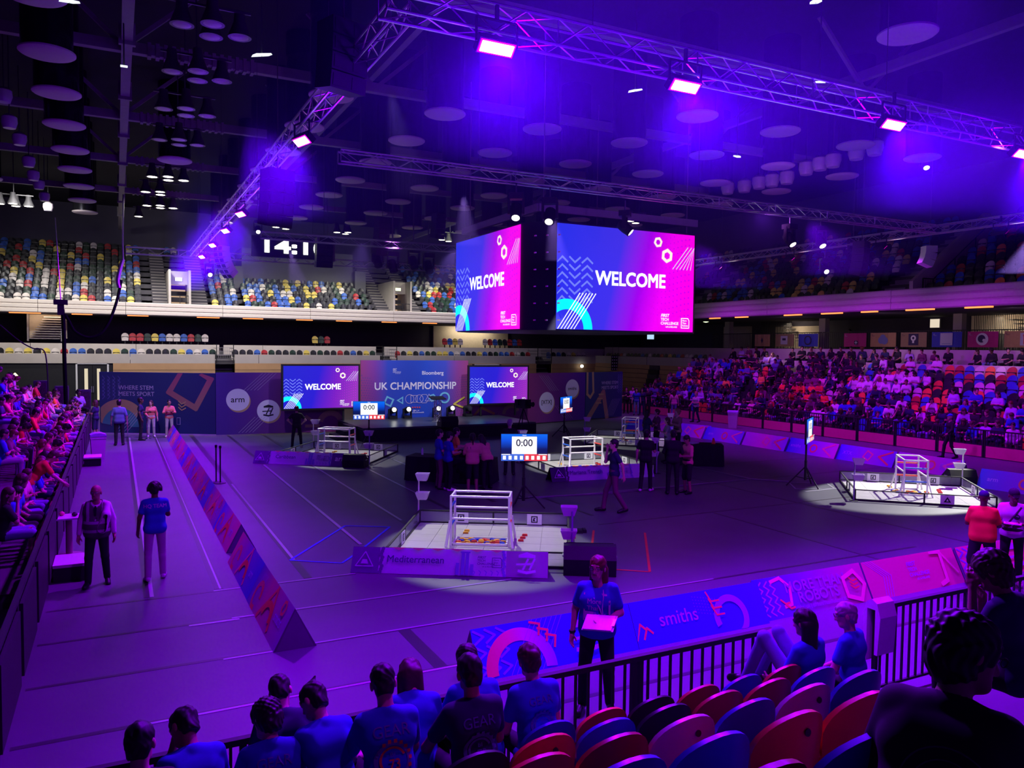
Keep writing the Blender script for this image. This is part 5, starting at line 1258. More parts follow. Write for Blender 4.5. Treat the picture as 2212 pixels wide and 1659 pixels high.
t = thing('door_lamp', 'round bright lamp over the far door behind the right backdrop', 'lamp', tuple(at(1257, 791, 1, 57.1))); MB().lathe([(.02, .14), (.13, .08), (.15, 0), (.13, -.08), (.02, -.14)], 14).build('globe', lit('door lamp glow', (1, 1, .95), 3.0), t); MB().box(-.05, .05, 0, .3, -.05, .05).build('bracket', M_black, t)
p = at(1330, 768, 1, 54.0)
t = thing('hanging_banner', 'small black and white patterned banner above the far right backdrop', 'banner', tuple(p)); w, h = .85, 1.25
MB().box(-w / 2, w / 2, 0, .03, -h, .0).build('cloth', P_black, t); a = Art(); random.seed(2)
for i in range(4):
    for j in range(5):
        u, v = -w * .36 + w * .24 * i, -h * .9 + h * .2 * j; s = .075; an = random.uniform(0, 6)
        a.poly([(u + s * math.cos(an + q * PI / 2), v + s * math.sin(an + q * PI / 2)) for q in range(4)], P_white); a.layer -= 1
a.layer += 1; a.build('pattern', t); MB().tube([(-.3, .02, 0), (-.3, .02, 2.2)], .01, 4).tube([(.3, .02, 0), (.3, .02, 2.2)], .01, 4).build('cord', M_black, t)
# ------------------------------------------------------------------ stadium seats
SEATC = dict(white=(.66, .60, .54), yellow=(.70, .55, .10), red=(.42, .03, .035), blue=(.04, .12, .46), green=(.018, .045, .028), black=(.02, .02, .024), orange=(.85, .20, .05))
SEATM = {k: mat('seat ' + k, c, .34, vary=.06, spec=.4) for k, c in SEATC.items()}
M_hole = mat('seat plate dark', (.03, .012, .012), .5, vary=0)
def seat_shell(n, m, hw, z0, z1, y0, lean, bow, th, tip=.42, p=2.4):
    b = MB(); rows = []
    for side in (0, 1):
        ml = max(1, m // 3)
        for j in range(m + 1):
            v = tip * j / ml if j <= ml else tip + (1 - tip) * math.sin(R(90) * (j - ml) / (m - ml)) 
            q = max(0, (v - tip) / (1 - tip)); w = hw * max(0.0, 1 - q ** p) ** .5
            w = max(w, hw * .10); lo = hw * (1 - .08 * (1 - v) ** 2); w = min(w, lo)
            for i in range(n + 1):
                u = -1 + 2 * i / n; rows.append((w * u, y0 + lean * v + bow * (w * u / hw) ** 2 - side * th, z0 + (z1 - z0) * v))
    k = (n + 1) * (m + 1); f = []
    for j in range(m):
        for i in range(n):
            a = j * (n + 1) + i; f.append((a, a + 1, a + n + 2, a + n + 1)); f.append((k + a + n + 1, k + a + n + 2, k + a + 1, k + a))
    edge = [i for i in range(n + 1)] + [j * (n + 1) + n for j in range(1, m + 1)] + [m * (n + 1) + i for i in range(n - 1, -1, -1)] + [j * (n + 1) for j in range(m - 1, 0, -1)]
    for a, c in zip(edge, edge[1:] + edge[:1]): f.append((a, k + a, k + c, c))
    return b.add(rows, f)
def make_seat(fine):
    """faces +Y; origin on the deck below the back"""
    t = thing('stadium_seat', '', 'seat')
    n, m = (14, 12) if fine else (6, 6)
    s = seat_shell(n, m, .250 if fine else .235, .40, .84, .03, -.05, .085 if fine else .055, .032 if fine else .03, p=2.2).build('back', SEATM['white'], t, smooth=True)
    seat_shell(n, m, .215, .30, .555, .15, -.03, -.02, .05, .5, 3).build('pan', SEATM['white'], t, smooth=True)
    MB().box(-.17, .17, .02, .12, .30, .36).box(-.03, .03, -.02, .10, 0, .36).box(-.205, .205, .07, .115, .54, .59).build('bracket', M_black, t)  # topmost black strip stands in for shade between back and pan
    if fine:
        MB().lathe([(.001, 0), (.02, 0), (.02, .004)], 12, M=Matrix.Translation((.03, -.046, .735)) @ Matrix.Rotation(R(83), 4, 'X')).build('number_plate', M_hole, s)
        for x in (-.225, .225): seat_shell(6, 4, .03, .50, .58, .17, .02, .0, .10).build('arm_tip', SEATM['white'], t, smooth=True, loc=(x, .0, 0))
    return t
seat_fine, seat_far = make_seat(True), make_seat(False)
N_SEAT = [0]
def put_seat(proto, loc, rotz, col, label, group):
    N_SEAT[0] += 1
    if not proto.get('label'):
        proto.location = loc; proto.rotation_euler = (0, 0, rotz); tag(proto, label, group=group)
        def rec(o):
            for c in o.children:
                for sl in c.material_slots:
                    if sl.material.name == 'seat white': sl.link = 'OBJECT'; sl.material = SEATM[col]
                rec(c)
        rec(proto); return proto
    cur = next(sl.material.name for c in proto.children for sl in c.material_slots if sl.material.name.startswith('seat '))
    return dup(proto, loc, rotz, label, group, {cur: SEATM[col]})
bulk = MB(); bulk_keys = list(SEATC)
_p = seat_shell(4, 5, .225, .40, .84, .03, -.05, .055, .03); _q = seat_shell(4, 3, .205, .30, .555, .15, -.03, -.02, .05, .5, 3)
def bulk_seat(loc, rotz, col):
    M = Matrix.Translation(loc) @ Matrix.Rotation(rotz, 4, 'Z'); i = bulk_keys.index(col)
    bulk.add(_p.v, _p.f, i, M); bulk.add(_q.v, _q.f, i, M); bulk.box(-.2, .2, .07, .115, .54, .59, 5, M)  # black strip stands in for the gap's shade, as on the single seats
random.seed(11)
# near stand: the empty seats behind the fence
near = {0: 'b3.0 o3.5 k4.0 r4.5 b5.0 r5.5', 1: 'k2.0 o2.5 b3.0 k3.5 r4.0 r4.5 b5.0', 2: 'b1.5 o2.0 r2.5 w3.0 b3.5 w4.0 b4.5', 3: 'k1.5 b2.0 b2.5 o3.0 o3.5', 4: 'k1.5 r2.0 b2.5 w3.0', 5: 'b1.3 k1.8'}
cn = dict(b='blue', o='orange', k='black', r='red', w='white')
for i, s in near.items():
    for k, e in enumerate(s.split()):
        o_ = put_seat(seat_fine, (float(e[1:]), 5.13 - .8 * i, .37 * (i + 1)), 0, cn[e[0]], f'{cn[e[0]]} seat seen from behind, {nth(k)} from left in {nth(i)} row above the near fence', 'empty seats in the near stand')
for o_ in [o for o in COL.objects if o.name.startswith('number_plate')]:
    if o_.parent.material_slots[0].material.name not in ('seat orange', 'seat white'): bpy.data.objects.remove(o_)
# right stand: which places are taken is decided here and used again for the crowd
TAKEN = {}
def occupancy(i, y):
    if y > 34: return .66 if i < 7 else .5
    if y > 28: return .68
    if y > 24: return (.72, .7, .7, .5, .85, .75, .12, .25)[i]
    return (.80, .78, .70, .5, .22, .0, .0, .02)[i]
for i in range(8):
    for k in range(54):
        y = 16.5 + .5 * k
        if abs(y - 33.6) < .55 or abs(y - 43.3) < .3: continue
        TAKEN[(i, k)] = random.random() < occupancy(i, y)
fixed = {7: {24: 'kkbrkokobo', 0: ''}, 6: 'orbwobwokkw', 5: 'okworrkkoo'}
wcol = ['white'] * 2 + ['orange'] * 2 + ['blue'] * 3 + ['red'] * 2 + ['black'] * 3
for i in range(8):
    n_ = 0
    for k in range(54):
        y = 16.5 + .5 * k
        if (i, k) not in TAKEN or TAKEN[(i, k)]: continue
        col = random.choice(wcol); vis = y < 27 or random.random() < .5
        lab = f'{col} empty seat, {nth(k)} place from near in {nth(i)} row of the right stand'
        if vis: put_seat(seat_far, (31.25 + .8 * i, y, rz(i)), PI / 2, col, lab, 'empty seats in the right stand')
        else: bulk_seat((31.25 + .8 * i, y, rz(i)), PI / 2, col)
# concourse seats of the back stand
for x0, s in ((.55, 'wrrgybwwbrgw'), (13.6, 'ygr'), (24.3, 'rbyw'), (28.0, 'wrbgkrbr')):
    for k, c in enumerate(s):
        col = dict(w='white', r='red', g='green', y='yellow', b='blue', k='black')[c]
        put_seat(seat_far, (x0 + .47 * k, 60.2, 4.0), PI, col, f'{col} concourse seat under the back balcony, {nth(k)} of the ' + ('long left block', 'small middle block', 'block left of the lobby', 'block before the lobby')[(.55, 13.6, 24.3, 28.0).index(x0)], 'concourse seats under the back balcony')
# upper back stand and upper right stand
ucol = ['white'] * 11 + ['yellow'] * 11 + ['red'] * 8 + ['blue'] * 18 + ['green'] * 20 + ['black'] * 42
def upper(i, x): return (x, YF + .55 + .8 * i, 6.5 + .48 * i)
for i in range(10):
    for a, b_, rows in ((-11.5, 2.1, 10), (6.15, 8.3, 10), (8.4, 17.4, 5), (17.5, 18.3, 10), (22.4, 34, 10), (3.4, 4.6, 10)):
        if i >= rows or (a == 3.4 and i < 8): continue
        n_ = int((b_ - a) / .47)
        for k in range(n_):
            x = a + .47 * k + .2; col = random.choice(ucol); bulk_seat(upper(i, x), PI, col)
for i in range(10):
    for a, b_ in ((28.0, 42.3), (44, 45.5), (46, 56), (9, 25.0)):
        n_ = int((b_ - a) / .48)
        for k in range(n_):
            y = a + .48 * k + .2; p = (XF + .65 + .8 * i, y, 6.65 + .48 * i)
            col = random.choice(ucol if a > 20 else ['white'] * 6 + ['orange'] * 7 + ['blue'] * 30 + ['red'] * 14 + ['black'] * 60)
            if a == 28.0 and N_SEAT[0] < 300 and i < 5: put_seat(seat_far, p, PI / 2, col, f'{col} seat, {nth(k)} from near in {nth(i)} row of the right upper block', 'seats of the right upper block')
            else: bulk_seat(p, PI / 2, col)
# seats behind the low parapets: only their tops show
for x in np.arange(-13, 37, .5):
    if 6.0 < x < 7.4 or 17.9 < x < 19.3 or 31.4 < x < 33: continue
    bulk_seat((float(x), YB + .55, 2.93), PI, random.choice(ucol))
for y in np.arange(44, 57, .5): bulk_seat((XR + .6, float(y), 2.93), PI / 2, random.choice(ucol))
for o_ in (36.5, 33.9): pass
tag(bulk.build('stadium_seat_rows', [SEATM[k] for k in bulk_keys], smooth=True, fix=False), 'far rows of coloured plastic seats in the upper stands', 'seats', kind='stuff')
# ------------------------------------------------------------------ people: one smooth surface grown from a posed skeleton
def V3(*a): return np.array(a, dtype=np.float64)
class Field:
    def __init__(s, lo, hi, h):
        s.h = h; s.lo = np.array(lo, float); n = np.ceil((np.array(hi) - s.lo) / h).astype(int) + 1
        s.n = n; s.ax = [(s.lo[i] + h * np.arange(n[i])).astype(np.float32) for i in range(3)]
        s.D = np.full(tuple(n), 9.0, np.float32)
    def _box(s, lo, hi, pad):
        a = np.maximum(np.floor((lo - pad - s.lo) / s.h).astype(int), 0); b = np.minimum(np.ceil((hi + pad - s.lo) / s.h).astype(int) + 1, s.n)
        if (b <= a).any(): return None
        sl = tuple(slice(a[i], b[i]) for i in range(3))
        return sl, s.ax[0][sl[0]][:, None, None], s.ax[1][sl[1]][None, :, None], s.ax[2][sl[2]][None, None, :]
    def _mix(s, sl, d, k, mode):
        A = s.D[sl]
        if mode == 'cut': s.D[sl] = np.maximum(A, -d); return
        if k <= 0: s.D[sl] = np.minimum(A, d); return
        t = np.clip(.5 + .5 * (d - A) / k, 0, 1); t = np.where(A > 5, 0, t)
        s.D[sl] = np.where(A > 5, d, d * (1 - t) + A * t - k * t * (1 - t))
    def cone(s, a, b, ra, rb=None, k=.03, mode='add'):
        rb = ra if rb is None else rb; a = np.asarray(a, float); b = np.asarray(b, float)
        r = max(ra, rb); q = s._box(np.minimum(a, b) - r, np.maximum(a, b) + r, k + 2.5 * s.h)
        if q is None: return s
        sl, X, Y, Z = q; e = b - a; L = float(e @ e) + 1e-9
        t = np.clip(((X - a[0]) * e[0] + (Y - a[1]) * e[1] + (Z - a[2]) * e[2]) / L, 0, 1)
        d = np.sqrt((X - a[0] - t * e[0]) ** 2 + (Y - a[1] - t * e[1]) ** 2 + (Z - a[2] - t * e[2]) ** 2) - (ra + (rb - ra) * t)
        s._mix(sl, d.astype(np.float32), k, mode); return s
    def ell(s, c, r, F, k=.02, mode='add'):
        """ellipsoid with radii r along the rows of the frame F"""
        c = np.asarray(c, float); m = max(r); q = s._box(c - m, c + m, k + 2.5 * s.h)
        if q is None: return s
        sl, X, Y, Z = q
        l = np.sqrt(sum((((X - c[0]) * F[i][0] + (Y - c[1]) * F[i][1] + (Z - c[2]) * F[i][2]) / r[i]) ** 2 for i in range(3)))
        s._mix(sl, ((l - 1) * min(r)).astype(np.float32), k, mode); return s
    def halfspace(s, p, n):
        """keeps what lies on the side that n points to"""
        p = np.asarray(p, float)
        d = (s.ax[0][:, None, None] - p[0]) * n[0] + (s.ax[1][None, :, None] - p[1]) * n[1] + (s.ax[2][None, None, :] - p[2]) * n[2]
        s.D = np.maximum(s.D, (-d).astype(np.float32)); return s
    def net(s):
        D = s.D; ins = D < 0
        c = sum(ins[i:ins.shape[0] - 1 + i, j:ins.shape[1] - 1 + j, k:ins.shape[2] - 1 + k].astype(np.int8) for i in (0, 1) for j in (0, 1) for k in (0, 1))
        ids = np.argwhere((c > 0) & (c < 8))
        if len(ids) == 0: return np.zeros((0, 3)), np.zeros((0, 4), int)
        idx = np.full(c.shape, -1, np.int64); idx[tuple(ids.T)] = np.arange(len(ids))
        P = np.zeros((len(ids), 3)); N = np.zeros(len(ids))
        cor = [(i, j, k) for i in (0, 1) for j in (0, 1) for k in (0, 1)]
        val = {q: D[ids[:, 0] + q[0], ids[:, 1] + q[1], ids[:, 2] + q[2]].astype(np.float64) for q in cor}
        for a in cor:
            for ax in range(3):
                if a[ax]: continue
                b = tuple(1 if i == ax else a[i] for i in range(3)); va, vb = val[a], val[b]
                m = (va < 0) != (vb < 0); t = np.where(m, va / np.where(m, va - vb, 1), 0)
                p = np.zeros((len(ids), 3)); p += np.array(a); p[:, ax] += t; P[m] += p[m]; N[m] += 1
        P = (ids + P / N[:, None]) * s.h + s.lo
        F = []
        for ax in range(3):
            u, w = (ax + 1) % 3, (ax + 2) % 3
            A = np.moveaxis(ins, ax, 0); m = A[:-1] != A[1:]
            e = np.argwhere(m); flip = A[:-1][m]
            g = np.zeros((len(e), 3), int); o = [i for i in range(3) if i != ax]
            g[:, ax] = e[:, 0]; g[:, o[0]] = e[:, 1]; g[:, o[1]] = e[:, 2]
            ok = (g[:, u] > 0) & (g[:, w] > 0) & (g[:, u] < ins.shape[u] - 1) & (g[:, w] < ins.shape[w] - 1); g = g[ok]; fl_ = flip[ok]
            def I(du, dw):
                q = g.copy(); q[:, u] -= du; q[:, w] -= dw; return idx[q[:, 0], q[:, 1], q[:, 2]]
            f = np.stack([I(1, 1), I(0, 1), I(0, 0), I(1, 0)], 1); f[~fl_] = f[~fl_][:, ::-1]; F.append(f)
        F = np.concatenate(F); return P, F[(F >= 0).all(1)]
def np_mesh(name, P, F, mats, mi=None):
    me = bpy.data.meshes.new(name)
    me.vertices.add(len(P)); me.vertices.foreach_set('co', P.astype(np.float32).ravel())
    me.loops.add(F.size); me.loops.foreach_set('vertex_index', F.astype(np.int32).ravel())
    me.polygons.add(len(F)); me.polygons.foreach_set('loop_start', np.arange(0, F.size, 4, dtype=np.int32))
    for m in (mats if isinstance(mats, (list, tuple)) else [mats]): me.materials.append(m)
    if mi is not None: me.polygons.foreach_set('material_index', mi.astype(np.int32))
    me.update(calc_edges=True); me.polygons.foreach_set('use_smooth', np.ones(len(F), bool)); return me

def pose(kind='stand', lean=0.0, arms=('hang', 'hang'), head=(0, 0), twist=0.0, step=0.0, spread=.1, knees=None, side=0.0, seat=.46):
    """joint positions; +Y is the way the person faces. arms: (left, right) presets or (elbow, wrist) in torso coordinates (out, forward, up)"""
    J = {}; l = R(lean); sd = R(side)
    up = V3(math.sin(sd), math.sin(l), math.cos(l)); up /= np.linalg.norm(up)
    tw = R(twist); rt = V3(math.cos(tw), math.sin(tw), 0); rt = rt - up * (rt @ up); rt /= np.linalg.norm(rt); fw = np.cross(up, rt)
    hip = V3(0, 0, .93 if kind != 'sit' else seat + .07); J['hip'] = hip
    T = lambda a, b, c: hip + rt * a + fw * b + up * c
    J['F'] = (rt, fw, up); J['T'] = T
    J['neck'] = T(0, .0, .53)
    hy, hp = R(head[0]), R(head[1])
    hf = fw * math.cos(hy) + np.cross(up, fw) * math.sin(hy); hf = hf * math.cos(hp) - up * math.sin(hp); hf /= np.linalg.norm(hf)
    hu = up + fw * math.sin(hp) * .9; hr = np.cross(hf, hu); hr /= np.linalg.norm(hr); hu = np.cross(hr, hf); J['H'] = (hr, hf, hu)
    J['head'] = J['neck'] + up * .055 + hu * .098 + hf * .018
    for s, n in ((-1, 'l'), (1, 'r')):
        J['sh' + n] = T(s * .163, -.005, .452)
        a = arms[0 if s < 0 else 1]
        pre = {'hang': ((.245, -.03, .20), (.27, .05, -.05)), 'walkf': ((.24, .06, .20), (.24, .24, .04)), 'walkb': ((.25, -.14, .22), (.27, -.17, -.03)), 'lap': ((.23, .10, .18), (.12, .34, .07)), 'knee': ((.25, .26, .16), (.10, .46, .14)),
               'chin': ((.17, .27, .22), (.06, .17, .46)), 'fold': ((.25, .10, .22), (-.07, .23, .27)), 'phone': ((.22, .12, .20), (.06, .33, .28)), 'up': ((.30, .05, .56), (.16, .08, .74)), 'hold': ((.24, .05, .20), (.12, .29, .20)),
               'reach': ((.24, .24, .36), (.2, .5, .34)), 'back': ((.26, -.12, .2), (.1, -.16, .02)), 'hip': ((.36, -.08, .23), (.2, .04, .06)), 'face': ((.22, .16, .24), (.07, .15, .58))}
        e, w = pre[a] if isinstance(a, str) else a
        J['el' + n] = T(s * e[0], e[1], e[2]); J['wr' + n] = T(s * w[0], w[1], w[2])
        if kind == 'sit':
            kx = .11 + spread * .5
            J['hp' + n] = hip + V3(s * .09, 0, -.01); J['kn' + n] = V3(s * kx, .43, seat + .06); J['an' + n] = V3(s * kx, .40, .09)
            if knees: J['kn' + n] = V3(s * knees[0], knees[1], knees[2]); J['an' + n] = V3(s * knees[0] * .9, knees[3], knees[4])
            J['to' + n] = J['an' + n] + V3(s * .03, .17, -.055)
        else:
            st = s * step
            J['hp' + n] = hip + V3(s * .09, 0, -.02); J['kn' + n] = V3(s * (.09 + spread * .2), .03 + st * .55 + max(0, -st) * .35, .50); J['an' + n] = V3(s * (.09 + spread * .3), -.02 + st, .09 + max(0, -st) * .12)
            J['to' + n] = J['an' + n] + V3(s * .035, .17, -.055 - (.03 if st < -.05 else 0))
    return J
def lay_torso(f, J, g, fat=1.0, k=.07, breast=0.0, top=True):
    T = J['T']
    f.cone(T(-.075, -.01, 0), T(.075, -.01, 0), .105 * fat + g, k=k); f.cone(T(-.065, 0, .16), T(.065, 0, .16), .093 * fat + g, k=k)
    f.cone(T(-.085, .0, .34), T(.085, .0, .34), .103 * (.4 + .6 * fat) + g, k=k)
    if fat > 1.1: f.ell(T(0, .045, .12), (.145 * fat + g, .12 * fat + g, .15 + g), J['F'], k)
    if breast: f.cone(T(-.075, .07, .32), T(.075, .07, .32), .06 * fat + breast + g, k=k)
    if top:
        f.cone(T(-.105, -.005, .435), T(.105, -.005, .435), .062 + g, k=k)
        for s in (-1, 1): f.cone(T(s * .02, -.015, .50), T(s * .13, -.008, .455), .038 + g, .042 + g, .04)
    return f
def lay_arm(f, J, n, g=0, frac=None, fat=1.0, k=.03):
    a, e, w = J['sh' + n], J['el' + n], J['wr' + n]; q = .5 + .5 * fat
    if frac is None:
        f.cone(a, e, .049 * q + g, .038 * q + g, k); f.cone(e, w, .038 * q + g, .025 + g, .015)
    elif frac <= 1: f.cone(a, a + (e - a) * frac, .053 * q + g, (.053 - .006 * frac) * q + g, k)
    else: f.cone(a, e, .053 * q + g, .042 * q + g, k); f.cone(e, e + (w - e) * (frac - 1), .042 * q + g, .032 + g, .015)
def lay_hand(f, J, n, fine, curl=.35):
    e, w = J['el' + n], J['wr' + n]; d = (w - e) / (np.linalg.norm(w - e) + 1e-6); s = -1 if n == 'l' else 1
    c = J.get('hand' + n)
    if c is not None: d = np.asarray(c, float) / np.linalg.norm(c)
    tgt = -J['F'][0] * s + J['F'][1] * .5; pn = tgt - d * (tgt @ d); pn /= np.linalg.norm(pn) + 1e-6
    if 'palm' + n in J: pn = np.asarray(J['palm' + n], float); pn = pn - d * (pn @ d); pn /= np.linalg.norm(pn)
    x = np.cross(pn, d); kn = w + d * .085
    f.cone(w, w + d * .03, .025, .026, .012)
    f.cone(w + d * .03 - x * .022, kn - x * .026, .017, .014, .012); f.cone(w + d * .03 + x * .022, kn + x * .026, .017, .014, .012); f.cone(w + d * .03, kn, .018, .014, .012)
    if not fine:
        f.cone(kn - x * .018, kn + d * .05 - x * .018 + pn * .03, .014, .011, .01); f.cone(kn + x * .018, kn + d * .05 + x * .018 + pn * .03, .014, .011, .01); f.cone(w + d * .03 + x * .02, w + d * .075 + x * .05 + pn * .02, .012, .009, .01)
        return
    for i, L in enumerate((.066, .075, .070, .054)):
        b = kn + x * (.030 - .020 * i); c1 = curl * (.8 + .12 * i)
        d1 = d * math.cos(c1) + pn * math.sin(c1); d2 = d * math.cos(2.1 * c1) + pn * math.sin(2.1 * c1)
        m1 = b + d1 * L * .52; f.cone(b, m1, .0098, .0088, .004); f.cone(m1, m1 + d2 * L * .5, .0088, .0075, .003)
    b = w + d * .028 + x * .024; m1 = b + (d * .55 + x * .65 + pn * .35) * .045; f.cone(b, m1, .0135, .0108, .008); f.cone(m1, m1 + (d * .8 + x * .2 + pn * .4) * .036, .0105, .0085, .003)
def lay_head(f, J, fine=True):
    hr, hf, hu = J['H']; h = J['head']; P = lambda a, b, c: h + hr * a + hf * b + hu * c
    f.cone(J['neck'] - J['F'][2] * .03, h - hu * .05 - hf * .02, .056, .050, .03)
    f.ell(P(0, -.012, .030), (.079, .099, .094), J['H'], .02); f.ell(P(0, .022, -.035), (.060, .066, .078), J['H'], .03)
    f.cone(P(-.022, .060, -.088), P(.022, .060, -.088), .024, k=.03)
    if fine:
        f.cone(P(0, .088, .012), P(0, .104, -.026), .008, .0125, .012); f.cone(P(-.013, .09, -.03), P(.013, .09, -.03), .009, k=.01)
        f.cone(P(-.017, .080, -.056), P(.017, .080, -.056), .0095, k=.006); f.cone(P(-.035, .076, .034), P(.035, .076, .034), .012, k=.02)
        for s in (-1, 1): f.ell(P(s * .034, .098, .012), (.018, .013, .011), J['H'], .01, 'cut'); f.ell(P(s * .033, .076, .012), (.0135, .0135, .012), J['H'], 0)
    for s in (-1, 1): f.ell(P(s * .082, -.006, -.010), (.013, .021, .033), J['H'], .006)
    return P
def lay_hair(f, J, style):
    hr, hf, hu = J['H']; h = J['head']; P = lambda a, b, c: h + hr * a + hf * b + hu * c; up = J['F'][2]
    if style == 'bald': return False
    if style == 'cap':
        f.ell(P(0, -.010, .045), (.086, .104, .088), J['H'], .0); f.halfspace(P(0, 0, .035), hu); f.cone(P(-.045, .10, .040), P(.045, .10, .040), .013, k=.01); f.cone(P(-.03, .135, .036), P(.03, .135, .036), .010, k=.02); return True
    if style == 'curly':
        f.ell(P(0, -.02, .04), (.108, .115, .105), J['H'], .02)
        for i in range(26):
            a = i * 2.4; z = -.5 + 1.45 * ((i * .618) % 1); r = math.sqrt(max(0, 1 - z * z * .8)); f.ell(P(.098 * r * math.cos(a), -.02 + .105 * r * math.sin(a), .04 + .095 * z), (.026, .026, .026), J['H'], .012)
    elif style == 'mop': f.ell(P(0, -.020, .036), (.104, .120, .110), J['H'], .02); f.ell(P(0, -.045, -.045), (.088, .078, .085), J['H'], .03)
    elif style in ('short', 'grey', 'tuft'):
        f.ell(P(0, -.016, .042), (.086, .107, .096), J['H'], .02); f.ell(P(0, -.050, -.03), (.070, .056, .080), J['H'], .03)
    else: f.ell(P(0, -.018, .037), (.091, .109, .102), J['H'], .02)
    if style not in ('short', 'grey', 'tuft'): f.ell(P(0, -.035, -.03), (.080, .075, .080), J['H'], .03)
    X, Y, Z = f.ax[0][:, None, None], f.ax[1][None, :, None], f.ax[2][None, None, :]
    f.D = f.D + ((.006 if style == 'mop' else .0032) * np.sin(120 * X + 2.2 * np.sin(45 * Z)) * np.sin(115 * Y + 2.0 * np.sin(40 * Z + 1)) + .002 * np.sin(70 * Z + 60 * X)).astype(np.float32)
    f.ell(P(0, .115, -.024), (.066, .085, .098), J['H'], 0, 'cut')
    if style in ('short', 'grey', 'tuft'):
        for s in (-1, 1): f.ell(P(s * .095, .006, -.035), (.034, .042, .052), J['H'], 0, 'cut')
        f.ell(P(0, -.07, -.135), (.12, .10, .055), J['H'], 0, 'cut')
    if style in ('long', 'bob', 'flowing'):
        L = .34 if style == 'long' else .5 if style == 'flowing' else .16
        for s in (-1, 1): f.cone(P(s * .055, -.05, -.03), h + hr * s * .075 - hf * .055 - up * L, .052, .036, .03)
        f.cone(P(0, -.075, -.02), h - hf * .09 - up * (L + .02), .055, .042, .04)
    if style == 'pony': f.cone(P(0, -.11, .02), P(0, -.15, -.03), .03, .032, .01); f.cone(P(0, -.15, -.03), P(0, -.125, -.20), .032, .014, .01)
    if style == 'bun': f.ell(P(0, -.115, .03), (.045, .04, .045), J['H'], .01)
    if style == 'tuft': f.cone(P(0, -.05, .12), P(.015, -.09, .15), .02, .008, .02)
    return True
def bounds(J, names=None, pad=.18):
    P = np.array([J[k] for k in J if isinstance(J[k], np.ndarray) and J[k].shape == (3,) and not k.startswith(('hand', 'palm')) and (names is None or k in names)])
    return P.min(0) - pad, P.max(0) + pad
SKIN = {'light': mat('skin light', (.58, .34, .26), .55, vary=.06), 'mid': mat('skin mid', (.36, .19, .125), .55, vary=.06), 'dark': mat('skin dark', (.12, .055, .035), .5, vary=.08)}
HAIR = {'black': mat('hair black', (.012, .009, .009), .55, vary=.4, scale=40), 'brown': mat('hair brown', (.06, .03, .018), .55, vary=.4, scale=40), 'red': mat('hair auburn', (.12, .03, .015), .5, vary=.35, scale=40), 'fair': mat('hair fair', (.32, .2, .09), .5, vary=.3, scale=40), 'grey': mat('hair grey', (.35, .33, .32), .55, vary=.3, scale=40)}
CLOTH = {k: mat('cloth ' + k, c, .85, vary=.16, scale=5, bump=.25) for k, c in dict(blue=(.02, .05, .46), navy=(.016, .02, .07), black=(.012, .012, .016), white=(.70, .68, .68), red=(.60, .03, .03), orange=(.85, .16, .03), coral=(.75, .18, .16), peach=(.72, .36, .22), grey=(.22, .22, .25), slate=(.10, .14, .28), jeans=(.16, .20, .42),
         stone=(.48, .43, .44), tan=(.34, .22, .15), yellow=(.78, .50, .06), pink=(.72, .30, .42), green=(.05, .16, .08), lilac=(.42, .32, .62), plum=(.16, .03, .10)).items()}
M_eye = mat('eye white', (.7, .68, .66), .3, vary=0); M_iris = mat('eye dark', (.02, .012, .01), .2, vary=0); M_lip = mat('lip', (.38, .12, .11), .45, vary=0)
M_shoe = {'black': mat('shoe black', (.012, .012, .014), .4, vary=.1), 'white': mat('shoe white', (.75, .73, .74), .5, vary=.05)}
def lay_legs(f, J, g, fat=1.0, upto=None):
    q = .45 + .55 * fat
    for n in 'lr':
        hp, kn, an = J['hp' + n], J['kn' + n], J['an' + n]
        if upto is None: f.cone(hp, kn, .080 * q + g, .054 * q + g, .02); f.cone(kn, an, .054 * q + g, .034 + g + (.012 if g else 0), .02); f.cone(kn + (an - kn) * .25 - J['F'][1] * .015, kn + (an - kn) * .4, .045 * q + g, .04 * q + g, .02)
        elif upto <= 1: f.cone(hp, hp + (kn - hp) * upto, .084 * q + g, .074 * q + g, .02)
        else: f.cone(hp, kn, .084 * q + g, .066 * q + g, .02); f.cone(kn, kn + (an - kn) * (upto - 1), .066 * q + g, .06 * q + g, .02)
def lay_shoes(f, J, n, g=0):
    a, t = J['an' + n], J['to' + n]; f.cone(a + V3(0, -.03, -.045), t, .040 + g, .035 + g, .01); f.cone(a, a + V3(0, -.02, -.03), .040 + g, .042 + g, .02); f.cone((a + t) / 2 + V3(0, 0, -.005), t, .043 + g, .036 + g, .02)
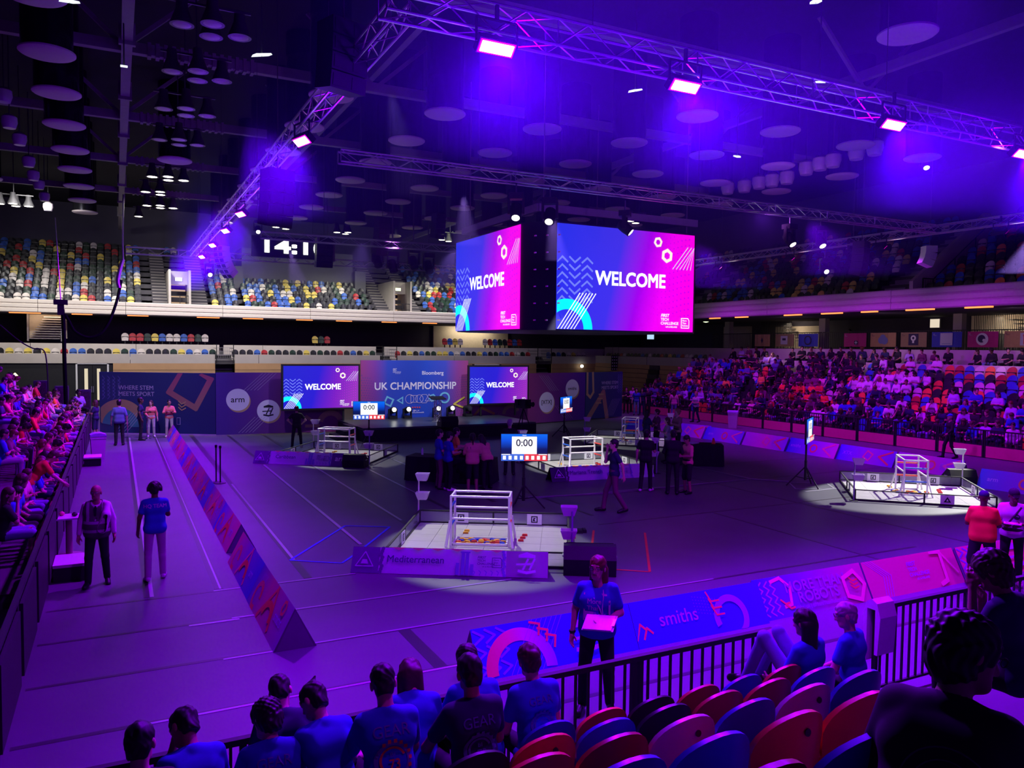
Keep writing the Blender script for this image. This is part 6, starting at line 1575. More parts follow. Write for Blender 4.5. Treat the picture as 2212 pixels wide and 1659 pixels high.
def person(name, label, J, loc, rotz, h=.012, scale=1.0, skin='light', hair=('short', 'black'), shirt='blue', sleeve=.62, legs=('long', 'black'), shoes='black', fat=1.0, breast=0.0, group=None, fine=True, face=True, hem=-.09, upper=False, skirt=False):
    """a clothed figure: body as the top mesh; hair, shirt, trousers and shoes are its children"""
    lo, hi = bounds(J); lo[2] = min(lo[2], -.02)
    if upper: lo[2] = max(lo[2], J['hip'][2] - .28)
    f = Field(lo, hi, h); lay_torso(f, J, -.006, fat, breast=breast); 
    if not upper: lay_legs(f, J, -.004, fat)
    P = lay_head(f, J, fine)
    for n in 'lr': lay_arm(f, J, n, fat=fat); lay_hand(f, J, n, fine)
    if not upper:
        for n in 'lr': lay_shoes(f, J, n, -.008)
    vs, fs = f.net(); mi = np.zeros(len(fs), int); mats = [SKIN[skin]]
    if face:
        mats += [M_eye, M_iris, M_lip]; c = vs[fs].mean(1); hr, hf, hu = J['H']; q = c - J['head']; L = np.stack([q @ hr, q @ hf, q @ hu], 1)
        for s in (-1, 1):
            d = np.hypot(L[:, 0] - s * .033, (L[:, 2] - .012) * 1.5); fr = L[:, 1] > .05; mi[fr & (d < .0145)] = 1; mi[fr & (d < .0068)] = 2
            mi[fr & (np.abs(L[:, 0] - s * .034) < .018) & (np.abs(L[:, 2] - .036) < .0035)] = 2
        mi[(L[:, 1] > .06) & (np.abs(L[:, 0]) < .024) & (np.abs(L[:, 2] + .056) < .008)] = 3
    body = bpy.data.objects.new(name, np_mesh('person', vs, fs, mats, mi)); COL.objects.link(body)
    tag(body, label, 'person', group); body.location = loc; body.rotation_euler = (0, 0, rotz); body.scale = (scale,) * 3
    def part(nm, fld, m):
        v, q = fld.net()
        if len(q) == 0: return None
        o = bpy.data.objects.new(nm, np_mesh(nm, v, q, m)); COL.objects.link(o); o.parent = body; return o
    T = J['T']; up = J['F'][2]
    ff = Field(J['head'] - (.62 if hair[0] == 'flowing' else .45), J['head'] + .24, min(h, .012))
    if lay_hair(ff, J, hair[0]): part('hat' if hair[0] == 'cap' else 'hair', ff, CLOTH[hair[1]] if hair[0] == 'cap' else HAIR[hair[1]])
    if shirt:
        lo2, hi2 = bounds(J, ('hip', 'neck', 'shl', 'shr', 'ell', 'elr', 'wrl', 'wrr') if sleeve > 1 else ('hip', 'neck', 'shl', 'shr', 'ell', 'elr'), .20)
        if upper: lo2[2] = max(lo2[2], J['hip'][2] - .26)
        g = Field(lo2, hi2, h); lay_torso(g, J, .010, fat, breast=breast)
        for n in 'lr': lay_arm(g, J, n, .008, sleeve, fat)
        if hem < 0: g.halfspace(T(0, 0, hem), up)
        g.cone(T(0, .012, .50), T(0, .03, .72), .062, .075, 0, 'cut')
        part('shirt', g, CLOTH[shirt])
    if legs and not upper:
        lo2, hi2 = bounds(J, ('hip', 'knl', 'knr', 'anl', 'anr', 'hpl', 'hpr'), .17)
        g = Field(lo2, hi2, h); g.cone(T(-.075, -.01, 0), T(.075, -.01, 0), .108 * fat, k=.05); g.cone(T(-.065, 0, .09), T(.065, 0, .09), .095 * fat, k=.05)
        lay_legs(g, J, .008, fat, {'long': None, 'shorts': .95, 'bermuda': 1.15}[legs[0]])
        if legs[0] == 'long': g.halfspace(V3(0, 0, .035), V3(0, 0, 1))
        part('trousers' if legs[0] == 'long' else 'shorts', g, CLOTH[legs[1]])
    if shoes and not upper:
        for n in 'lr':
            a = J['an' + n]; g = Field(a - .18, a + V3(.16, .3, .1), min(h, .012)); lay_shoes(g, J, n); g.halfspace(V3(0, 0, .0), V3(0, 0, 1)) if J['kn' + n][2] > .3 and a[2] < .2 else None; g.halfspace(a + V3(0, 0, .035), V3(0, 0, -1)); part('shoe', g, M_shoe[shoes])
    return body
def glasses(body, J, m=None):
    hr, hf, hu = J['H']; h = J['head']; P = lambda a, b, c: tuple(h + hr * a + hf * b + hu * c); b = MB()
    for s in (-1, 1):
        b.tube([P(s * .034 + .021 * math.cos(i * PI / 6), .106, .012 + .016 * math.sin(i * PI / 6)) for i in range(13)], .0022, 5); b.tube([P(s * .055, .104, .016), P(s * .079, .0, .014)], .002, 5)
    b.tube([P(-.013, .108, .016), P(.013, .108, .016)], .002, 5); b.build('glasses', m or M_black, body)
def far_person(J, h, hair, fat=1.0, legs='long', sleeve=.7):
    """a small figure in the crowd: one continuous mesh, coloured by region (skin, shirt, trousers, hair)"""
    lo, hi = bounds(J); lo[2] = -.02; fields = []
    f = Field(lo, hi, h); lay_head(f, J, False)
    for n in 'lr': lay_arm(f, J, n, fat=fat); lay_hand(f, J, n, False); lay_shoes(f, J, n)
    if legs != 'long': lay_legs(f, J, 0, fat)
    fields.append(f)
    f = Field(lo, hi, h); lay_torso(f, J, .012, fat)
    for n in 'lr': lay_arm(f, J, n, .012, sleeve, fat)
    fields.append(f)
    f = Field(lo, hi, h); T = J['T']; f.cone(T(-.075, -.01, 0), T(.075, -.01, 0), .112 * fat, k=.05); lay_legs(f, J, .010, fat, None if legs == 'long' else .95); fields.append(f)
    f = Field(lo, hi, h); lay_hair(f, J, hair); fields.append(f)
    D = np.stack([q.D for q in fields]); lab = D.argmin(0); U = Field(lo, hi, h); U.D = D.min(0); v, q = U.net()
    c = np.clip(np.round((v[q].mean(1) - U.lo) / h).astype(int), 0, U.n - 1)
    return np_mesh('person', v, q, [SKIN['light'], CLOTH['black'], CLOTH['navy'], HAIR['black']], lab[c[:, 0], c[:, 1], c[:, 2]])
# ------------------------------------------------------------------ people on the floor
from mathutils.bvhtree import BVHTree
def child(b, n): return next((c for c in b.children if c.name.split('.')[0] == n), None)
def print_on(body, J, art, name='shirt_print', back=True, c=.30, a0=0.0, over='shirt'):
    """lays flat artwork on the front or back of a shirt"""
    sh = child(body, over); me = sh.data
    bvh = BVHTree.FromPolygons([v.co for v in me.vertices], [tuple(p.vertices) for p in me.polygons])
    rt, fw, up = J['F']; T = J['T']; s = 1 if back else -1; out = []
    for u, y, v in art.mb.v:
        o = Vector(T((u + a0) * s, -.6 * s, c + v)); d = Vector(fw * s)
        h = bvh.ray_cast(o, d)
        p = h[0] + h[1] * (.004 - y * .5) if h[0] is not None else o + d * .45
        out.append(tuple(p))
    art.mb.v = out; return art.mb.build(name, art.mats, body, fix=False)
def face_to(loc, px_dir):
    return math.atan2(px_dir[1], px_dir[0]) - PI / 2
TO_CAM = lambda p: math.atan2(-p[1], -p[0]) - PI / 2
AWAY = lambda p: math.atan2(p[1], p[0]) - PI / 2
IMG_LEFT = math.atan2(.453, -.891) - PI / 2; IMG_RIGHT = math.atan2(-.453, .891) - PI / 2
Pw = mat('shirt print pale', (.55, .50, .62), .7, vary=0); Po = mat('shirt print orange', (.75, .30, .05), .7, vary=0); Pd = mat('shirt print dim', (.08, .08, .28), .7, vary=0); Pk = mat('dark shirt print', (.03, .02, .05), .7, vary=0)
# 1 steward in a high-visibility vest
p = fl(211, 1263); J = pose('stand', arms=('hang', 'hang'), step=.10, head=(-12, 4), spread=.15)
b = person('person', 'bald steward in dark reflective vest, white shirt and tie, walking along the left aisle', J, tuple(p), TO_CAM(p) - .12, .008, .985, 'mid', ('bald', 'black'), 'white', 1.85, ('long', 'black'), 'black', 1.12)
T = J['T']; lo, hi = bounds(J, ('hip', 'neck', 'shl', 'shr'), .22); g = Field(lo, hi, .009); lay_torso(g, J, .026, 1.12); g.halfspace(T(0, 0, -.16), J['F'][2]); g.cone(T(0, .02, .46), T(0, .05, .7), .085, .09, 0, 'cut')
for s in (-1, 1): g.cone(T(s * .185, 0, .37), T(s * .22, 0, .2), .07, .03, 0, 'cut')
for q, w in ((.44, .035), (.3, .02)): g.cone(T(0, .16, q), T(0, .16, q - .12), w, .012, 0, 'cut')
v, f = g.net(); cc = (v[f].mean(1) - J['hip']) @ J['F'][2]; mi = (((cc > .01) & (cc < .06)) | ((cc > .16) & (cc < .21))).astype(int)
xx = (v[f].mean(1) - J['hip']) @ J['F'][0]; mi[(np.abs(np.abs(xx) - .12) < .025) & (cc > .2)] = 1
o = bpy.data.objects.new('vest', np_mesh('vest', v, f, [mat('vest dark', (.10, .07, .09), .7), mat('vest reflective band', (.50, .46, .52), .3)], mi)); COL.objects.link(o); o.parent = b
g = Field(lo, hi, .010); g.cone(T(-.15, .04, .47), T(-.16, .15, .30), .055, .07, .03).cone(T(-.16, .15, .30), T(-.10, .17, .08), .075, .085, .03).cone(T(-.15, .04, .47), T(-.16, -.08, .40), .055, .05, .03)
v, f = g.net(); o = bpy.data.objects.new('draped_cloth', np_mesh('draped_cloth', v, f, CLOTH['white'])); COL.objects.link(o); o.parent = b
MB().prism([(-.012, .30), (.012, .30), (.02, .42), (.012, .47), (-.012, .47), (-.02, .42)], 0, .01, 1).build('tie', M_black, b, loc=tuple(T(0, .15, -.0)))
MB().box(-.05, .05, 0, .008, -.03, .03).build('badge', mat('pink card', (.75, .45, .5), .5), b, loc=tuple(T(-.04, .175, .18))); glasses(b, J, mat('thin steel frame', (.5, .5, .5), .3, 1, vary=0))
# 2 man with HQ TEAM on his back
p = fl(336, 1252); J = pose('stand', arms=('hang', 'phone'), step=.09, head=(-10, 8), spread=.12)
b = person('person', 'man in blue tee with lettered back and headphones walking away along the left aisle', J, tuple(p), AWAY(p) + .05, .008, .985, 'dark', ('short', 'black'), 'blue', .6, ('long', 'stone'), 'white', 1.05)
a = Art(); a.text(0, .10, 'HQ TEAM', .085, Pw, .02); print_on(b, J, a)
hr, hf, hu = J['H']; h_ = J['head']; PP = lambda a, c, d: tuple(h_ + hr * a + hf * c + hu * d)
hp = MB().tube([PP(.112 * math.cos(t_), -.01, .005 + .128 * math.sin(t_)) for t_ in np.linspace(0, PI, 14)], .012, 8)
for s in (-1, 1): hp.tube([PP(s * .085, -.01, 0), PP(s * .125, -.01, 0)], .042, 12)
hp.tube([PP(-.1, .02, -.02), PP(-.08, .1, -.075), PP(-.03, .13, -.085)], .006, 6); hp.build('headphones', M_black, b, smooth=True)
# 3 woman with clipboard behind the near fence
p = fl(1287, 1535); J = pose('stand', arms=(((.25, .02, .20), (.10, .27, .17)), 'hang'), step=.03, head=(-16, 2), spread=.2)
J['handl'] = J['F'][0] * .8 + J['F'][1] * .6; J['palml'] = V3(0, 0, 1)
b = person('person', 'woman in blue printed tee and glasses holding a clipboard at the near fence', J, tuple(p), TO_CAM(p) - .05, .0065, 1.02, 'light', ('long', 'red'), 'blue', .68, ('long', 'black'), 'black', 1.22, .012); glasses(b, J)
a = Art(); more_logo(a, 0, .02, .27, Pw); a.rect(-.13, -.03, -.10, -.02, Pw); print_on(b, J, a, back=False, c=.26)
T = J['T']; lan = MB(); lan.tube([T(-.06, .03, .50), T(-.07, .15, .40), T(-.06, .175, .28), T(-.07, .19, .16)], .006, 6).tube([T(.06, .03, .50), T(.03, .15, .38), T(-.04, .178, .27), T(-.07, .19, .16)], .006, 6); lan.build('lanyard', Pw, b)
wr = MB().lathe([(.036, -.012), (.039, 0), (.036, .012)], 14).build('watch', M_black, b, loc=tuple(J['wrr'] + V3(0, 0, .02)))
q = b.matrix_basis @ Vector(J['T'](-.02, .36, .19)); cbd = thing('clipboard', 'clipboard with bright pink paper held by the woman at the near fence', 'clipboard', tuple(q), b.rotation_euler[2] - .2)
Mx = Matrix.Rotation(R(-24), 4, 'X') @ Matrix.Rotation(R(5), 4, 'Y')
MB().box(-.20, .15, -.12, .12, -.006, 0, M=Mx).build('board', mat('clipboard lilac', (.5, .42, .6), .5), cbd); MB().box(-.18, .14, -.11, .115, .0, .012, M=Mx).build('paper', mat('pink white paper', (.85, .75, .82), .7), cbd); MB().box(-.20, -.17, -.05, .05, .0, .02, M=Mx).build('clip', M_steel, cbd)
# 4 walker
def stand_at(px, py, lab, rot, h=.012, **k):
    pk = {x: k.pop(x) for x in ('arms', 'lean', 'step', 'head', 'twist', 'spread', 'kind') if x in k}; p = fl(px, py); J = pose(pk.pop('kind', 'stand'), **pk)
    r = TO_CAM(p) if rot == 'cam' else AWAY(p) if rot == 'away' else rot
    return person('person', lab, J, tuple(p), r, h, **k), J
stand_at(1325, 1106, 'young man in blue polo walking left past the middle field, hand raised to his face', IMG_LEFT + .1, .009, arms=('walkb', 'face'), step=.24, scale=1.06, shirt='navy', legs=('long', 'plum'), shoes='black')
b, J = stand_at(2118, 1268, 'broad man in orange tee, long black shorts and cap seen from behind at right', 'away', .008, arms=('hold', 'hold'), scale=.98, skin='dark', hair=('cap', 'navy'), shirt='orange', sleeve=.75, legs=('bermuda', 'black'), fat=1.3, spread=.3)
b, J = stand_at(2182, 1262, 'man in white printed tee and dark cap with cross strap, holding a tablet at right', 'cam', .008, arms=('hold', 'hold'), head=(20, 22), scale=1.0, skin='dark', hair=('cap', 'black'), shirt='white', sleeve=.8, legs=('long', 'black'), shoes='white', fat=1.1)
T = J['T']; MB().tube([T(-.12, .07, .47), T(-.02, .15, .32), T(.12, .14, .10)], .016, 6).build('cross_strap', M_black, b)
a = Art(); a.disc(.06, .02, .05, Pk, 12); a.disc(.03, -.16, .035, Pk, 12); print_on(b, J, a, back=False, c=.28)
q = b.matrix_basis @ Vector(T(0, .36, .22)); tag(MB().box(-.13, .13, -.09, .09, 0, .012).build('tablet', M_white, loc=tuple(q), rotz=b.rotation_euler[2]), 'white tablet held by the man in the white tee at right', 'tablet')
# around the black table, left of the middle field
stand_at(948, 1056, 'tall person in navy blue top and plum trousers at the black table, leftmost', IMG_RIGHT + .35, arms=('hold', 'hold'), scale=1.0, shirt='blue', sleeve=.7, legs=('long', 'plum'), hair=('short', 'black'))
b, J = stand_at(968, 1060, 'person in blue printed tee and dark trousers standing at the black table', IMG_RIGHT + .5, arms=('phone', 'hold'), head=(0, 15), scale=.98, shirt='blue', legs=('long', 'black'), shoes='white')
a = Art(); a.text(0, .08, 'TEAM', .07, Pw, .02); print_on(b, J, a)
stand_at(985, 1040, 'person in mustard top half hidden behind the blue tees at the black table', IMG_RIGHT + .2, arms=('hold', 'hold'), scale=.95, shirt='yellow', legs=('long', 'black'))
b, J = stand_at(1020, 1064, 'person in peach tee, black shorts and white sneakers seen from behind at the black table', AWAY((9, 20)) + .1, .010, arms=('hold', 'hold'), scale=.97, hair=('pony', 'black'), shirt='peach', sleeve=.8, legs=('bermuda', 'black'), shoes='white', fat=1.15, skin='mid')
a = Art(); a.rect(-.16, -.06, .06, .12, Pk); a.rect(-.15, .15, .0, .06, mat('shirt print cream', (.7, .45, .25), .7, vary=0)) if False else None; print_on(b, J, a)
stand_at(1052, 1056, 'person in peach top leaning forward over the right end of the black table', AWAY((9, 20)) + .5, arms=('reach', 'reach'), lean=34, scale=.96, hair=('long', 'black'), shirt='peach', legs=('long', 'black'), fat=1.05, skin='mid')
stand_at(1100, 1026, 'camera operator in black seen from behind, half hidden by the timer screen', 'away', arms=('hold', 'phone'), scale=1.04, skin='light', hair=('short', 'grey'), shirt='black', legs=('long', 'black'))
# referees right of the middle field
stand_at(1394, 1062, 'man in black with grey sneakers seen from behind beside the middle field', AWAY((13.6, 18)) - .2, .010, arms=('hang', 'phone'), scale=1.03, step=.1, shirt='black', legs=('long', 'black'), shoes='white')
stand_at(1452, 1068, 'tall man in black seen from behind in the referee group', AWAY((14, 17.4)), .010, arms=('hold', 'hold'), scale=1.06, shirt='black', sleeve=1.8, legs=('long', 'black'))
stand_at(1484, 1066, 'person in peach shirt and dark shorts reading papers, right of the referee group', IMG_LEFT + .4, .010, arms=('hold', 'hold'), head=(0, 24), scale=.97, shirt='peach', sleeve=.9, legs=('bermuda', 'black'), skin='mid')
stand_at(1396, 985, 'person with long dark hair and navy top behind the referee group', IMG_RIGHT + .3, arms=('hang', 'phone'), scale=1.03, hair=('long', 'black'), shirt='navy', legs=('long', 'black'), skin='dark')
stand_at(1440, 1000, 'person in grey top with brown hair in the middle of the referee group', IMG_LEFT, arms=('fold', 'fold'), scale=.95, hair=('bob', 'brown'), shirt='grey', legs=('long', 'black'))
stand_at(1462, 985, 'person with curly fair hair and tan jacket behind the referees', IMG_LEFT + .5, arms=('phone', 'hold'), scale=1.05, hair=('curly', 'fair'), shirt='tan', sleeve=1.8, legs=('long', 'black'))
stand_at(1418, 978, 'person in dark plum top filming at the back of the referee group', IMG_LEFT + .2, arms=('phone', 'phone'), scale=1.0, hair=('bun', 'brown'), shirt='plum', legs=('long', 'black'))
# before the backdrops
stand_at(641, 968, 'man in black with folded arms watching the left stage screen', AWAY((6.4, 31.5)), .012, arms=('hip', 'hip'), scale=.97, shirt='black', legs=('long', 'black'), hair=('short', 'brown'), spread=.3)
stand_at(258, 962, 'man in slate blue shirt seen from behind before the navy backdrop', AWAY((.1, 35)), .012, arms=('hang', 'hang'), scale=1.06, shirt='slate', sleeve=.9, legs=('long', 'black'), fat=1.12)
stand_at(304, 951, 'man in dark polo holding a black bag before the navy backdrop', IMG_RIGHT + .4, .012, arms=('hold', 'hang'), scale=1.05, skin='dark', shirt='navy', legs=('long', 'black'))
stand_at(327, 944, 'woman in coral top and pale trousers before the navy backdrop', 'cam', .012, arms=('hang', 'lap'), head=(-20, 0), scale=.93, hair=('long', 'brown'), shirt='coral', sleeve=1.5, legs=('long', 'stone'), shoes='white', breast=.01)
stand_at(366, 944, 'person in coral shirt with folded arms standing at the far end of the board row', 'cam', .012, arms=('fold', 'fold'), head=(15, -8), scale=.95, skin='mid', shirt='coral', sleeve=1.4, legs=('long', 'stone'), shoes='white')
stand_at(207, 947, 'person in dark dress standing at the left edge of the navy backdrop', IMG_LEFT, .012, arms=('hold', 'hold'), scale=.95, hair=('bob', 'brown'), shirt='navy', legs=('bermuda', 'navy'), skin='mid')
# right side of the floor
stand_at(2050, 990, 'steward in black with bright blue cap walking before the right stand fence', IMG_LEFT, .014, arms=('walkf', 'walkb'), step=.2, scale=1.0, hair=('cap', 'blue'), shirt='black', sleeve=1.8, legs=('long', 'black'))
stand_at(1503, 912, 'fair haired person in white tee walking at the far end of the right stand', IMG_LEFT + .5, .014, arms=('hold', 'walkf'), step=.12, scale=1.0, hair=('short', 'fair'), shirt='white', legs=('long', 'navy'))
stand_at(1455, 904, 'person in pink top and blue jeans standing at the end of the right stand', 'away', .014, scale=.98, hair=('long', 'brown'), shirt='pink', legs=('long', 'jeans'))
for px, py, sh, lg, hr_, lab in ((1352, 893, 'black', 'black', 'short', 'person in black at the far corner, leftmost of the standing group'), (1366, 891, 'lilac', 'black', 'short', 'person in pale top at the far corner, second of the standing group'), (1374, 897, 'blue', 'jeans', 'long', 'person in blue with phone in the standing far corner group'), (1386, 897, 'navy', 'navy', 'bob', 'person in navy in the standing far corner group'), (1398, 894, 'black', 'black', 'short', 'dark dressed person at the right of the standing far corner group')):
    stand_at(px, py, lab, 'cam', .018, arms=('hold', 'phone') if px % 3 else ('hang', 'hang'), scale=.97, shirt=sh, legs=('long', lg), hair=(hr_, 'black'), face=False, fine=False)
q = at(1692, 842, 0, 33.6)
J = pose('stand', arms=('hold', 'phone')); person('person', 'man in white tee standing on the stair of the right stand', J, (33.6, float(q[1]), rz(2)), IMG_RIGHT, .016, 1.0, shirt='white', legs=('long', 'black'), face=False)
q = at(1836, 700, 0, 41.0)
J = pose('stand', arms=('hang', 'hang')); b = person('person', 'steward in violet reflective vest standing behind the right concourse rail', J, (41.0, float(q[1]), 3.6), PI / 2, .018, 1.1, 'dark', ('short', 'black'), 'lilac', 1.8, ('long', 'black'), fat=1.2, face=False)

# ------------------------------------------------------------------ near stand: the group at the fence, seen from behind
def fg(X, row, lab, J, rz_=0.0, y=None, h=.008, z=None, **k):
    Y = 5.13 - .8 * row + .22 if y is None else y
    b = person('person', lab, J, (X, Y, .37 * (row + 1) if z is None else z), rz_, h, **k); return b
def gear(b, J, s=1.0, dim=False):
    a = Art(); m1, m2 = (Pd, Pd) if dim else (mat('shirt print slate', (.13, .14, .34), .7, vary=0), Po)
    a.text(0, .085, 'GEAR', .095 * s, m1, .0); a.ring(0, -.10, .115 * s, .092 * s, m1, 30); a.ring(0, -.10, .085 * s, .07 * s, m2, 26, 20, 250)
    for i in range(9): an = R(-40 + 20 * i); a.rect(.11 * s * math.cos(an) - .011, .11 * s * math.cos(an) + .011, -.10 + .118 * s * math.sin(an) - .011, -.10 + .118 * s * math.sin(an) + .011, m2)
    a.text(.01, -.125, '73', .075 * s, m2, .015); a.text(-.0, -.065, 'BIT' if False else 'BI', .045 * s, m1, .0)
    print_on(b, J, a, c=.30)
G = 'blue shirted group at the near fence'
J = pose('sit', lean=30, arms=('face', 'knee'), head=(35, 26)); fg(.46, 0, 'boy in blue tee bent over with hands at his mouth, leftmost at the near fence', J, .15, h=.007, shirt='blue', skin='mid', legs=('long', 'black'), group=None)
J = pose('sit', lean=22, arms=('knee', 'knee'), head=(30, 25)); b = fg(.94, 0, 'youth in blue GEAR tee with thick black hair, second from left at the near fence', J, h=.007, shirt='blue', skin='light', hair=('mop', 'black'), legs=('long', 'black'), z=.30); gear(b, J)
J = pose('sit', lean=30, arms=('knee', 'phone'), head=(-20, 20)); fg(1.10, 0, 'dark haired head just behind the thick haired youth at the near fence', J, y=5.72, shirt='navy', hair=('short', 'black'), legs=('long', 'black'), scale=.96)
J = pose('sit', lean=28, arms=('knee', 'phone'), head=(35, 22)); fg(1.36, 0, 'boy in blue tee with a tuft of hair looking down at the near fence', J, .2, h=.007, shirt='blue', hair=('tuft', 'black'), legs=('long', 'black'))
J = pose('sit', lean=16, arms=('knee', 'knee'), head=(-8, 16)); b = fg(1.72, 0, 'broad youth in blue GEAR tee with emblem, in the middle of the fence group', J, -.05, h=.007, shirt='blue', skin='light', legs=('long', 'black'), fat=1.08, scale=1.06, y=5.22); gear(b, J, 1.08)
J = pose('sit', lean=32, arms=('knee', 'phone'), head=(-25, 28)); fg(2.02, 0, 'youth with bowl cut leaning on the fence, right of the broad youth', J, -.2, h=.007, shirt='blue', hair=('bob', 'brown'), legs=('long', 'black'), y=5.5)
J = pose('sit', lean=8, arms=('knee', 'lap'), head=(0, 6)); b = fg(2.33, 0, 'tall youth in dark GEAR tee sitting upright at the near fence', J, 0, h=.007, shirt='navy', skin='mid', legs=('long', 'black'), scale=1.08, y=5.1); gear(b, J, 1.0, True)
J = pose('sit', lean=22, arms=('knee', 'lap'), head=(10, 12)); fg(2.56, 0, 'person in blue tee half hidden behind the tall youth at the near fence', J, 0, h=.009, shirt='blue', hair=('short', 'black'), legs=('long', 'black'), y=5.5)
J = pose('sit', lean=14, arms=('lap', 'lap'), head=(0, 10)); b = fg(2.98, 0, 'person with hair in a bun and blue tee before the woman with the clipboard', J, 0, h=.007, shirt='blue', hair=('bun', 'brown'), legs=('long', 'black'), fat=1.05, y=5.3); gear(b, J, .9, True)
J = pose('sit', lean=12, arms=('lap', 'lap'), head=(-20, 5)); fg(.10, 1, 'dark head and shoulders at the bottom edge, left of the fence group', J, 0, h=.009, shirt='black', legs=('long', 'black'), y=5.1, z=.42)
# right foreground
J = pose('sit', lean=2, arms=('lap', 'hold'), head=(8, 14), knees=(.12, .42, .98, .62, .50)); b = fg(5.86, 0, 'girl with long dark hair reading a sheet, jeans drawn up, beside the aisle gap', J, R(10), h=.008, shirt='blue', hair=('flowing', 'black'), legs=('long', 'jeans'), y=5.2, z=.30)
q = b.matrix_basis @ Vector(J['T'](.03, .38, .36)); tag(MB().box(-.11, .11, 0, .004, -.15, .15, M=Matrix.Rotation(R(-35), 4, 'X')).build('paper_sheet', mat('pink white paper', (.85, .75, .82), .7), loc=tuple(q), rotz=R(10)), 'pale sheet of paper held by the long haired girl', 'paper')
J = pose('sit', lean=6, arms=('lap', 'lap'), head=(28, 8)); b = fg(6.62, 0, 'older man with cropped grey hair, glasses and blue tee beside the draped jacket', J, R(20), h=.007, shirt='blue', hair=('grey', 'grey'), legs=('long', 'black'), y=5.3, z=.22, fat=1.1); glasses(b, J)
J = pose('sit', lean=22, arms=('fold', 'lap'), head=(-50, 6)); b = fg(2.42, 4, 'large person in black printed jacket and dark glasses, right foreground', J, R(-72), h=.006, shirt='black', sleeve=1.9, skin='mid', hair=('mop', 'black'), legs=('long', 'black'), fat=1.3, scale=1.03, y=1.62, z=1.84); glasses(b, J)
a = Art(); m1 = mat('jacket print grey', (.10, .085, .10), .7, vary=0); m2 = mat('jacket print rust', (.16, .05, .035), .7, vary=0)
a.ring(0, -.08, .15, .145, m1, 36); a.ring(0, -.08, .112, .108, m1, 36); a.disc(-.03, -.06, .045, m2, 16); a.disc(.04, -.10, .04, m1, 16); a.disc(-.02, -.14, .05, m2, 16); print_on(b, J, a, 'jacket_print', c=.30, a0=.05)
J = pose('sit', lean=14, arms=('face', 'chin'), head=(20, 14)); fg(5.2, 3, 'person with wavy auburn hair, hand at the face, at the right edge', J, R(10), h=.007, shirt='navy', sleeve=.8, skin='mid', hair=('mop', 'brown'), legs=('long', 'black'), y=2.9)

# ------------------------------------------------------------------ left stand crowd (seen from the side, a little larger)
random.seed(21)
POSES = [dict(lean=12, arms=('lap', 'lap'), head=(0, 5)), dict(lean=20, arms=('knee', 'knee'), head=(10, 10)), dict(lean=8, arms=('fold', 'fold'), head=(-15, 4)), dict(lean=18, arms=('knee', 'chin'), head=(15, 8)), dict(lean=14, arms=('phone', 'phone'), head=(0, 25)),
         dict(lean=3, arms=('lap', 'fold'), head=(25, 0)), dict(lean=26, arms=('knee', 'phone'), head=(-10, 18)), dict(lean=6, arms=('lap', 'face'), head=(-25, 2)), dict(lean=10, arms=('hold', 'lap'), head=(5, 12))]
HS = ['short', 'long', 'short', 'bob', 'short', 'pony', 'short', 'long', 'curly', 'short']
CJ = [pose('sit', spread=.08 + .05 * (i % 3), **q) for i, q in enumerate(POSES)]
FARM = [far_person(CJ[i % 9], .024, HS[i % 10], 1.0 + .06 * (i % 3), 'long' if i % 3 else 'shorts', .7 if i % 4 else 1.7) for i in range(18)]
MIDM = [far_person(CJ[i % 9], .014, HS[(i * 3) % 10], 1.0 + .05 * (i % 2), 'shorts' if i % 2 else 'long', .7) for i in range(12)]
N_P = [0]
hair_names = dict(black='black hair', brown='brown hair', red='auburn hair', fair='fair hair')
def crowd_person(me, loc, rotz, shirt, trous, hair, skin, label, group, sc=1.0):
    N_P[0] += 1
    o = bpy.data.objects.new('person', me); COL.objects.link(o); o.location = loc; o.rotation_euler = (0, 0, rotz); o.scale = (sc,) * 3
    for k, m in enumerate((SKIN[skin], CLOTH[shirt], CLOTH[trous], HAIR[hair])): o.material_slots[k].link = 'OBJECT'; o.material_slots[k].material = m
    return tag(o, label, 'person', group)
def pick(): return random.choice(['black', 'navy', 'jeans', 'black', 'grey']), random.choice(['black'] * 5 + ['brown'] * 4 + ['fair', 'red']), random.choice(['light'] * 5 + ['mid'] * 3 + ['dark'])
for i, (ya, occ) in enumerate(((15.4, .86), (21.5, .66), (29, .6), (36, .5))):
    n_ = 0
    for k in range(60):
        y = ya + .56 * k
        if y > 40 or random.random() > occ: continue
        sh = random.choice(['red', 'red', 'orange', 'blue', 'blue', 'white', 'black', 'navy', 'pink', 'plum', 'coral']); tr, ha, sk = pick()
        crowd_person(random.choice(MIDM), (-1.72 - .8 * i, y, lz(i)), -PI / 2 + random.uniform(-.25, .25), sh, tr, ha, sk, f'{sh} topped spectator with {hair_names[ha]}, {nth(n_)} from near in {nth(i)} row of the left stand', 'spectators in the left stand', random.uniform(.9, 1.03)); n_ += 1
        # the tip of an occupied seat shows behind some of them
J = pose('stand', lean=38, arms=('reach', 'reach'), head=(10, 10)); person('person', 'person in red tee leaning forward over the left stand fence', J, (-1.62, 18.6, lz(0) - .05), -PI / 2 + .2, .012, .98, 'light', ('short', 'brown'), 'red', .7, ('long', 'jeans'))
J = pose('stand', lean=20, arms=('hang', 'lap'), head=(10, 20)); person('person', 'person in white tee standing bent at the far end of the left stand', J, (-4.4, 36.5, lz(3)), -PI / 2, .014, 1.0, 'mid', ('short', 'black'), 'white', .7, ('long', 'black'))
J = pose('sit', lean=6, arms=('hold', 'reach'), head=(0, 0)); person('person', 'person in striped violet tee seated beyond the far end of the left fence', J, (-1.6, 40.8, .5), PI + .5, .014, 1.1, 'dark', ('curly', 'black'), 'lilac', .8, ('long', 'black'), fat=1.2)
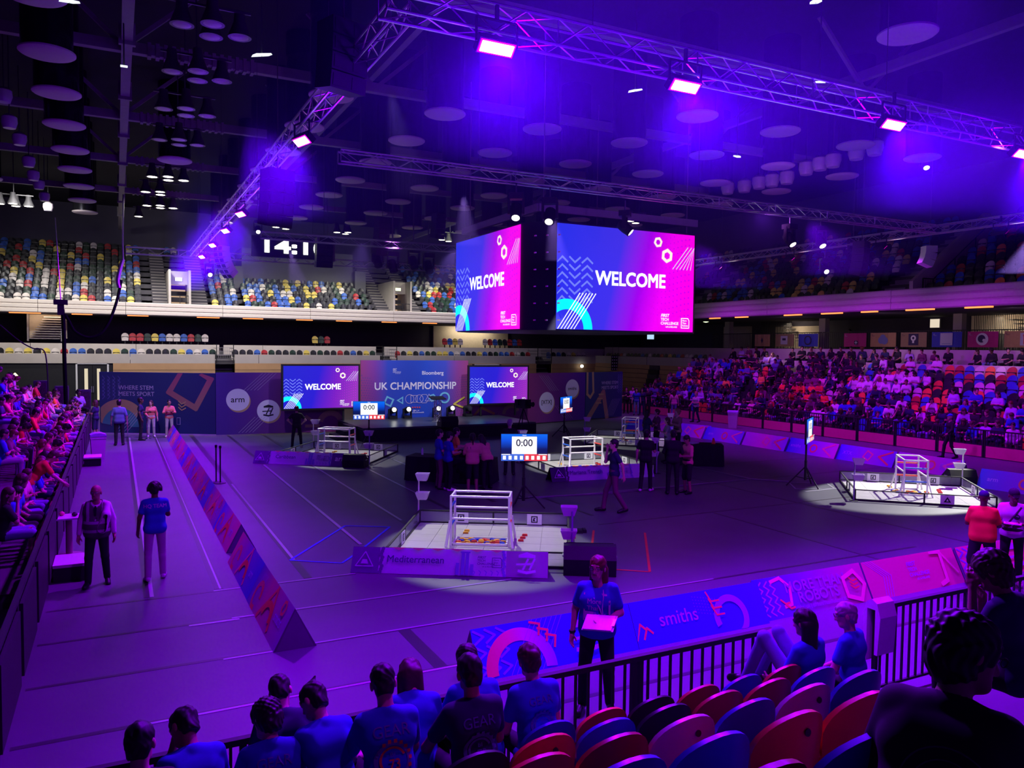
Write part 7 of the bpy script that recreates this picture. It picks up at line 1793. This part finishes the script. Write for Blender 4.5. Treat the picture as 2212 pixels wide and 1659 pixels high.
# ------------------------------------------------------------------ right stand crowd
random.seed(33)
def shirt_for(i, y):
    if y > 34: return random.choice(['slate', 'blue', 'lilac', 'black', 'black', 'black', 'navy', 'navy', 'yellow' if 2 <= i <= 4 else 'slate'])
    if y > 28: return random.choice(['red', 'orange', 'plum', 'red', 'black']) if i in (2, 3) else 'black' if i > 4 else random.choice(['black', 'navy', 'pink', 'white', 'black', 'plum'])
    if y > 24: return 'white' if i in (4, 5) else random.choice(['black', 'navy', 'blue', 'black', 'white', 'plum'])
    return random.choice(['blue', 'blue', 'white', 'black', 'black', 'navy', 'black', 'lilac'])
place = []
for (i, k), t_ in TAKEN.items():
    if t_: y = 16.5 + .5 * k; place.append((i, k, 31.25 + .8 * i - .2, y + random.uniform(-.06, .06), rz(i), shirt_for(i, y)))
for k in range(33):
    if random.random() < .82: place.append((8, k, 38.6, 17.5 + .75 * k, 3.05, random.choice(['black', 'black', 'navy', 'black', 'plum', 'lilac'])))
others = sum(1 for o in COL.objects if o.get('category') == 'person')
budget = 300 - others
place.sort(key=lambda p: p[2] * .453 + p[3] * .89)
rest = []
for j, (i, k, x, y, z, sh) in enumerate(place):
    tr, ha, sk = pick(); me = random.choice(FARM); rr = PI / 2 + random.uniform(-.3, .3) + .2; sc = random.uniform(.92, 1.04)
    if j < budget:
        row = 'concourse row' if i == 8 else f'{nth(i)} row'
        crowd_person(me, (x, y, z), rr, sh, tr, ha, sk, f'{sh} topped spectator with {hair_names[ha]}, {nth(k)} place from near, {row} of the right stand', 'spectators in the right stand', sc)
    else: rest.append((me, (x, y, z), rr, sh, tr, ha, sk, sc))
if rest:
    keys = []; V, F_, MI = [], [], []; off = 0
    for me, loc, rr, sh, tr, ha, sk, sc in rest:
        n = len(me.vertices); co = np.empty(n * 3, np.float32); me.vertices.foreach_get('co', co); co = co.reshape(-1, 3) * sc
        c_, s_ = math.cos(rr), math.sin(rr); V.append(np.stack([co[:, 0] * c_ - co[:, 1] * s_ + loc[0], co[:, 0] * s_ + co[:, 1] * c_ + loc[1], co[:, 2] + loc[2]], 1))
        f = np.empty(len(me.polygons) * 4, np.int32); me.loops.foreach_get('vertex_index', f); F_.append(f.reshape(-1, 4) + off); off += n
        mi = np.empty(len(me.polygons), np.int32); me.polygons.foreach_get('material_index', mi); ms = [SKIN[sk], CLOTH[sh], CLOTH[tr], HAIR[ha]]
        for m_ in ms:
            if m_ not in keys: keys.append(m_)
        MI.append(np.array([keys.index(m_) for m_ in ms])[mi])
    o = bpy.data.objects.new('crowd', np_mesh('crowd', np.concatenate(V), np.concatenate(F_), keys, np.concatenate(MI))); COL.objects.link(o)
    tag(o, 'rest of the seated crowd at the far end of the right stand', 'crowd', kind='stuff')
